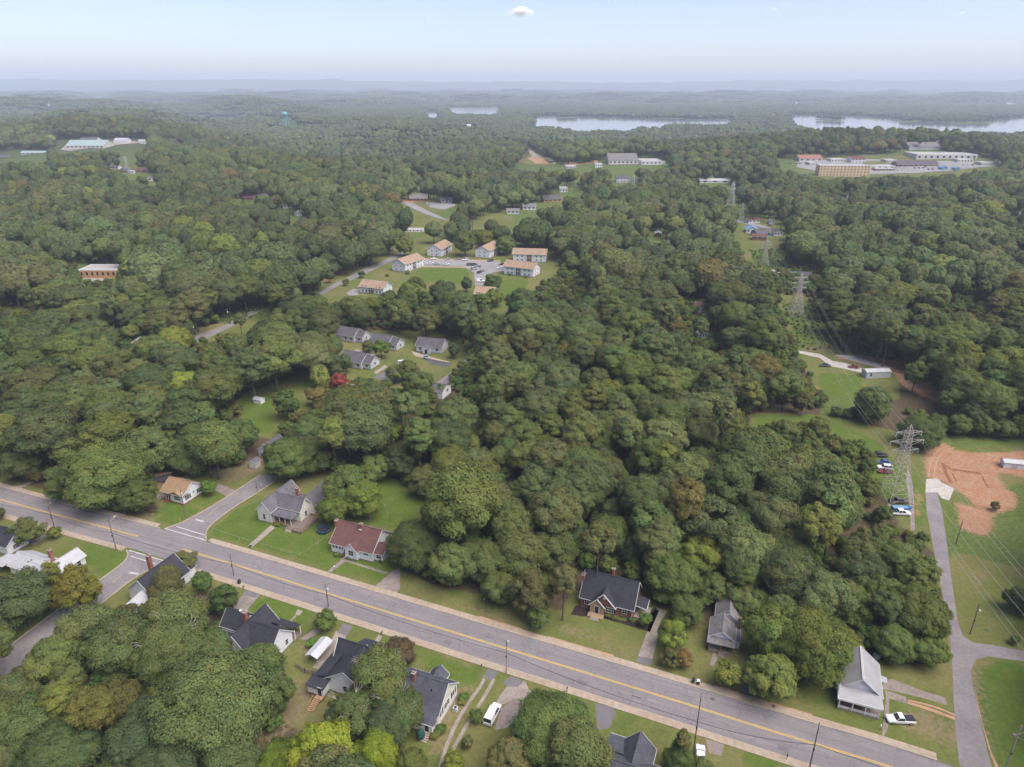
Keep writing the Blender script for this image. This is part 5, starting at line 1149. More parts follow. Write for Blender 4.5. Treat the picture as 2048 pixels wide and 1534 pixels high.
tr(2040, 1195, 28, 'olow', DK, 'dark tree cut by the right edge of the picture')
tr(2030, 1278, 10, 'round', (.8, .95, .7), 'low round bush by the right edge of the picture')
tr(570, 803, 28, 'round', (.85, 1.05, .75), 'round dark tree on the back lawn with the shed')
tr(632, 783, 24, 'round', (1.4, 1.0, .9), 'round brown purple shrub on the back lawn')
tr(678, 760, 21, 'round', (2.3, .50, 1.15), 'magenta crape myrtle in flower')
tr(637, 745, 22, 'willow', (1.7, 1.7, 1.1), 'pale weeping willow beside the magenta crape myrtle')
tr(762, 694, 18, 'round', (.95, 1.15, .75), 'round green tree in front of the grey roofed cottage')
tr(690, 715, 16, 'cedar', (.8, .95, .8), 'dark conical tree left of the lower grey cottage')
tr(835, 760, 34, 'olow', (.95, 1.05, .85), 'tree at the lower edge of the cottage lot')
tr(735, 690, 14, 'olow', LG, 'small tree between the upper and lower grey cottages')
tr(815, 735, 24, 'olow', BR, 'tree hiding the cars of the cottage lot')
tr(660, 690, 26, 'olow', BR, 'tree at the left end of the upper cottage')
tr(660, 725, 24, 'olow', DK, 'dark tree left of the lower cottage')
tr(830, 572, 26, 'olow', BR, 'tree at the lower edge of the apartment lawn, left')
tr(885, 578, 28, 'olow', DK, 'dark tree at the lower edge of the apartment lawn')
tr(640, 610, 22, 'olow', BR, 'tree at the bend of the apartment street')
tr(790, 740, 22, 'alow', LG, 'light young tree among the cottages')
tr(908, 690, 14, 'cedar', BL, 'blue green conifer beside the small grey cottage')
tr(738, 492, 36, 'big', (.95, .98, .85), 'tall tree with a thick trunk on the street by the apartments')
tr(808, 488, 20, 'olow', (1.35, 1.3, .75), 'bright green tree at the apartment entrance')
tr(933, 556, 14, 'cedar', DK, 'dark oval conifer in the apartment lawn')
tr(985, 562, 19, 'round', (.8, .95, .8), 'dark round tree in the middle of the apartment lot')
tr(1012, 480, 24, 'olow', BR, 'green tree between two apartment blocks')
tr(990, 590, 20, 'olow', (1.3, 1.3, .8), 'bright topped tree at the end of the apartment lot')
tr(1045, 598, 34, 'olow', (.75, .85, .75), 'dark tree at the right end of the apartment lawn')
tr(723, 545, 8, 'round', DK, 'dark bush beside the apartment street')
tr(692, 562, 7, 'round', (1.2, .95, .8), 'low brown bush beside the apartment street')
tr(970, 472, 20, 'olow', YG, 'yellow green tree behind the apartments')
tr(930, 480, 26, 'olow', BR, 'green tree behind the upper apartment blocks')
tr(1845, 858, 46, 'low', (.78, .92, .78), 'dark spreading tree behind the near steel tower')
tr(1750, 800, 40, 'olow', (.85, 1.0, .82), 'dark tree over the white trailer')
tr(1832, 748, 26, 'oak', (1.1, 1.15, .9), 'tall tree standing over the red clay')
tr(1930, 765, 40, 'oak', BR, 'tall bright tree right of the red clay')
tr(1985, 795, 44, 'oak', (1, 1.1, .85), 'tall tree with long bare trunk above the dirt lot')
tr(1905, 795, 28, 'oak', (1, 1.1, .85), 'tall narrow tree left above the dirt lot')
tr(2030, 788, 40, 'oak', BR, 'tall tree at the right edge above the dirt lot')
tr(1950, 822, 30, 'oak', DK, 'dark tall tree at the back of the dirt lot')
tr(1993, 1010, 11, 'alow', OL, 'thin half dead tree at the edge of the dirt lot')
for u_, v_, r_, ti_, la_ in [(1880, 838, 22, BR, 'leafy tree behind the clay lot, first from the tower'), (1920, 845, 24, (1, 1.1, .85), 'leafy tree behind the clay lot, second from the tower'), (1965, 846, 25, BR, 'leafy tree behind the clay lot, third from the tower'), (2012, 848, 26, (.95, 1.05, .85), 'leafy tree behind the clay lot, near the right edge'), (2048, 846, 26, BR, 'leafy tree behind the clay lot, cut by the right edge'), (1675, 1000, 40, BR, 'tree at the wood edge left of the parked row'), (1728, 1098, 46, (1, 1.05, .9), 'tree at the wood edge below the parked pickups'), (1795, 1120, 42, BR, 'tree at the wood edge beside the lane, upper one'), (1835, 1150, 42, (1.05, 1.1, .85), 'tree at the wood edge beside the lane, lower one'), (1720, 1130, 50, DK, 'dark tree in the wood right of the white building roof'), (1650, 935, 40, LG, 'tree at the wood edge left of the steel tower'), (800, 915, 40, DK, 'dark tree closing the back lawn of the brown roofed house'), (752, 925, 34, BR, 'tree at the head of the back lawn'), (850, 950, 38, OL, 'olive tree at the right of the back lawn'), (1430, 1165, 40, BR, 'tree behind the worn grey house'), (1495, 1190, 44, BR, 'tree right behind the worn grey house'), (1250, 1250, 0, BR, '')]:
    if r_: tr(u_, v_, r_, 'olow', ti_, la_)
tr(1640, 850, 24, 'olow', BR, 'tree on the strip of lawn beyond the wood')
tr(1575, 852, 30, 'olow', (.95, 1.05, .85), 'tree at the near end of the strip of lawn')

# ------------------------------------------------------------------ where the photograph shows open ground or a building
KEEP = [
    [(-20, 965), (120, 1000), (330, 1045), (520, 1095), (760, 1165), (920, 1215), (1100, 1270), (1300, 1332), (1500, 1392), (1700, 1450), (1900, 1505), (2060, 1545), (1500, 1545), (1300, 1450), (1000, 1355), (800, 1290), (600, 1225), (480, 1180), (380, 1150), (240, 1105), (100, 1060), (-20, 1030)],
    [(265, 1045), (300, 990), (310, 955), (350, 935), (430, 955), (520, 940), (560, 955), (420, 1080)],
    [(415, 1080), (470, 1010), (550, 970), (640, 950), (650, 1040), (690, 1040), (790, 1045), (790, 1180), (700, 1150)],
    [(760, 950), (815, 955), (800, 1040), (770, 1045)],
    [(800, 1165), (960, 1195), (960, 1240), (820, 1200)],
    [(1095, 1270), (1145, 1228), (1155, 1140), (1290, 1165), (1330, 1220), (1300, 1335)],
    [(1405, 1260), (1430, 1185), (1485, 1185), (1480, 1300), (1435, 1335), (1310, 1345), (1400, 1300)],
    [(1660, 1440), (1665, 1340), (1720, 1300), (1780, 1355), (1905, 1385), (1905, 1290), (1930, 1270), (2100, 1290), (2100, 1560), (1780, 1470)],
    [(1845, 930), (1890, 930), (1905, 1100), (1930, 1290), (1905, 1290), (1870, 1100)],
    [(1895, 1090), (2100, 1120), (2100, 1300), (1925, 1280)], [(1840, 885), (2100, 870), (2100, 1120), (1900, 1100), (1860, 990)],
    [(1500, 825), (1640, 825), (1730, 860), (1800, 895), (1860, 1000), (1850, 1082), (1775, 1062), (1748, 960), (1735, 905), (1640, 868), (1510, 855)],
    [(1585, 690), (1700, 695), (1790, 725), (1840, 740), (1860, 780), (2048, 850), (2048, 880), (1850, 850), (1760, 790), (1640, 790), (1630, 720)],
    [(1560, 590), (1610, 590), (1680, 705), (1590, 705)], [(1690, 855), (1790, 790), (1820, 850), (1760, 880)],
    [(636, 592), (655, 572), (720, 540), (790, 502), (850, 482), (1000, 488), (1095, 502), (1105, 545), (1060, 575), (1010, 610), (990, 610), (990, 575), (930, 572), (830, 556), (790, 572), (700, 585)],
    [(378, 692), (400, 660), (450, 640), (500, 612), (540, 606), (535, 622), (500, 640), (450, 668), (400, 694)], [(630, 598), (650, 565), (720, 532), (790, 497), (815, 500), (815, 512), (780, 530), (720, 560), (665, 592)],
    [(680, 658), (800, 668), (895, 682), (950, 705), (925, 735), (880, 788), (850, 788), (890, 742), (835, 722), (775, 735), (705, 742), (690, 715), (670, 690)],
    [(480, 870), (485, 800), (560, 770), (650, 750), (690, 750), (650, 800), (545, 800), (545, 900)], [(495, 870), (545, 870), (545, 940), (490, 940)],
    [(150, 522), (234, 522), (234, 570), (160, 572)], [(0, 600), (50, 605), (50, 640), (0, 640)],
    [(800, 394), (915, 398), (905, 420), (890, 440), (845, 432), (812, 415)], [(945, 434), (1010, 416), (1072, 408), (1072, 426), (1000, 438), (950, 444)], [(1085, 385), (1128, 388), (1125, 408), (1085, 408)],
    [(1035, 330), (1060, 294), (1120, 328), (1200, 318), (1220, 312), (1330, 312), (1335, 334), (1120, 338), (1040, 338)],
    [(1555, 312), (1650, 312), (1820, 300), (1960, 305), (2005, 325), (1960, 340), (1740, 352), (1640, 350), (1560, 332)], [(1815, 290), (1885, 288), (1885, 302), (1815, 302)],
    [(1475, 432), (1560, 432), (1570, 500), (1500, 510), (1480, 480)], [(1540, 532), (1630, 535), (1620, 570), (1550, 572)], [(1515, 490), (1545, 480), (1545, 535), (1515, 535)],
    [(1900, 590), (1970, 590), (1970, 622), (1900, 622)], [(1385, 600), (1412, 600), (1412, 628), (1385, 628)], [(1395, 662), (1445, 668), (1440, 682), (1395, 680)], [(1128, 560), (1172, 560), (1172, 602), (1128, 602)],
    [(1080, 550), (1150, 545), (1120, 595), (1080, 590)], 
     [(112, 275), (292, 272), (292, 300), (112, 304)], [(-10, 298), (95, 298), (95, 322), (-10, 322)],
    [(1560, 545), (1615, 545), (1615, 640), (1575, 640)], [(1225, 350), (1260, 350), (1260, 366), (1225, 366)], [(1118, 372), (1165, 372), (1165, 388), (1118, 388)],
    
    [(815, 455), (850, 450), (850, 465), (815, 468)], [(1150, 802), (1180, 802), (1180, 815), (1150, 815)], [(1300, 458), (1320, 458), (1320, 478), (1300, 478)],
    [(0, 1080), (60, 1100), (160, 1070), (260, 1100), (260, 1170), (100, 1190), (0, 1180)], [(160, 1240), (260, 1150), (345, 1140), (330, 1200), (240, 1250)],
    [(440, 1210), (520, 1180), (640, 1210), (720, 1260), (830, 1300), (980, 1345), (1220, 1420), (1500, 1500), (1480, 1600), (1240, 1600), (1000, 1500), (940, 1600), (830, 1500), (620, 1420), (540, 1420), (600, 1340), (440, 1310)],
    [(240, 310), (270, 310), (270, 335), (240, 335)], [(400, 1520), (560, 1400), (650, 1380), (640, 1430), (480, 1560)], [(560, 232), (585, 232), (585, 252), (560, 252)],
]
MAST = [(1265, 350, 386), (1460, 363, 425), (1482, 405, 440), (1688, 390, 426), (2030, 420, 468), (835, 352, 372), (255, 312, 335), (1528, 480, 530)]
for px, w_, *_r in NEIGH: KEEP.append([(px[0], px[1] - (7 if px[1] > 330 else 3)), (px[0] + w_, px[1] - (7 if px[1] > 330 else 3)), (px[0] + w_, px[1]), (px[0], px[1])])
for u, a, b in MAST: KEEP.append([(u - 7, a), (u + 7, a), (u + 7, (a + b) / 2), (u - 7, (a + b) / 2)])

# ------------------------------------------------------------------ filling the woods
cand = []
def jitter_grid(y0, y1, sp_, margin):
    out = []; y = y0
    while y < y1:
        half = (y * cp + H * sp) * 1024 / F + margin
        x = -half + rng.uniform(0, sp_)
        while x < half:
            out.append((x + rng.uniform(-.42, .42) * sp_, y + rng.uniform(-.42, .42) * sp_)); x += sp_
        y += sp_ * .92
    return out
pts = jitter_grid(62, 420, 9.3, 25) + jitter_grid(420, 900, 10.4, 30) + jitter_grid(900, 1750, 11.2, 40)
P = np.array(pts); n = len(P)
hh = hgt(P[:, 0], P[:, 1])
kind_i = nr.random(n); sc_ = nr.uniform(.86, 1.62, n)
# stands: taller and shorter patches, so that the canopy rolls
st = np.sin(P[:, 0] / 31 + 1.1) * np.sin(P[:, 1] / 44 + P[:, 0] / 90) + .6 * np.sin(P[:, 0] / 13 + P[:, 1] / 17)
sc_ *= 1 + .17 * st
kn = np.where(kind_i < .76, 0, np.where(kind_i < .87, 1, np.where(kind_i < .96, 2, 3)))   # oak tall airy pine
sc_ = np.where(kn % 2 == 1, np.minimum(sc_, 1.12), sc_); rr_ = np.choose(kn, [6.0, 4.4, 5.0, 3.6]) * sc_; tt_ = np.choose(kn, [14.2, 21.0, 12.2, 21.4]) * sc_
ok = nr.random(n) > .10
sc_ = np.where(nr.random(n) < .14, sc_ * .62, sc_)
man = np.array([[t[1], t[2], KINDS[t[0]][0][2] * t[4]] for t in TREE_ITEMS])
for m in man:
    ok &= np.hypot(P[:, 0] - m[0], P[:, 1] - m[1]) > m[2] * .62 + 2.0
for a_, b_ in zip(CL, CL[1:]):
    for q_ in np.linspace(0, 1, max(2, int(math.dist(a_, b_) / 3))): ok &= np.hypot(P[:, 0] - a_[0] - (b_[0] - a_[0]) * q_, P[:, 1] - a_[1] - (b_[1] - a_[1]) * q_) > 9
zc_ = hh + tt_ - rr_ * .85
def blocked(x, y, zc, rx, rz, polys, low=None):
    f = y * cp - (zc - H) * sp; u = 1024 + F * x / f; v = 767 - F * (y * sp + (zc - H) * cp) / f
    b = np.zeros(len(x), bool); pu = F * rx / f; pv = F * rz / f
    pu = np.where(f < 250, pu * 1.06, pu)
    S = [(0, 0)] + [(.97 * cos(a), .97 * sin(a)) for a in np.linspace(0, 2 * pi, 12, endpoint=False)]
    for p in polys:
        q = np.array(p); near = (u + pu > q[:, 0].min()) & (u - pu < q[:, 0].max()) & (v + pv * 2 > q[:, 1].min()) & (v - pv < q[:, 1].max())
        if not near.any(): continue
        k = np.where(near)[0]; bb = np.zeros(len(k), bool)
        for cx, cy in S: bb |= pip(u[k] + cx * pu[k], v[k] + cy * pv[k], p)
        if low is not None: bb |= pip(u[k], v[k] + F * low[k] / f[k] * .8, p)
        b[k] |= bb
    return b
ok &= ~blocked(P[:, 0], P[:, 1], zc_, rr_, rr_ * 1.08, KEEP, tt_ - rr_)
ok &= ~(np.any([pip(P[:, 0], P[:, 1], lp) for lp in lake_polys], axis=0))
zones = [('wood behind the brick house', 1100, 1900, 830, 1250), ('wood below the cottages', 500, 1100, 740, 1130),
         ('wood at the upper left', -200, 500, 560, 960), ('wood below the apartments', 500, 1000, 560, 740),
         ('wood right of the apartments', 1000, 1560, 540, 830), ('wood right of the power line cut', 1560, 2300, 480, 830), ('wood in the lower left', -200, 700, 1100, 1800), ('wood at the right edge', 1900, 2400, 830, 1800)]
fu, fv, ff = proj(P[:, 0], P[:, 1], zc_)
pal = [(1, 1, 1), (1.06, 1.10, .88), (.86, .94, .92), (1.17, 1.14, .85), (1.14, 1.02, .96), (.92, 1.03, .88), (1.05, 1.08, 1.05), (.78, .85, .88), (1.26, 1.2, .82), (1.55, 1.50, .78), (1.45, 1.02, .85), (1.4, 1.3, 1.3)]
pw = [.17, .18, .14, .09, .10, .12, .06, .06, .03, .025, .015, .01]
pc = nr.choice(len(pal), n, p=pw)
names_k = ['oak', 'tall', 'airy', 'pine']
word_k = ['rounded broadleaf tree', 'tall narrow broadleaf tree', 'loose crowned tree', 'tall pine']
tint_w = ['mid green', 'fresh green', 'dark green', 'yellowish green', 'olive', 'deep green', 'grey green', 'very dark', 'yellow green', 'bright lime', 'brownish', 'pale grey']
fill = [i for i in np.where(ok)[0]]
vis = [i for i in fill if -60 < fu[i] < 2108 and fv[i] < 1640]
vis.sort(key=lambda i: -rr_[i] / ff[i])
n_ind = max(0, 300 - len(TREE_ITEMS)); ind = set(vis[:n_ind])
for i in vis[:n_ind]:
    z = next((zn for zn in zones if zn[1] <= fu[i] < zn[2] and zn[3] <= fv[i] < zn[4]), None)
    zn = z[0] if z else 'woodland beyond the houses'
    if z:
        cx_ = ('left', 'centre', 'right')[min(2, int(3 * (max(fu[i], 0) - max(z[1], 0)) / (min(z[2], 2048) - max(z[1], 0))))]; cy_ = ('back', 'middle', 'front')[min(2, int(3 * (fv[i] - z[3]) / (min(z[4], 1534) - z[3])))]
        lab = '%s %s, %s %s of the %s' % (tint_w[pc[i]], word_k[kn[i]], cy_, cx_, zn)
    else: lab = tint_w[pc[i]] + ' ' + word_k[kn[i]] + ' in the ' + zn
    TREE_ITEMS.append([names_k[kn[i]], P[i, 0], P[i, 1], hh[i], sc_[i], pal[pc[i]], lab, lab, False])
name_of = {'low': 'oak_tree', 'olow': 'broadleaf_tree', 'alow': 'broadleaf_tree', 'big': 'oak_tree', 'oak': 'broadleaf_tree', 'tall': 'tall_tree', 'airy': 'broadleaf_tree', 'cedar': 'conifer_tree', 'round': 'shrub', 'willow': 'willow_tree', 'pine': 'pine_tree'}
dl = MB()
for k in range(4):
    a = k * 1.7 + .4; p0 = (0, 0, 6.0); p1 = (cos(a) * 3.0, sin(a) * 3.0, 11.6 + .6 * (k % 3)); dl.bar(p0, p1, .12, .07, 5)
    for j in range(4):
        b = a + (j - 1.5) * .5; q = (p1[0] + cos(b) * 1.3, p1[1] + sin(b) * 1.3, p1[2] + .9 + .3 * j); dl.bar(p1, q, .055, .03, 4)
        dl.bar(q, (q[0] + cos(b + .7) * .9, q[1] + sin(b + .7) * .9, q[2] + .5), .05, .02, 4)
dead_mesh = dl.mesh('dead_limbs', 'bark_pale')
for i, (kind, x, y, z, s, tint, label, group, dead) in enumerate(TREE_ITEMS):
    ms = KINDS[kind]; cm, tm, r0, h0 = ms[i % len(ms)]
    e = thing(name_of[kind], label, 'shrub' if kind == 'round' and s < 1.5 else 'tree', (x, y, z), rng.uniform(0, 6.28), group)
    if group: e['group'] = group
    e.scale = (s, s, s * rng.uniform(.88, 1.14))
    for nm, m_ in (('trunk', tm), ('crown', cm)):
        o = bpy.data.objects.new(nm, m_); COL.objects.link(o); o.parent = e
        o['tint'] = [float(t * rng.uniform(.95, 1.05)) for t in tint]
    if dead:
        o = bpy.data.objects.new('dead_limbs', dead_mesh); COL.objects.link(o); o.parent = e; k_ = r0 / 6.3; o.scale = (k_, k_, h0 / 14.6)

# the rest of the woods: one mass, instanced over points
lib = bpy.data.collections.new('tree_library'); LIBN = []
def lib_add(name, me):
    o = bpy.data.objects.new('%03d_%s' % (len(LIBN), name), me); lib.objects.link(o); LIBN.append(o); return len(LIBN) - 1
def joined(cm, tm):
    bm = bmesh.new(); bm.from_mesh(cm); nf = len(bm.faces); bm.from_mesh(tm)
    bm.faces.ensure_lookup_table()
    for f in bm.faces[nf:]: f.material_index = 1
    me_ = bpy.data.meshes.new('tree'); bm.to_mesh(me_); bm.free(); me_.materials.append(cm.materials[0]); me_.materials.append(tm.materials[0])
    if cm.name in SOFT: soften(me_, np.concatenate([SOFT[cm.name], np.zeros((len(me_.vertices) - len(SOFT[cm.name]), 3))]))
    return me_
hi = {k: [lib_add('tree', joined(c[0], c[1])) for c in KINDS[k]] for k in names_k}
lo = {}
for k, (R0, zc, hz_, nl, lr, r0) in {'oak': (6.0, 9.0, 5.2, 34, (1.3, 2.6), .36), 'tall': (4.3, 14.5, 6.8, 20, (1.4, 2.4), .32), 'airy': (5.0, 8.0, 4.2, 18, (1.1, 1.9), .26), 'pine': (3.6, 17., 4.4, 15, (1.1, 1.8), .27)}.items():
    lo[k] = []
    for s in range(4 if k == 'oak' else 1):
        r_ = np.random.default_rng(400 + s + len(lo) * 10); nb = [34, 60, 24, 44][s]
        dv, df = dome(r_, R0, zc, hz_, ICO3, nb, .28, .36 if nb < 50 else .26)
        fn = dv[df]; nrm = np.cross(fn[:, 1] - fn[:, 0], fn[:, 2] - fn[:, 0]); nrm /= np.linalg.norm(nrm, axis=1)[:, None]
        pk = r_.choice(len(df), 1500); w_ = r_.dirichlet((1, 1, 1), 1500); Pn = (fn[pk] * w_[:, :, None]).sum(1) + nrm[pk] * r_.uniform(0, .30, (1500, 1))
        N = nrm[pk] + r_.normal(size=(1500, 3)) * .30 + np.array([0, 0, .15]); N /= np.linalg.norm(N, axis=1)[:, None]
        A = np.cross(N, r_.normal(size=N.shape)); A /= np.linalg.norm(A, axis=1)[:, None]; B = np.cross(N, A); sz = r_.uniform(.30, .62, (1500, 1))
        V = np.stack([Pn - A * sz, Pn - B * sz, Pn + A * sz, Pn + B * sz], 1).reshape(-1, 3); Q = np.arange(6000).reshape(-1, 4)
        c = (1 + r_.normal(size=1500) * .10).repeat(4)[:, None] * np.ones((1, 3)); T = df + len(V)
        V = np.concatenate([V, dv]); c = np.concatenate([c, np.full((len(dv), 3), .95)])
        cmh = mesh_np('crown', V, Q, T, c, ['leaves_mid']); cmh.polygons.foreach_set('use_smooth', [True] * len(cmh.polygons))
        lo[k].append(lib_add('tree_mid', joined(cmh, trunk_arrays(s, zc, r0, R0, zc, 3).mesh('trunk', 'bark'))))
# patches of distant canopy
def patch(seed, size, sp_, R0, ico_, nb):
    r = np.random.default_rng(seed); Vs = []; Ts = []; Cs = []; o = 0; k = int(size / sp_)
    for i in range(k):
        for j in range(k):
            x = (i + .5 + r.uniform(-.38, .38)) * sp_ - size / 2; y = (j + .5 + r.uniform(-.38, .38)) * sp_ - size / 2
            Rr = R0 * r.uniform(.70, 1.28); top = r.uniform(10, 19.5)
            dv, df = dome(r, Rr, top - Rr * .8, Rr * r.uniform(.75, 1.0), ico_, nb, .26, .42)
            Vs.append(dv + np.array([x, y, 0])); Ts.append(df + o); o += len(dv)
            v = r.uniform(.78, 1.2); h = r.normal() * .07
            Cs.append(np.tile([v * (1 + h), v, v * (1 - h)], (len(dv), 1)))
    V = np.concatenate(Vs); T = np.concatenate(Ts); C = np.concatenate(Cs)
    g = size / 2 + 2; fl = np.array([[-g, -g, 4.5], [g, -g, 4.5], [g, g, 4.5], [-g, g, 4.5]])
    Q = np.array([[len(V), len(V) + 1, len(V) + 2, len(V) + 3]]); V = np.concatenate([V, fl]); C = np.concatenate([C, np.full((4, 3), .7)])
    me_ = mesh_np('canopy', V, Q, T, C, ['leaves_far']); me_.polygons.foreach_set('use_smooth', [True] * len(me_.polygons)); return me_
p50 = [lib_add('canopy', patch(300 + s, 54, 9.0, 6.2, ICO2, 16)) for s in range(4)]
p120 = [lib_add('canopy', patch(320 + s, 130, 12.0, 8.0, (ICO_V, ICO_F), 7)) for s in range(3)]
pos, idx, rot, scl, tin = [], [], [], [], []
def put(x, y, z, k, rz, s, t): pos.append((x, y, z)); idx.append(k); rot.append((0, 0, rz)); scl.append((s, s, s * rng.uniform(.84, 1.14))); tin.append(t)
for i in fill:
    if i in ind: continue
    k = names_k[kn[i]]; t = pal[pc[i]]; g_ = 1 + .16 * sin(P[i, 0] / 37 + 1) * sin(P[i, 1] / 52) + .10 * sin(P[i, 0] / 140 + P[i, 1] / 95); t = (t[0] * g_ * (1 + .06 * sin(P[i, 0] / 61 + P[i, 1] / 33)), t[1] * g_, t[2] * g_)
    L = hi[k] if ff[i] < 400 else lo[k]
    put(P[i, 0], P[i, 1], hh[i], rng.choice(L), rng.uniform(0, 6.28), sc_[i], t)
def far_fill(y0, y1, sp_, L, margin, rx, zc0):
    pts = np.array([(x, y) for x, y in jitter_grid(y0, y1, sp_, margin)]); z = hgt(pts[:, 0], pts[:, 1])
    b = blocked(pts[:, 0], pts[:, 1], z + zc0, np.full(len(pts), rx), np.full(len(pts), 6.), KEEP)
    for lp in lake_polys: b |= pip(pts[:, 0], pts[:, 1], lp)
    for k in range(len(pts)):
        if not b[k]:
            v = rng.uniform(.85, 1.15); put(pts[k, 0], pts[k, 1], max(float(z[k]), LAKE + .5 if pts[k, 0] > -900 and pts[k, 1] < 5200 and pts[k, 1] > 1700 else -1e9) - 1.5, rng.choice(L), rng.choice([0, pi / 2, pi, -pi / 2]) + rng.uniform(-.2, .2), rng.uniform(.98, 1.08), (v, v * rng.uniform(.96, 1.04), v))
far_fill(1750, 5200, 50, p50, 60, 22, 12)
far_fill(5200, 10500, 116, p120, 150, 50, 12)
for x, y, hw, dm in ISLANDS:
    for k in range(max(5, int(hw * dm / 70))):
        a = rng.uniform(0, 6.28); q_ = rng.uniform(0, .92) ** .5
        put(x + hw * q_ * cos(a), y + dm * q_ * sin(a), LAKE + 1.0, rng.choice(lo['oak']), rng.uniform(0, 6.28), rng.uniform(.9, 1.3), (.9, .95, .95))
def gn_points(name, pos, idx, rot, scl, tin, coll):
    me_ = bpy.data.meshes.new(name); me_.vertices.add(len(pos)); me_.vertices.foreach_set('co', np.array(pos, np.float32).ravel())
    a = me_.attributes.new('idx', 'INT', 'POINT'); a.data.foreach_set('value', np.array(idx, np.int32))
    for nm, ar in (('rot', rot), ('scl', scl), ('tint', tin)):
        a = me_.attributes.new(nm, 'FLOAT_VECTOR', 'POINT'); a.data.foreach_set('vector', np.array(ar, np.float32).ravel())
    o = bpy.data.objects.new(name, me_); COL.objects.link(o); o['kind'] = 'stuff'
    g = bpy.data.node_groups.new(name, 'GeometryNodeTree')
    g.interface.new_socket('Geometry', in_out='INPUT', socket_type='NodeSocketGeometry'); g.interface.new_socket('Geometry', in_out='OUTPUT', socket_type='NodeSocketGeometry')
    N = g.nodes; L = g.links; gi = N.new('NodeGroupInput'); go = N.new('NodeGroupOutput')
    ci = N.new('GeometryNodeCollectionInfo'); ci.inputs[0].default_value = coll; ci.inputs['Separate Children'].default_value = True; ci.inputs['Reset Children'].default_value = True
    io = N.new('GeometryNodeInstanceOnPoints'); io.inputs['Pick Instance'].default_value = True
    def na(nm, ty):
        q_ = N.new('GeometryNodeInputNamedAttribute'); q_.data_type = ty; q_.inputs[0].default_value = nm; return q_.outputs[0]
    L.new(gi.outputs[0], io.inputs['Points']); L.new(ci.outputs[0], io.inputs['Instance'])
    L.new(na('idx', 'INT'), io.inputs['Instance Index']); L.new(na('rot', 'FLOAT_VECTOR'), io.inputs['Rotation']); L.new(na('scl', 'FLOAT_VECTOR'), io.inputs['Scale'])
    L.new(io.outputs[0], go.inputs[0])
    md = o.modifiers.new('woods', 'NODES'); md.node_group = g
    return o
o = gn_points('woodland', pos, idx, rot, scl, tin, lib)
tag(o, 'unbroken green woodland stretching to the hazy horizon', 'woodland')
print('TREES individual', len(TREE_ITEMS), 'mass', len(pos))
# low brush, vines and shrubs along the wood edges and on the rough ground
ub = [lib_add('bush', joined(KINDS['round'][k][0], KINDS['round'][k][1])) for k in range(2)]
pos, idx, rot, scl, tin = [], [], [], [], []
bx_ = np.array(jitter_grid(75, 560, 2.7, 10)); bu, bv, bf = proj(bx_[:, 0], bx_[:, 1], hgt(bx_[:, 0], bx_[:, 1]))
inb = np.zeros(len(bx_), bool)
for p in BRUSH: inb |= pip(bu, bv, p)
ing = np.zeros(len(bx_), bool)
for p in GRASS: ing |= pip(bu, bv, p)
hard = np.zeros(len(bx_), bool)
for p in KEEP[:22]: hard |= pip(bu, bv, p)
for k in range(len(bx_)):
    if inb[k]:
        if rng.random() < .75 and bf[k] > 300: put(bx_[k, 0], bx_[k, 1], -.5, rng.choice(ub), rng.uniform(0, 6.28), rng.uniform(.16, .40), (rng.uniform(1.15, 1.5), rng.uniform(1.25, 1.55), .8))
    elif not ing[k] and not hard[k] and rng.random() < .45:
        put(bx_[k, 0], bx_[k, 1], -.3, rng.choice(ub), rng.uniform(0, 6.28), rng.uniform(.45, 1.3), (rng.uniform(.8, 1.2), rng.uniform(.9, 1.25), .8))
o = gn_points('undergrowth', pos, idx, rot, scl, tin, lib)
tag(o, 'low brush and vines along the wood edges', 'undergrowth')

# ------------------------------------------------------------------ far buildings
def flat_building(name, label, px, wpx, d, hgt_, wall, roof='flat_roof', rows=0, cols=0, cat='building', rz=0.0, parapet=.6, win='glass', gable=False):
    x, y, z = R(*px); s = math.hypot(y * cp + (H - z) * sp, 0) / F; w = wpx * s / max(.3, cos(rz))
    h = House(name, label, loc=(x, y, z - 1.0), wall=wall, roof=roof, cat=cat, rz=rz)
    if gable: h.block(0, w, 0, d, hgt_, hgt_ + min(d, w) * .22, 'x' if w > d else 'y', z0=-.3, ov=.5); h.fm = MB(); h.wm.box(.05, w - .05, .05, d - .05, -2, .4)
    else: h.wm.box(0, w, 0, d, -2, hgt_); h.rm.box(.3, w - .3, .3, d - .3, hgt_, hgt_ + .15); h.tm.box(0, w, 0, .28, hgt_, hgt_ + parapet).box(0, w, d - .28, d, hgt_, hgt_ + parapet).box(0, .28, .28, d - .28, hgt_, hgt_ + parapet).box(w - .28, w, .28, d - .28, hgt_, hgt_ + parapet)
    for r in range(rows):
        for c in range(cols):
            cw = w / cols; fh = hgt_ / max(rows, 1)
            MB().box(cw * (c + .32), cw * (c + .68), -.08, .02, 1 + fh * r + fh * .30, 1 + fh * r + fh * .66).obj('window', win, h.t)
    h.done(); return h
flat_building('hotel', 'long tan hotel block with rows of windows above the far trees', (1637, 352), 98, 17, 15, 'hotel_wall', rows=4, cols=15, rz=rad(-4), cat='hotel')
flat_building('shopping_centre', 'long white shopping centre at the top of the far car park', (1832, 319), 118, 45, 8.5, 'store_wall', rows=1, cols=10, rz=rad(-3))
flat_building('store_annex', 'pale tan roofed building above the shopping centre', (1818, 300), 62, 30, 6, 'store_wall', 'roof_worn', gable=True)
flat_building('brick_store', 'low store with grey roof and brick front in the far car park', (1795, 334), 82, 22, 4.5, 'brick_far', 'roof_slate', gable=True, rows=1, cols=8)
flat_building('red_roofed_store', 'red roofed store at the left of the far car park', (1598, 323), 46, 22, 5.5, 'store_wall', 'brick_far', gable=True, rows=1, cols=4)
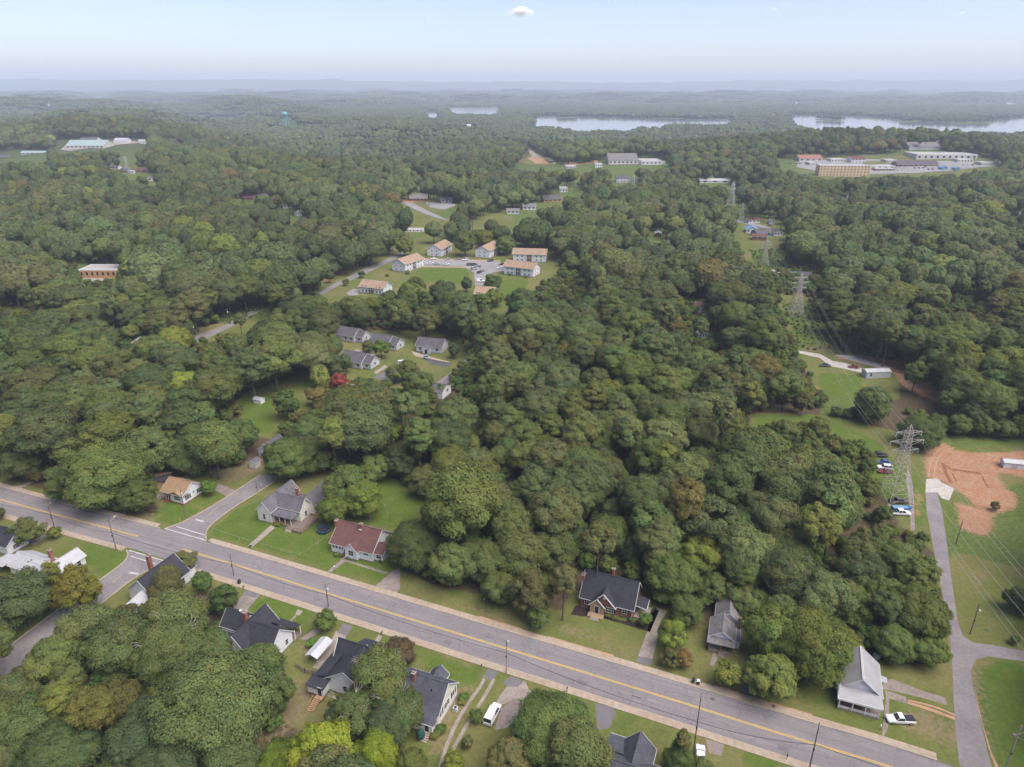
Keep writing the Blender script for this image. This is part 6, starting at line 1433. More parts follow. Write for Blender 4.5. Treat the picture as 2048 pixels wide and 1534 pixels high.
flat_building('white_motel', 'white building with red roof beside the far lawn', (1702, 326), 28, 16, 6.5, 'siding_white', 'roof_brown', gable=True, rows=2, cols=4)
flat_building('brick_motel', 'low reddish building right of the tan hotel', (1750, 342), 40, 12, 4, 'brick_far', rows=1, cols=6)
flat_building('white_store', 'white flat store between the hotel and the reddish building', (1740, 338), 50, 16, 5, 'store_wall', rows=1, cols=4)
for u_, v_, w_, la_ in [(1662, 324, 30, 'pale store behind the tan hotel'), (1772, 326, 22, 'small pale store above the brick fronted store'), (1915, 325, 30, 'long pale store below the shopping centre'), (1962, 331, 22, 'pale store at the right end of the far car park'), (1618, 331, 16, 'pale kiosk left of the tan hotel')]: flat_building('pale_store', la_, (u_, v_), w_, 18, 5, 'store_wall', rows=1, cols=5)
for k, (u, v, w) in enumerate([(1883, 340, 12), (1910, 341, 9)]): flat_building('filling_station', ['blue canopied filling station, the wider of two', 'blue canopied filling station, the narrower of two'][k], (u, v), w, 10, 4.5, 'metal_blue', 'metal_blue', gable=True)
flat_building('white_pavilion', 'thin white tower sign at the far right of the car park', (1999, 328), 3, 3, 9, 'siding_white', cat='sign tower')
flat_building('warehouse', 'long pale warehouse with grey roof beyond the clay bank', (1217, 329), 58, 40, 7, 'store_wall', 'roof_worn', gable=True, rows=1, cols=7)
flat_building('white_plant', 'white flat plant building right of the pale warehouse', (1283, 330), 40, 36, 6.5, 'siding_white', rows=1, cols=5)
flat_building('white_annex', 'small white building in front of the warehouse', (1190, 335), 14, 10, 6, 'siding_white', rows=1, cols=3)
flat_building('low_plant', 'low white sheds left of the warehouse', (1132, 337), 20, 12, 4, 'siding_grey', rows=1, cols=3)
flat_building('house_on_hill', 'pale house with grey roof left of the steel tower', (1233, 365), 26, 12, 7, 'siding_white', 'roof_slate', gable=True, rows=2, cols=4)
flat_building('white_block', 'white building low in the trees left of that tower', (1119, 385), 16, 14, 6, 'siding_white', rows=1, cols=3)
flat_building('brick_hall', 'orange brick hall with slate roof among the middle trees', (1088, 405), 36, 16, 4.5, 'brick_orange', 'roof_slate', gable=True, rows=1, cols=4, rz=rad(12))
flat_building('white_cottage', 'white house with pale roof left of the brick hall', (1046, 420), 25, 12, 4.5, 'siding_white', 'roof_worn', gable=True, rows=1, cols=3)
flat_building('white_cottage', 'smaller white house at the end of the far lawn', (1014, 428), 24, 9, 4, 'siding_white', 'roof_worn', gable=True, rows=1, cols=3)
flat_building('church', 'low church with broad tan roof on the bend of the far road', (820, 402), 34, 18, 4, 'brick_far', 'roof_worn', cat='church', gable=True, rows=1, cols=5)
flat_building('church_hall', 'white open sided hall beside the tan roofed church', (882, 405), 22, 11, 3.6, 'siding_white', 'metal_white', gable=True, rows=1, cols=3)
flat_building('low_white_wall_building', 'low white building above the apartment entrance', (810, 464), 36, 8, 2.6, 'siding_white', rows=1, cols=5)
flat_building('brick_school', 'long orange brick building with flat roof at the left', (160, 556), 74, 16, 6.0, 'brick_orange', rows=1, cols=7, cat='school')
flat_building('school_hall', 'wide green roofed school at the far left', (132, 297), 76, 40, 6, 'store_wall', 'roof_green', gable=True, rows=1, cols=9, cat='school')
flat_building('school_wing', 'grey school wing behind the green roof', (157, 288), 34, 30, 6, 'store_wall', 'roof_slate', gable=True)
flat_building('far_store', 'white and red far store above the left woods', (228, 285), 26, 18, 5, 'siding_white', 'metal_white', gable=True)
flat_building('far_white_store', 'white gabled store at the right end of the far left clearing', (277, 286), 12, 10, 5, 'siding_white', 'metal_white', gable=True)
flat_building('red_brick_hall', 'brick hall with grey roof at the far left edge', (-20, 319), 38, 16, 5, 'brick_far', 'roof_slate', gable=True)
flat_building('long_white_hall', 'long pale hall with orange end near the far left edge', (42, 309), 46, 14, 4, 'siding_white', 'roof_green', gable=True, rows=1, cols=5)
for px, w, d, rf, wl_, lab in NEIGH: flat_building('far_house', lab, px, w, d, 4.0 if px[1] > 300 else 9.0, wl_, rf, gable=True, rows=1 if px[1] > 330 else 0, cols=3, cat='house', rz=rad(rng.uniform(-14, 14)))

# water tower
x, y, z = R(572, 252); s = (y * cp + (H - z) * sp) / F; t = thing('water_tower', 'teal water tower standing above the far woods', 'water tower', (x, y, z))
MB().lathe([(.5, 36), (4.4, 39), (5.4, 42), (5.4, 48), (4.0, 51), (.3, 53)], 18).obj('tank', 'tank_teal', t, True)
for k in range(6): a = k * pi / 3; MB().bar((6.2 * cos(a), 6.2 * sin(a), -1), (4.4 * cos(a), 4.4 * sin(a), 41), .3, n=6).obj('leg', 'tank_teal', t)
MB().bar((0, 0, 0), (0, 0, 37), .8, n=8).obj('riser', 'tank_teal', t)
t.scale = (s * 11 / 10.8,) * 2 + (s * 27 / 53,)

# ------------------------------------------------------------------ steel towers
def make_tower(label, loc, rz, sc_, mat='galvanised', group='lattice steel towers'):
    t = thing('steel_tower', label, 'pylon', loc, rz, group); th = .10 * min(1.9, max(1.0, loc[1] / 230)) if mat == 'galvanised' else .22
    def hw(z): return 4.2 - 3.1 * min(z, 17) / 17 if z < 17 else 1.1 - .25 * (z - 17) / 9
    lv = [0, 3.6, 6.6, 9.3, 11.7, 13.8, 15.5, 17, 18.6, 20.2, 21.8, 23.4, 25]
    cs = [(1, 1), (1, -1), (-1, -1), (-1, 1)]
    for a, b in cs:
        m = MB(); [m.bar((a * hw(p), b * hw(p), p), (a * hw(q), b * hw(q), q), th) for p, q in zip(lv, lv[1:])]; m.bar((a * hw(25), b * hw(25), 25), (0, 0, 27.6), th); m.obj('leg', mat, t)
    for k in range(4):
        (a, b), (c, d) = cs[k], cs[(k + 1) % 4]; m = MB()
        for i, (p, q) in enumerate(zip(lv, lv[1:])):
            A = (a * hw(p), b * hw(p), p); B = (c * hw(q), d * hw(q), q); C = (c * hw(p), d * hw(p), p); D = (a * hw(q), b * hw(q), q)
            m.bar(A, B, th * .55); m.bar(C, D, th * .55)
            if i in (0, 1, 6, 7, 9, 11): m.bar(D, B, th * .6)
        m.obj('bracing', mat, t)
    for z, L in ((18.6, 4.6), (21.8, 5.8), (25, 4.4)):
        for sg in (-1, 1):
            m = MB(); w = hw(z); tip = (sg * L, 0, z)
            for b in (-1, 1): m.bar((sg * w, b * w, z), tip, th * .75); m.bar((sg * w, b * w, z - 1.3), tip, th * .5)
            m.bar((sg * (w + L) / 2, -w / 2, z), (sg * (w + L) / 2, w / 2, z), th * .4)
            arm = m.obj('crossarm', mat, t); MB().bar(tip, (tip[0], 0, z - 1.6), .12, n=6).obj('insulator', 'transformer', arm)
    for a, b in cs: MB().box(a * 4.2 - .4, a * 4.2 + .4, b * 4.2 - .4, b * 4.2 + .4, -.3, .25).obj('footing', 'concrete', t)
    t.scale = (sc_,) * 3; return t
def tower_tips(t):
    from mathutils import Matrix, Vector
    m = Matrix.LocRotScale(t.location, t.rotation_euler, t.scale)
    return [tuple(m @ Vector((sg * L, 0, z - 1.6))) for z, L in ((18.6, 4.6), (21.8, 5.8), (25, 4.4)) for sg in (-1, 1)]
def tower_at(u, vb, vt, label, rz, mat='galvanised'):
    x, y, z = R(u, vb) if vb < 620 else (*G(u, vb), 0.0)
    # height so that the top is seen at row vt
    lo_, hi_ = 5., 120.
    for _ in range(30):
        m = (lo_ + hi_) / 2
        if proj(x, y, z + m)[1] > vt: lo_ = m
        else: hi_ = m
    return make_tower(label, (x, y, z), rz, lo_ / 27.6, mat)
tA = tower_at(1787, 996, 849, 'nearest lattice steel tower beside the red clay lot', rad(6))
tB = tower_at(1590, 632, 546, 'second lattice steel tower in the cut through the wood', rad(8))
tC = tower_at(1527, 530, 478, 'third lattice steel tower below the blue roofed house', rad(6))
tD = tower_at(1482, 441, 405, 'small lattice tower by the far road', rad(4))
x0, y0 = 101.0, 95.0
tZ = make_tower('lattice steel tower cut by the bottom right edge', (*G(2100, 1500), 0), rad(10), .95)
tE = tower_at(1460, 428, 363, 'tall grey lattice tower above the far road', rad(55), 'galvanised_grey')
tF = tower_at(1265, 390, 349, 'grey lattice tower in the middle distance', rad(60), 'galvanised_grey')
tG = tower_at(1688, 432, 389, 'grey lattice tower in the wood at the right', rad(60), 'galvanised_grey')
tH = tower_at(2028, 470, 421, 'grey lattice tower at the right edge', rad(60), 'galvanised_grey')
tI = tower_at(835, 380, 352, 'far grey lattice tower above the church', rad(70), 'galvanised_grey')
tJ = tower_at(255, 345, 312, 'far grey lattice tower at the left', rad(70), 'galvanised_grey')
def catenary(a, b, sag, n=14):
    return [tuple(a[k] + (b[k] - a[k]) * i / n - (sag * 4 * (i / n) * (1 - i / n) if k == 2 else 0) for k in range(3)) for i in range(n + 1)]
def wires(name, runs, label, group, r, mat):
    """runs: for every wire a list of points; each wire is its own object"""
    for k, run in enumerate(runs):
        m = MB()
        for a, b in zip(run, run[1:]): m.tube(catenary(a, b, .025 * math.dist(a, b)), r, 3)
        tag(m.obj(name, mat), label, 'wire', group)
wires('power_line', list(zip(tower_tips(tZ), tower_tips(tA), tower_tips(tB), tower_tips(tC), tower_tips(tD))), 'thin power line strung between the pale steel towers on the right', 'lines of the pale steel towers', .024, 'wire_pale')
tips = [tower_tips(q) for q in (tI, tF, tE, tG, tH)]
wires('far_power_line', [list(p) for p in zip(*tips)], 'thin power line strung between the far grey towers', 'lines of the far grey towers', .05, 'wire_pale')
tl = [tuple(np.array(p) + np.array((-420, -60, 0))) for p in tower_tips(tJ)]
wires('left_power_line', list(zip(tl, tower_tips(tJ), tower_tips(tI))), 'thin power line running past the far left tower', 'lines of the far left tower', .05, 'wire_pale')

# ------------------------------------------------------------------ utility poles along the road
def pole(px, top_v, label, arm=1.2, transformer=0, lamp=0, mat='pole_wood', lean=(0, 0), far_=False, group='wooden utility poles'):
    x, y, z = R(*px) if far_ else (*G(*px), 0.0); lo_, hi_ = 2., 30.
    for _ in range(30):
        m = (lo_ + hi_) / 2
        if proj(x, y, z + m)[1] > top_v: lo_ = m
        else: hi_ = m
    h = lo_; t = thing('utility_pole', label, 'utility pole', (x, y, z), ROT, group)
    MB().bar((0, 0, -.5), (lean[0], lean[1], h), .15, .09, 8).obj('pole', mat, t)
    if arm:
        c = MB().box(-.06, .06, -arm, arm, h - .55, h - .42).obj('crossarm', mat, t)
        for y_ in (-arm * .9, -arm * .35, arm * .9): MB().lathe([(.05, 0), (.07, .1), (.03, .2)], 6, (0, y_, h - .42)).obj('insulator', 'transformer', c)
    for k in range(transformer): MB().lathe([(.25, 0), (.28, .1), (.28, .85), (.16, 1.0)], 10, (.32, 0, h - 2.1)).obj('transformer', 'transformer', t)
    if lamp:
        l_ = MB().bar((0, 0, h - 1.6), (0, lamp, h - .7), .05, n=6).obj('lamp_arm', 'galvanised', t); MB().box(-.14, .14, lamp - .05 if lamp > 0 else lamp - .6, lamp + .6 if lamp > 0 else lamp + .05, h - .78, h - .62).obj('lamp_head', 'lamp_glass', l_)
    MB().box(-.16, .16, -.28, -.1, h * .45, h * .45 + .35).obj('cable_box', 'dark_plastic', t)
    return (x, y, z, h)
p1 = pole((110, 1058), 1006, 'thin utility pole on the near verge left of the crossing', .9)
p2 = pole((233, 1101), 1036, 'utility pole with street lamp at the near corner of the crossing', 1.1, 0, 1.6)
p3 = pole((468, 1152), 1108, 'utility pole at the near kerb beside the dark conifer', .8)
p4 = pole((657, 1214), 1168, 'utility pole with pale crossarm behind the round verge tree', 1.2, 1)
p5 = pole((1013, 1346), 1272, 'utility pole with transformer at the near kerb by the driveway', 1.0, 1, mat='pole_pale')
p6 = pole((1386, 1510), 1386, 'tall dark utility pole on the near lawn', .5)
p7 = pole((1618, 1540), 1446, 'slender utility pole at the bottom edge', .6)
p8 = pole((372, 1036), 978, 'utility pole on the lawn of the tan roofed house', 0, 1)
p9 = pole((515, 985), 962, 'short utility pole on the side street by the cream house', 0)
pole((1208, 1140), 1085, 'grey utility pole behind the brick house', .6)
pole((1940, 1268), 1208, 'pole with a pale street lamp beside the lane', 0, 0, -1.2)
pole((2005, 1552), 1450, 'leaning pale pole at the bottom right edge', 0, mat='pole_pale')
pole((1912, 1088), 1042, 'thin pole beside the lane near the dirt lot', 0)
pole((49, 962), 935, 'short pole beside the dirt drive at the left', 0)
pole((390, 680), 648, 'utility pole on the middle street at the left', .8, 1, far_=True); pole((458, 648), 618, 'second utility pole on the middle street', .8, 1, far_=True); pole((633, 570), 540, 'utility pole beside the apartment street', .9, far_=True); pole((704, 537), 510, 'utility pole beside the tall tree at the apartments', 0, 1, far_=True); pole((549, 606), 588, 'pale crossarmed pole in the wood by the middle street', 1.2, far_=True)
def top(p, d=0, s=0.0): return (p[0] + s * .37, p[1] + s * .93, p[2] + p[3] - d)
main = [p1, p2, p3, p4, p5, p6, p7]
ext0 = (p1[0] - 55, p1[1] + 20, 0, p1[3]); ext1 = (p7[0] + 45, p7[1] - 18, 0, p7[3])
line = [ext0] + main + [ext1]
wires('overhead_wire', [[top(p, .25, s) for p in line] for s in (-.9, .4, 1.0)], 'thin overhead wire along the main road', 'overhead wires along the main road', .018, 'wire_pale')
m = MB()
for a, b in zip(line, line[1:]): m.tube(catenary((a[0], a[1], a[3] * .55), (b[0], b[1], b[3] * .55), .9), .045, 4)
tag(m.obj('telephone_cable', 'cable_black'), 'black telephone cable strung low along the main road', 'cable')
m = MB(); m.tube(catenary(top(p2, 1.2), top(p8, .3), .5), .02, 3).tube(catenary(top(p8, .3), top(p9, .2), 1.0), .03, 3)
m.tube(catenary(top(p9, .2), (p9[0] + 40, p9[1] + 60, 12), 1.2), .03, 3); tag(m.obj('side_street_cable', 'cable_black'), 'cable crossing the side street past the tan roofed house', 'cable')

# ------------------------------------------------------------------ vehicles
def loft(mb, secs):                           # closed rings of equal length joined end to end
    o = len(mb.v); n = len(secs[0])
    for s in secs: mb.v += s
    for k in range(len(secs) - 1):
        for i in range(n): mb.f.append((o + k * n + i, o + k * n + (i + 1) % n, o + (k + 1) * n + (i + 1) % n, o + (k + 1) * n + i))
    mb.f.append(tuple(o + i for i in range(n - 1, -1, -1))); mb.f.append(tuple(o + (len(secs) - 1) * n + i for i in range(n)))
def car_meshes(kind):
    L, W = {'sedan': (4.6, 1.80), 'suv': (4.8, 1.9), 'van': (5.5, 2.0), 'pickup': (5.5, 1.92), 'crew': (5.7, 1.95)}[kind]
    z0 = .32; hood = {'sedan': .88, 'suv': 1.0, 'van': 1.12, 'pickup': 1.02, 'crew': 1.08}[kind]; roof = {'sedan': 1.42, 'suv': 1.72, 'van': 2.05, 'pickup': 1.68, 'crew': 1.82}[kind]
    def ring(x, w, zt, zb=z0): return [(x, -w * .92, zb), (x, w * .92, zb), (x, w, zb + .25), (x, w, zt - .14), (x, w * .90, zt), (x, -w * .90, zt), (x, -w, zt - .14), (x, -w, zb + .25)]
    hw = W / 2; body = MB()
    xs = [(-L / 2, hw * .86, hood - .16, .42), (-L / 2 + .15, hw * .96, hood - .06, z0), (-L / 2 + .9, hw, hood, z0), (0, hw, hood + .02, z0), (L / 2 - .95, hw, hood - .01, z0), (L / 2 - .2, hw * .95, hood - .10, z0), (L / 2, hw * .82, hood - .24, .42)]
    loft(body, [ring(x, w, zt, zb) for x, w, zt, zb in xs])
    # cabin: x stations of the base and the roof (front is +x)
    cab = {'sedan': (-1.75, 1.0, -1.0, .25), 'suv': (-2.28, 1.05, -2.0, .45), 'van': (-2.68, 1.5, -2.55, .8), 'pickup': (-.45, 1.25, -.3, .6), 'crew': (-.95, 1.4, -.8, .75)}[kind]
    b0, b1, r0, r1 = cab; cw = hw * .93; rw = hw * .78; zb = hood - .02; zr = roof
    gl = MB(); gl.add([(b0, -cw, zb), (b1, -cw, zb), (b1, cw, zb), (b0, cw, zb), (r0, -rw, zr - .08), (r1, -rw, zr - .08), (r1, rw, zr - .08), (r0, rw, zr - .08)], [(0, 1, 5, 4), (1, 2, 6, 5), (2, 3, 7, 6), (3, 0, 4, 7), (4, 5, 6, 7)])
    rf = MB(); rf.slab([(r0 - .02, -rw - .02, zr), (r1 + .02, -rw - .02, zr), (r1 + .02, rw + .02, zr), (r0 - .02, rw + .02, zr)], .10)
    for (p, q) in (((b0, -cw, zb), (r0, -rw, zr)), ((b0, cw, zb), (r0, rw, zr)), ((b1, -cw, zb), (r1, -rw, zr)), ((b1, cw, zb), (r1, rw, zr))): rf.bar(p, q, .055)
    for k in ((.5,) if kind in ('sedan', 'suv', 'crew') else ((.3, .62) if kind == 'van' else ())):
        for sg in (-1, 1): rf.bar((b0 + (b1 - b0) * k, sg * cw * 1.005, zb), (r0 + (r1 - r0) * k, sg * rw * 1.005, zr), .06)
    if kind == 'van': rf.add([(-2.70, -cw * 1.01, zb), (-.6, -cw * 1.01, zb), (-.6, -rw * 1.015, zr - .02), (-2.58, -rw * 1.015, zr - .02)], [(0, 1, 2, 3)]); rf.add([(-2.70, cw * 1.01, zb), (-.6, cw * 1.01, zb), (-.6, rw * 1.015, zr - .02), (-2.58, rw * 1.015, zr - .02)], [(3, 2, 1, 0)]); [rf.box(-2.2 + k * 1.4, -2.14 + k * 1.4, -rw, rw, zr, zr + .10) for k in range(3)]; [rf.box(-2.4, .7, s_ * rw * .8 - .03, s_ * rw * .8 + .03, zr + .09, zr + .13) for s_ in (-1, 1)]
    bed = None
    if kind in ('pickup', 'crew'):
        e = cab[0] - .1; bed = MB(); bed.box(-L / 2 + .12, e, -hw + .14, hw - .14, hood - .42, hood + .03)
    wheel = MB(); wheel.lathe([(.20, -.1), (.33, -.11), (.34, 0), (.33, .11), (.20, .1)], 14, axis='y')
    rim = MB(); rim.lathe([(.05, -.115), (.20, -.112), (.20, .112), (.05, .115)], 10, axis='y')
    lamp = MB().box(L / 2 - .16, L / 2 - .01, -.16, .16, hood - .30, hood - .16)
    tail = MB().box(-L / 2 + .005, -L / 2 + .12, -.12, .12, hood - .36, hood - .14)
    glm = {k: m_.mesh(k, mt) for k, m_, mt in (('body', body, 'car_paint'), ('windows', gl, 'glass'), ('roof', rf, 'car_paint'), ('tyre', wheel, 'rubber'), ('rim', rim, 'rim'), ('headlight', lamp, 'lamp_glass'), ('tail_light', tail, 'sign_red'))}
    if bed: glm['truck_bed'] = bed.mesh('truck_bed', 'dark_plastic')
    return glm, L, hw
CARS = {k: car_meshes(k) for k in ('sedan', 'suv', 'van', 'pickup', 'crew')}
def car(kind, px, ang, color, label, far_=False, group=None, z=None):
    """ang is the heading of the nose seen on the map, 0 = +x"""
    ms, L, hw = CARS[kind]; loc = R(*px) if far_ else (*G(*px), 0.0); loc = (loc[0], loc[1], loc[2] + (.13 if far_ else .02))
    t = thing('parked_car' if kind in ('sedan', 'suv') else ('parked_van' if kind == 'van' else 'pickup_truck'), label, {'sedan': 'car', 'suv': 'car', 'van': 'van', 'pickup': 'pickup', 'crew': 'pickup'}[kind], loc, rad(ang), group)
    def add(nm, loc=(0, 0, 0), par=None):
        o = bpy.data.objects.new(nm, ms[nm]); COL.objects.link(o); o.parent = par or t; o.location = loc; o.color = (*color, 1); return o
    add('body'); add('windows'); add('roof')
    if 'truck_bed' in ms: add('truck_bed')
    for sx in (-1, 1):
        for sy in (-1, 1): w = add('tyre', (sx * L * .31, sy * (hw - .09), .34)); w.name = 'wheel'; add('rim', (0, 0, 0), w)
    for sy in (-1, 1): add('headlight', (0, sy * hw * .62, 0)); add('tail_light', (0, sy * hw * .72, 0))
WH = (.72, .72, .73); SI = (.38, .39, .41); DKC = (.03, .032, .038); RD = (.22, .02, .025); BLU = (.06, .10, .22); TN = (.33, .26, .20)
car('pickup', (1800, 1443), 180 - 3, WH, 'white pickup truck with black bed liner on the grass beside the white building')
car('van', (985, 1433), 68, WH, 'white van with roof rack beside the parking pad')
car('sedan', (1400, 1514), 75, WH, 'small white car at the bottom edge on the near lawn')
car('crew', (1757, 913), 172, DKC, 'black pickup at the top of the row under the steel tower')
car('sedan', (1766, 927), 170, BLU, 'dark blue car in the row under the steel tower')
car('suv', (1769, 938), 170, WH, 'white car in the row under the steel tower')
car('sedan', (1770, 946), 170, RD, 'red car at the lower end of the row under the steel tower')
car('crew', (1796, 1006), 0, (.10, .075, .06), 'dark pickup with brown load at the foot of the steel tower')
car('crew', (1800, 1029), -5, WH, 'white crew cab pickup below the blue boat')
car('sedan', (1650, 733), 175, DKC, 'dark car on the gravel drive'); car('sedan', (1707, 736), 165, RD, 'dark red car on the gravel drive')
AP = [(867, 519, 'sedan', WH, 'upper row of the apartment lot, first from the left', 200), (895, 520, 'sedan', SI, 'upper row of the apartment lot, second from the left', 200), (916, 520, 'sedan', (.2, .21, .22), 'upper row of the apartment lot, third from the left', 200), (931, 521, 'suv', WH, 'upper row of the apartment lot, rightmost light one', 200), (981, 523, 'suv', DKC, 'right end of the upper row of the apartment lot', 200),
      (851, 528, 'sedan', WH, 'lower row of the apartment lot nearest the entrance', 20), (861, 528, 'sedan', WH, 'lower row of the apartment lot, second from the entrance', 20), (874, 529, 'sedan', SI, 'lower row of the apartment lot, third from the entrance', 20), (893, 530, 'sedan', WH, 'lower row of the apartment lot by itself', 20), (940, 531, 'suv', DKC, 'pair at the bend of the apartment lot, left one', 20), (949, 531, 'suv', (.05, .05, .055), 'pair at the bend of the apartment lot, right one', 20),
      (957, 534, 'sedan', SI, 'top of the apartment lot island', 160), (948, 539, 'suv', SI, 'left of the apartment lot island', 40), (959, 546, 'sedan', DKC, 'lane below the apartment lot island, dark one', 60), (965, 543, 'sedan', TN, 'lane below the apartment lot island, tan one', 40), (1001, 538, 'suv', WH, 'front of the lower right apartment block', 180), (1004, 530, 'sedan', RD, 'corner behind the lower right apartment block', 180), (961, 564, 'van', WH, 'bottom of the apartment lot', 10), (782, 501, 'sedan', SI, 'street above the apartments', 170)]
cn = {id(WH): 'white', id(SI): 'silver', id(DKC): 'black', id(RD): 'red', id(TN): 'tan', id(BLU): 'blue'}
for u, v_, k, c, lab, a in AP: car(k, (u, v_), a, c, cn.get(id(c), 'grey') + ' ' + ('van' if k == 'van' else 'car') + ' parked in the ' + lab, True, 'cars parked at the apartments')
for u, v_, k, c, lab, a in [(805, 728, 'suv', WH, 'white car under the trees of the cottage lot, upper one', 20), (792, 745, 'sedan', SI, 'silver car under the trees of the cottage lot, lower one', 20), (853, 716, 'sedan', (.3, .35, .42), 'pale blue car on the dark cottage lot', 100), (1148, 577, 'suv', RD, 'red car beside the twin sheds', 0), (1160, 572, 'suv', WH, 'white car beside the twin sheds', 0), (1472, 438, 'sedan', DKC, 'dark car on the far road at the small tower', 0), (1540, 452, 'sedan', DKC, 'dark car by the small white house on the far road', 0)]: car(k, (u, v_), a, c, lab, True)
# rows of cars in the far shopping lot, a few pixels each
k = 0
for row, (v_, u0, u1, st_) in enumerate([(337, 1790, 1880, 8), (334.5, 1850, 1900, 8), (331, 1905, 1945, 9), (341, 1760, 1830, 11), (328, 1580, 1600, 7), (340, 1850, 1870, 8)]):
    u = u0
    while u < u1:
        if rng.random() < .8:
            ms, L, hw = CARS['sedan']; x, y, z = R(u, v_); t = thing('distant_car', 'car in row %s of the far shopping lot' % ['one', 'two', 'three', 'four', 'five', 'six'][row], 'car', (x, y, z + .45), rad(90), 'cars in row %s of the far lot' % ['one', 'two', 'three', 'four', 'five', 'six'][row])
            c = rng.choice([WH, SI, DKC, RD, BLU, WH])
            for nm in ('body', 'windows', 'roof'): o = bpy.data.objects.new(nm, ms[nm]); COL.objects.link(o); o.parent = t; o.color = (*c, 1)
        u += st_ * rng.uniform(.8, 1.3)
# boat on a trailer
x, y = G(1803, 1021); b = thing('boat', 'blue covered boat on a trailer beside the white crew cab pickup', 'boat', (x, y, 0), rad(-4))
hb = MB(); loft(hb, [[(xx, -w_, zt), (xx, w_, zt), (xx, w_ * .7, zb), (xx, -w_ * .7, zb)] for xx, w_, zt, zb in ((-2.9, .95, 1.15, .6), (-1, 1.05, 1.15, .55), (1.2, .95, 1.2, .6), (2.4, .5, 1.3, .8), (2.9, .06, 1.38, 1.15))]); hb.obj('hull', 'blue_pad', b); MB().slab([(-2.8, -.8, 1.3), (1.6, -.75, 1.35), (1.6, .75, 1.35), (-2.8, .8, 1.3)], .12).obj('cover', 'metal_blue', b)
for sy in (-1, 1): w = bpy.data.objects.new('wheel', CARS['sedan'][0]['tyre']); COL.objects.link(w); w.parent = b; w.location = (-.6, sy * .95, .34)
MB().box(-2.6, 3.3, -.06, .06, .42, .52).obj('trailer_frame', 'galvanised_grey', b)

# ------------------------------------------------------------------ small things
def bin_(px, label, lid='dark_plastic', mat='dark_plastic'):
    t = thing('trash_bin', label, 'trash bin', (*G(*px), .12), ROT + .2, 'wheeled trash bins'); m = MB(); m.add([(-.24, -.26, .05), (.24, -.26, .05), (.24, .26, .05), (-.24, .26, .05), (-.3, -.34, 1.0), (.3, -.34, 1.0), (.3, .34, 1.0), (-.3, .34, 1.0)], [(0, 3, 2, 1), (4, 5, 6, 7), (0, 1, 5, 4), (1, 2, 6, 5), (2, 3, 7, 6), (3, 0, 4, 7)]); m.obj('body', mat, t)
    MB().box(-.33, .33, -.37, .38, 1.0, 1.08).obj('lid', lid, t)
    for s_ in (-1, 1): MB().lathe([(.1, -.04), (.12, 0), (.1, .04)], 8, (s_ * .26, .27, .12), 'x').obj('wheel', 'rubber', t)
bin_((1386, 1366), 'dark green trash bin at the far kerb, left of two', mat='green_canvas'); bin_((1396, 1369), 'trash bin with pale lid at the far kerb, right of two', 'trim_white'); bin_((479, 1168), 'black trash bin at the near kerb by the dark conifer')
def mailbox(px, label, mat='dark_plastic'):
    t = thing('mailbox', label, 'mailbox', (*G(*px), 0), ROT); MB().box(-.05, .05, -.05, .05, 0, 1.05).obj('post', 'wood_grey', t); MB().prism([(-.1, 1.05), (.1, 1.05), (.1, 1.22), (.05, 1.3), (-.05, 1.3), (-.1, 1.22)], 'y', -.26, .26).obj('box', mat, t)
mailbox((963, 1338), 'black mailbox at the head of the wheel tracks'); mailbox((1134, 1384), 'mailbox on the near verge above the large green tree'); mailbox((669, 1140), 'white mailbox at the front walk of the brown roofed house', 'trim_white'); mailbox((1573, 1519), 'black mailbox at the near kerb near the bottom edge'); mailbox((1760, 1460), 'white mailbox in front of the white building', 'trim_white'); mailbox((488, 1180), 'black mailbox by the concrete driveway'); mailbox((764, 1272), 'dark mailbox at the near walk'); mailbox((969, 1205), 'white box on the far verge lawn', 'trim_white')
# stop sign at the south street
t = thing('stop_sign', 'red stop sign facing the south street', 'road sign', (*G(302, 1133), 0), rad(-60)); MB().bar((0, 0, 0), (0, 0, 2.7), .03, n=6).obj('post', 'galvanised', t)
pl = MB().prism([(.38 * cos(pi / 8 + k * pi / 4), 2.35 + .38 * sin(pi / 8 + k * pi / 4)) for k in range(8)], 'y', -.035, -.02).obj('plate', 'sign_red', t)
f = bpy.data.curves.new('stop_text', 'FONT'); f.body = 'STOP'; f.size = .27; f.align_x = 'CENTER'; f.align_y = 'CENTER'; f.materials.append(M('trim_white')); fo = bpy.data.objects.new('stop_text', f); COL.objects.link(fo); bpy.context.view_layer.update(); lm = bpy.data.meshes.new_from_object(fo.evaluated_get(bpy.context.evaluated_depsgraph_get())); bpy.data.objects.remove(fo); fo = bpy.data.objects.new('lettering', lm); COL.objects.link(fo); fo.parent = pl; fo.location = (0, -.042, 2.35); fo.rotation_euler = (pi / 2, 0, 0)
# white sign on the side street, green street name sign on the lane
t = thing('white_sign', 'plain white sign on the verge of the side street', 'road sign', (*G(524, 977), 0), rad(-30)); MB().bar((0, 0, 0), (0, 0, 1.6), .03, n=6).obj('post', 'galvanised', t); MB().box(-.4, .4, -.04, -.02, 1.0, 1.9).obj('plate', 'trim_white', t)
t = thing('street_name_sign', 'green street name sign in the grass at the fork of the lane', 'road sign', (*G(1967, 1276), 0), rad(-20)); MB().bar((0, 0, 0), (0, 0, 2.4), .03, n=6).obj('post', 'galvanised', t); MB().box(-.5, .5, -.015, .015, 2.2, 2.42).obj('plate', 'sign_green', t)
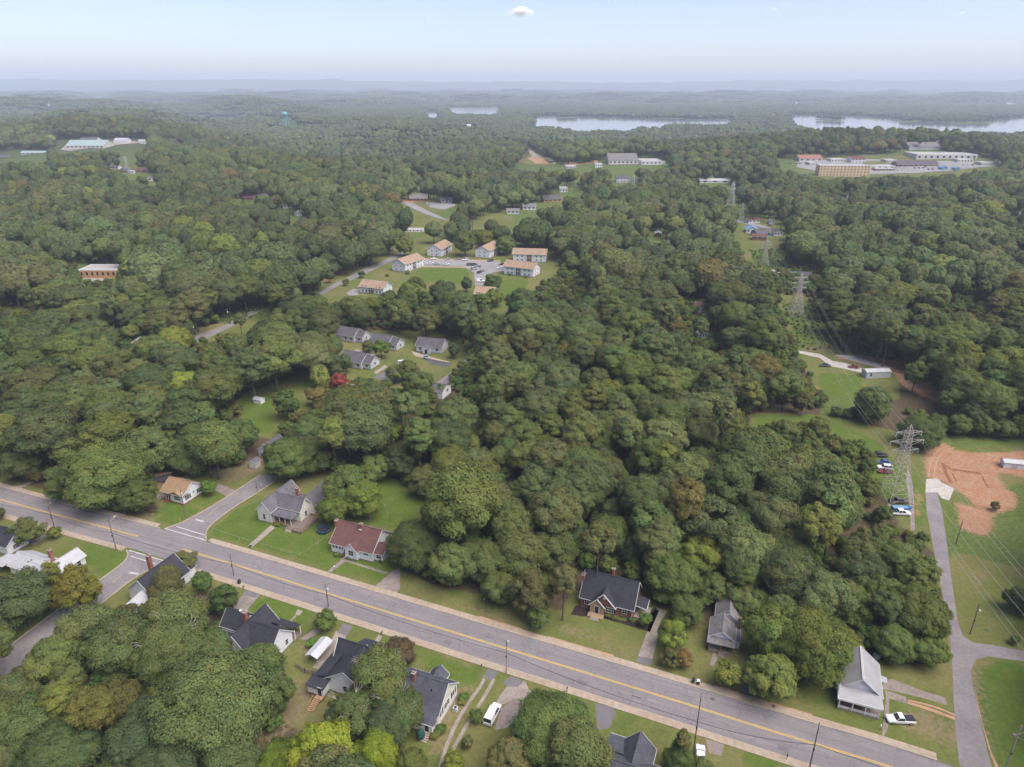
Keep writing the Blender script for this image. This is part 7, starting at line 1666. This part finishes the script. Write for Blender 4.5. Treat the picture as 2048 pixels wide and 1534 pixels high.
# trampoline
t = thing('trampoline', 'blue edged trampoline with black net beside the brown roof', 'trampoline', (*G(648, 1063), 0)); MB().lathe([(1.62, .78), (1.9, .78), (1.9, .86), (1.62, .86)], 20, ring=True).obj('pad', 'blue_pad', t); MB().lathe([(1.61, .80), (1.61, .82)], 20).obj('mat', 'net_black', t)
for k in range(6): a = k * pi / 3; MB().bar((1.9 * cos(a), 1.9 * sin(a), 0), (1.9 * cos(a), 1.9 * sin(a), 2.6), .03, n=6).obj('net_pole', 'net_black', t)
for k in range(6):
    a, b = k * pi / 3, (k + 1) * pi / 3; m = MB()
    for z in (1.1, 1.4, 1.7, 2.0, 2.3, 2.55): m.bar((1.9 * cos(a), 1.9 * sin(a), z), (1.9 * cos(b), 1.9 * sin(b), z), .02, n=3)
    for j in range(1, 8): q_ = j / 8; m.bar((1.9 * (cos(a) + (cos(b) - cos(a)) * q_), 1.9 * (sin(a) + (sin(b) - sin(a)) * q_), .86), (1.9 * (cos(a) + (cos(b) - cos(a)) * q_), 1.9 * (sin(a) + (sin(b) - sin(a)) * q_), 2.55), .015, n=3)
    m.obj('net', 'net_black', t)
# green umbrella at the rear steps, metal frame, well cover box, pale post, satellite dish
t = thing('parasol', 'closed dark green parasol beside the rear steps', 'parasol', (*G(842, 1480), 0)); MB().lathe([(.75, .9), (.9, 1.5), (.7, 2.3), (.08, 2.9)], 10).obj('canopy', 'green_canvas', t); MB().bar((0, 0, 0), (0, 0, 3.0), .04, n=6).obj('pole', 'wood_grey', t); MB().lathe([(.3, 0), (.25, .1)], 10).obj('base', 'concrete', t)
t = thing('cage_frame', 'dark metal frame lying in the grass below the van', 'frame', (*G(938, 1489), 0), ROT); m = MB()
for a, b in (((-.6, -.5, .6), (.6, -.5, .6)), ((-.6, .5, .6), (.6, .5, .6)), ((-.6, -.5, .6), (-.6, .5, .6)), ((.6, -.5, .6), (.6, .5, .6))): m.bar(a, b, .05)
m.obj('top_frame', 'trim_white', t); MB().box(-.55, .55, -.45, .45, .3, .5).obj('panel', 'dark_plastic', t); [MB().bar((x_, y_, 0), (x_, y_, .6), .035).obj('leg', 'dark_plastic', t) for x_ in (-.6, .6) for y_ in (-.5, .5)]
t = thing('heat_pump', 'grey heat pump unit beside the long white house', 'heat pump', (*G(911, 1421), 0), ROT); MB().box(-.45, .45, -.4, .4, .05, .9).obj('cabinet', 'siding_grey', t); MB().lathe([(.32, .9), (.3, .94)], 12).obj('grille', 'dark_plastic', t); MB().box(-.55, .55, -.5, .5, 0, .06).obj('slab', 'concrete', t)
t = thing('marker_post', 'pale marker post on the corner lawn', 'post', (*G(361, 1045), 0)); MB().bar((0, 0, 0), (0, 0, 1.5), .05, n=6).obj('post', 'wood_new', t); MB().box(-.06, .06, -.06, .06, 1.5, 1.56).obj('cap', 'trim_white', t)
t = thing('white_tank', 'pale round tank under the tree beside the white building', 'tank', (*G(1752, 1316), 0)); MB().lathe([(.75, 0), (.8, .2), (.8, 1.0), (.3, 1.35)], 14).obj('tank', 'metal_white', t, True); MB().lathe([(.12, 1.3), (.12, 1.45)], 8).obj('valve', 'iron', t)
# wooden fence and the chain link fence lines
def fence(px, label, hgt_=1.3, step=2.0, mat='wood_grey', rails=3, chain=False):
    P_ = spx(*px); t = thing('fence', label, 'fence', (*P_[0], 0)); o0 = np.array(P_[0])
    for a, b in zip(P_, P_[1:]):
        a = np.array(a) - o0; b = np.array(b) - o0; L = np.linalg.norm(b - a); n_ = max(1, int(L / step))
        for k in range(n_ + 1): q_ = a + (b - a) * k / n_; MB().bar((*q_, 0), (*q_, hgt_), .07 if not chain else .03, n=4 if not chain else 5).obj('post', mat, t)
        for r in range(rails): z = hgt_ * (r + .6) / rails if not chain else hgt_; MB().bar((*a, z), (*b, z), .07 if not chain else .02, n=4).obj('rail', mat, t)
fence([(592, 1333), (610, 1346), (640, 1352)], 'dark board fence behind the white carport', 1.4, 1.6, 'wood_grey', 4)
fence([(425, 1062), (498, 1087)], 'thin wire fence along the corner lawn, left of the walk', 1.1, 3, 'galvanised', 1, True)
fence([(506, 1088), (600, 1115), (655, 1078)], 'thin wire fence around the lawn, right of the walk', 1.1, 3, 'galvanised', 1, True)
fence([(776, 1037), (770, 1015), (740, 1040)], 'hedge side wire fence on the back lawn', 1.1, 3, 'galvanised', 1, True)
# clipped shrubs at the house fronts
SHR = [(673, 1112, .8, 'brown roofed house, left of the door'), (685, 1113, .75, 'brown roofed house, beside the steps'), (697, 1116, .6, 'brown roofed house, right of the steps'), (735, 1118, .75, 'brown roofed house, first under the right wall'), (745, 1121, .6, 'brown roofed house, second under the right wall'), (762, 1124, .7, 'brown roofed house, third under the right wall'), (557, 1052, .85, 'cream house porch'), (501, 1094, .5, 'foot of the cream house walk'), (1216, 1234, .8, 'brick house below the wide window'), (1229, 1238, .8, 'brick house beside the wide window'), (1261, 1241, .7, 'brick house at the right corner'), (1244, 1233, .6, 'brick house below the right window'), (927, 1400, 1.2, 'side of the long white house, at its front corner'), (925, 1408, .9, 'side of the long white house, yellowish'), (880, 1465, 1.3, 'side of the long white house, near the steps'), (870, 1475, 1.0, 'steps of the long white house'), (590, 1258, 1.3, 'porch corner of the cross gabled house'), (625, 1293, 1.5, 'white carport'), (1420, 1283, .9, 'worn grey house porch'), (1460, 1300, 1.1, 'worn grey house, right of the walk'), (1034, 546, 1.4, 'lower right apartment block, left of the stair'), (1020, 551, 1.4, 'lower right apartment block, at its left corner'), (1052, 556, 1.4, 'lower right apartment block, right of the stair'), (815, 548, 2.0, 'entrance side apartment block'), (775, 553, 1.5, 'lawn above the low apartment block')]
cm, tm, r0, h0 = KINDS['round'][1]
for u, v_, r_, lab in SHR:
    e = thing('clipped_shrub', 'low green shrub at the ' + lab, 'shrub', (*G(u, v_), 0), rng.uniform(0, 6)); k = r_ / r0; e.scale = (k, k, k * .62)
    for nm, m_ in (('trunk', tm), ('crown', cm)): o = bpy.data.objects.new(nm, m_); COL.objects.link(o); o.parent = e; o['tint'] = [rng.uniform(.75, 1.2), rng.uniform(.95, 1.3), .75]

# ------------------------------------------------------------------ haze and clouds
mb = MB(); mb.box(-22000, 22000, -300, 27600, -62, 330)
hzo = mb.obj('haze', None); hm, n, l, p = new_mat('haze_air'); n.remove(p)
pv = n.new('ShaderNodeVolumePrincipled'); pv.inputs['Color'].default_value = (.76, .84, 1.0, 1); pv.inputs['Density'].default_value = HAZE_DENSITY
pv.inputs['Anisotropy'].default_value = 0.0
for k in ('Density Attribute', 'Color Attribute', 'Temperature Attribute'): pv.inputs[k].default_value = ''
l.new(pv.outputs[0], n['Material Output'].inputs['Volume']); hm.cycles.homogeneous_volume = True
hzo.data.materials.append(hm); hzo['kind'] = 'stuff'
# small fair weather clouds low in the sky: heaps of thin white puffs
m, n, l, p = new_mat('cloud'); p.inputs['Base Color'].default_value = (.9, .9, .9, 1); p.inputs['Roughness'].default_value = 1; p.inputs['Specular IOR Level'].default_value = 0
nv = n.new('ShaderNodeCombineXYZ'); nv.inputs[2].default_value = 1.0; l.new(nv.outputs[0], p.inputs['Normal'])
tr_ = n.new('ShaderNodeBsdfTransparent'); tl_ = n.new('ShaderNodeBsdfTranslucent'); tl_.inputs[0].default_value = (.9, .9, .9, 1)
l.new(nv.outputs[0], tl_.inputs['Normal']); m1 = n.new('ShaderNodeAddShader'); l.new(p.outputs[0], m1.inputs[0]); l.new(tl_.outputs[0], m1.inputs[1])
m2 = n.new('ShaderNodeMixShader'); m2.inputs[0].default_value = .075; l.new(tr_.outputs[0], m2.inputs[1]); l.new(m1.outputs[0], m2.inputs[2]); l.new(m2.outputs[0], n['Material Output'].inputs[0])
for u, v_, w, hh_, k_, lab in [(1042, 25, 36, 11, 62, 'bright white puff of cloud at the top centre'), (1545, 20, 30, 4, 12, 'thin cloud wisp right of the white puff'), (1925, 27, 36, 3, 14, 'thin bright cloud wisp at the upper right'), (340, 62, 46, 3, 7, 'faint cloud streak at the upper left'), (862, 38, 18, 3, 6, 'faint small cloud left of the white puff')]:
    d_ = ray(u, v_); D = 15000 / d_[1]; s = D / F; r_ = random.Random(u); mb = MB()
    for _ in range(k_):
        g = min(1.0, abs(r_.gauss(0, .5))); a = r_.uniform(0, 6.28); q_ = s * hh_ * r_.uniform(.25, .75) * (1.1 - g * .55); cx = s * w * g * cos(a); cz = s * hh_ * (.9 * (1 - g) * r_.random() ** .7 - .25)
        o_ = len(mb.v); mb.v += [tuple(np.array((cx, s * w * .5 * g * sin(a), cz)) + pt * q_ * np.array((1.5, 1.3, .8))) for pt in ICO_V]; mb.f += [tuple(int(i) + o_ for i in f_) for f_ in ICO_F]
    o = mb.obj('cloud', 'cloud', None, True); o.location = (d_[0] * D, d_[1] * D, H + d_[2] * D); tag(o, lab, 'cloud')
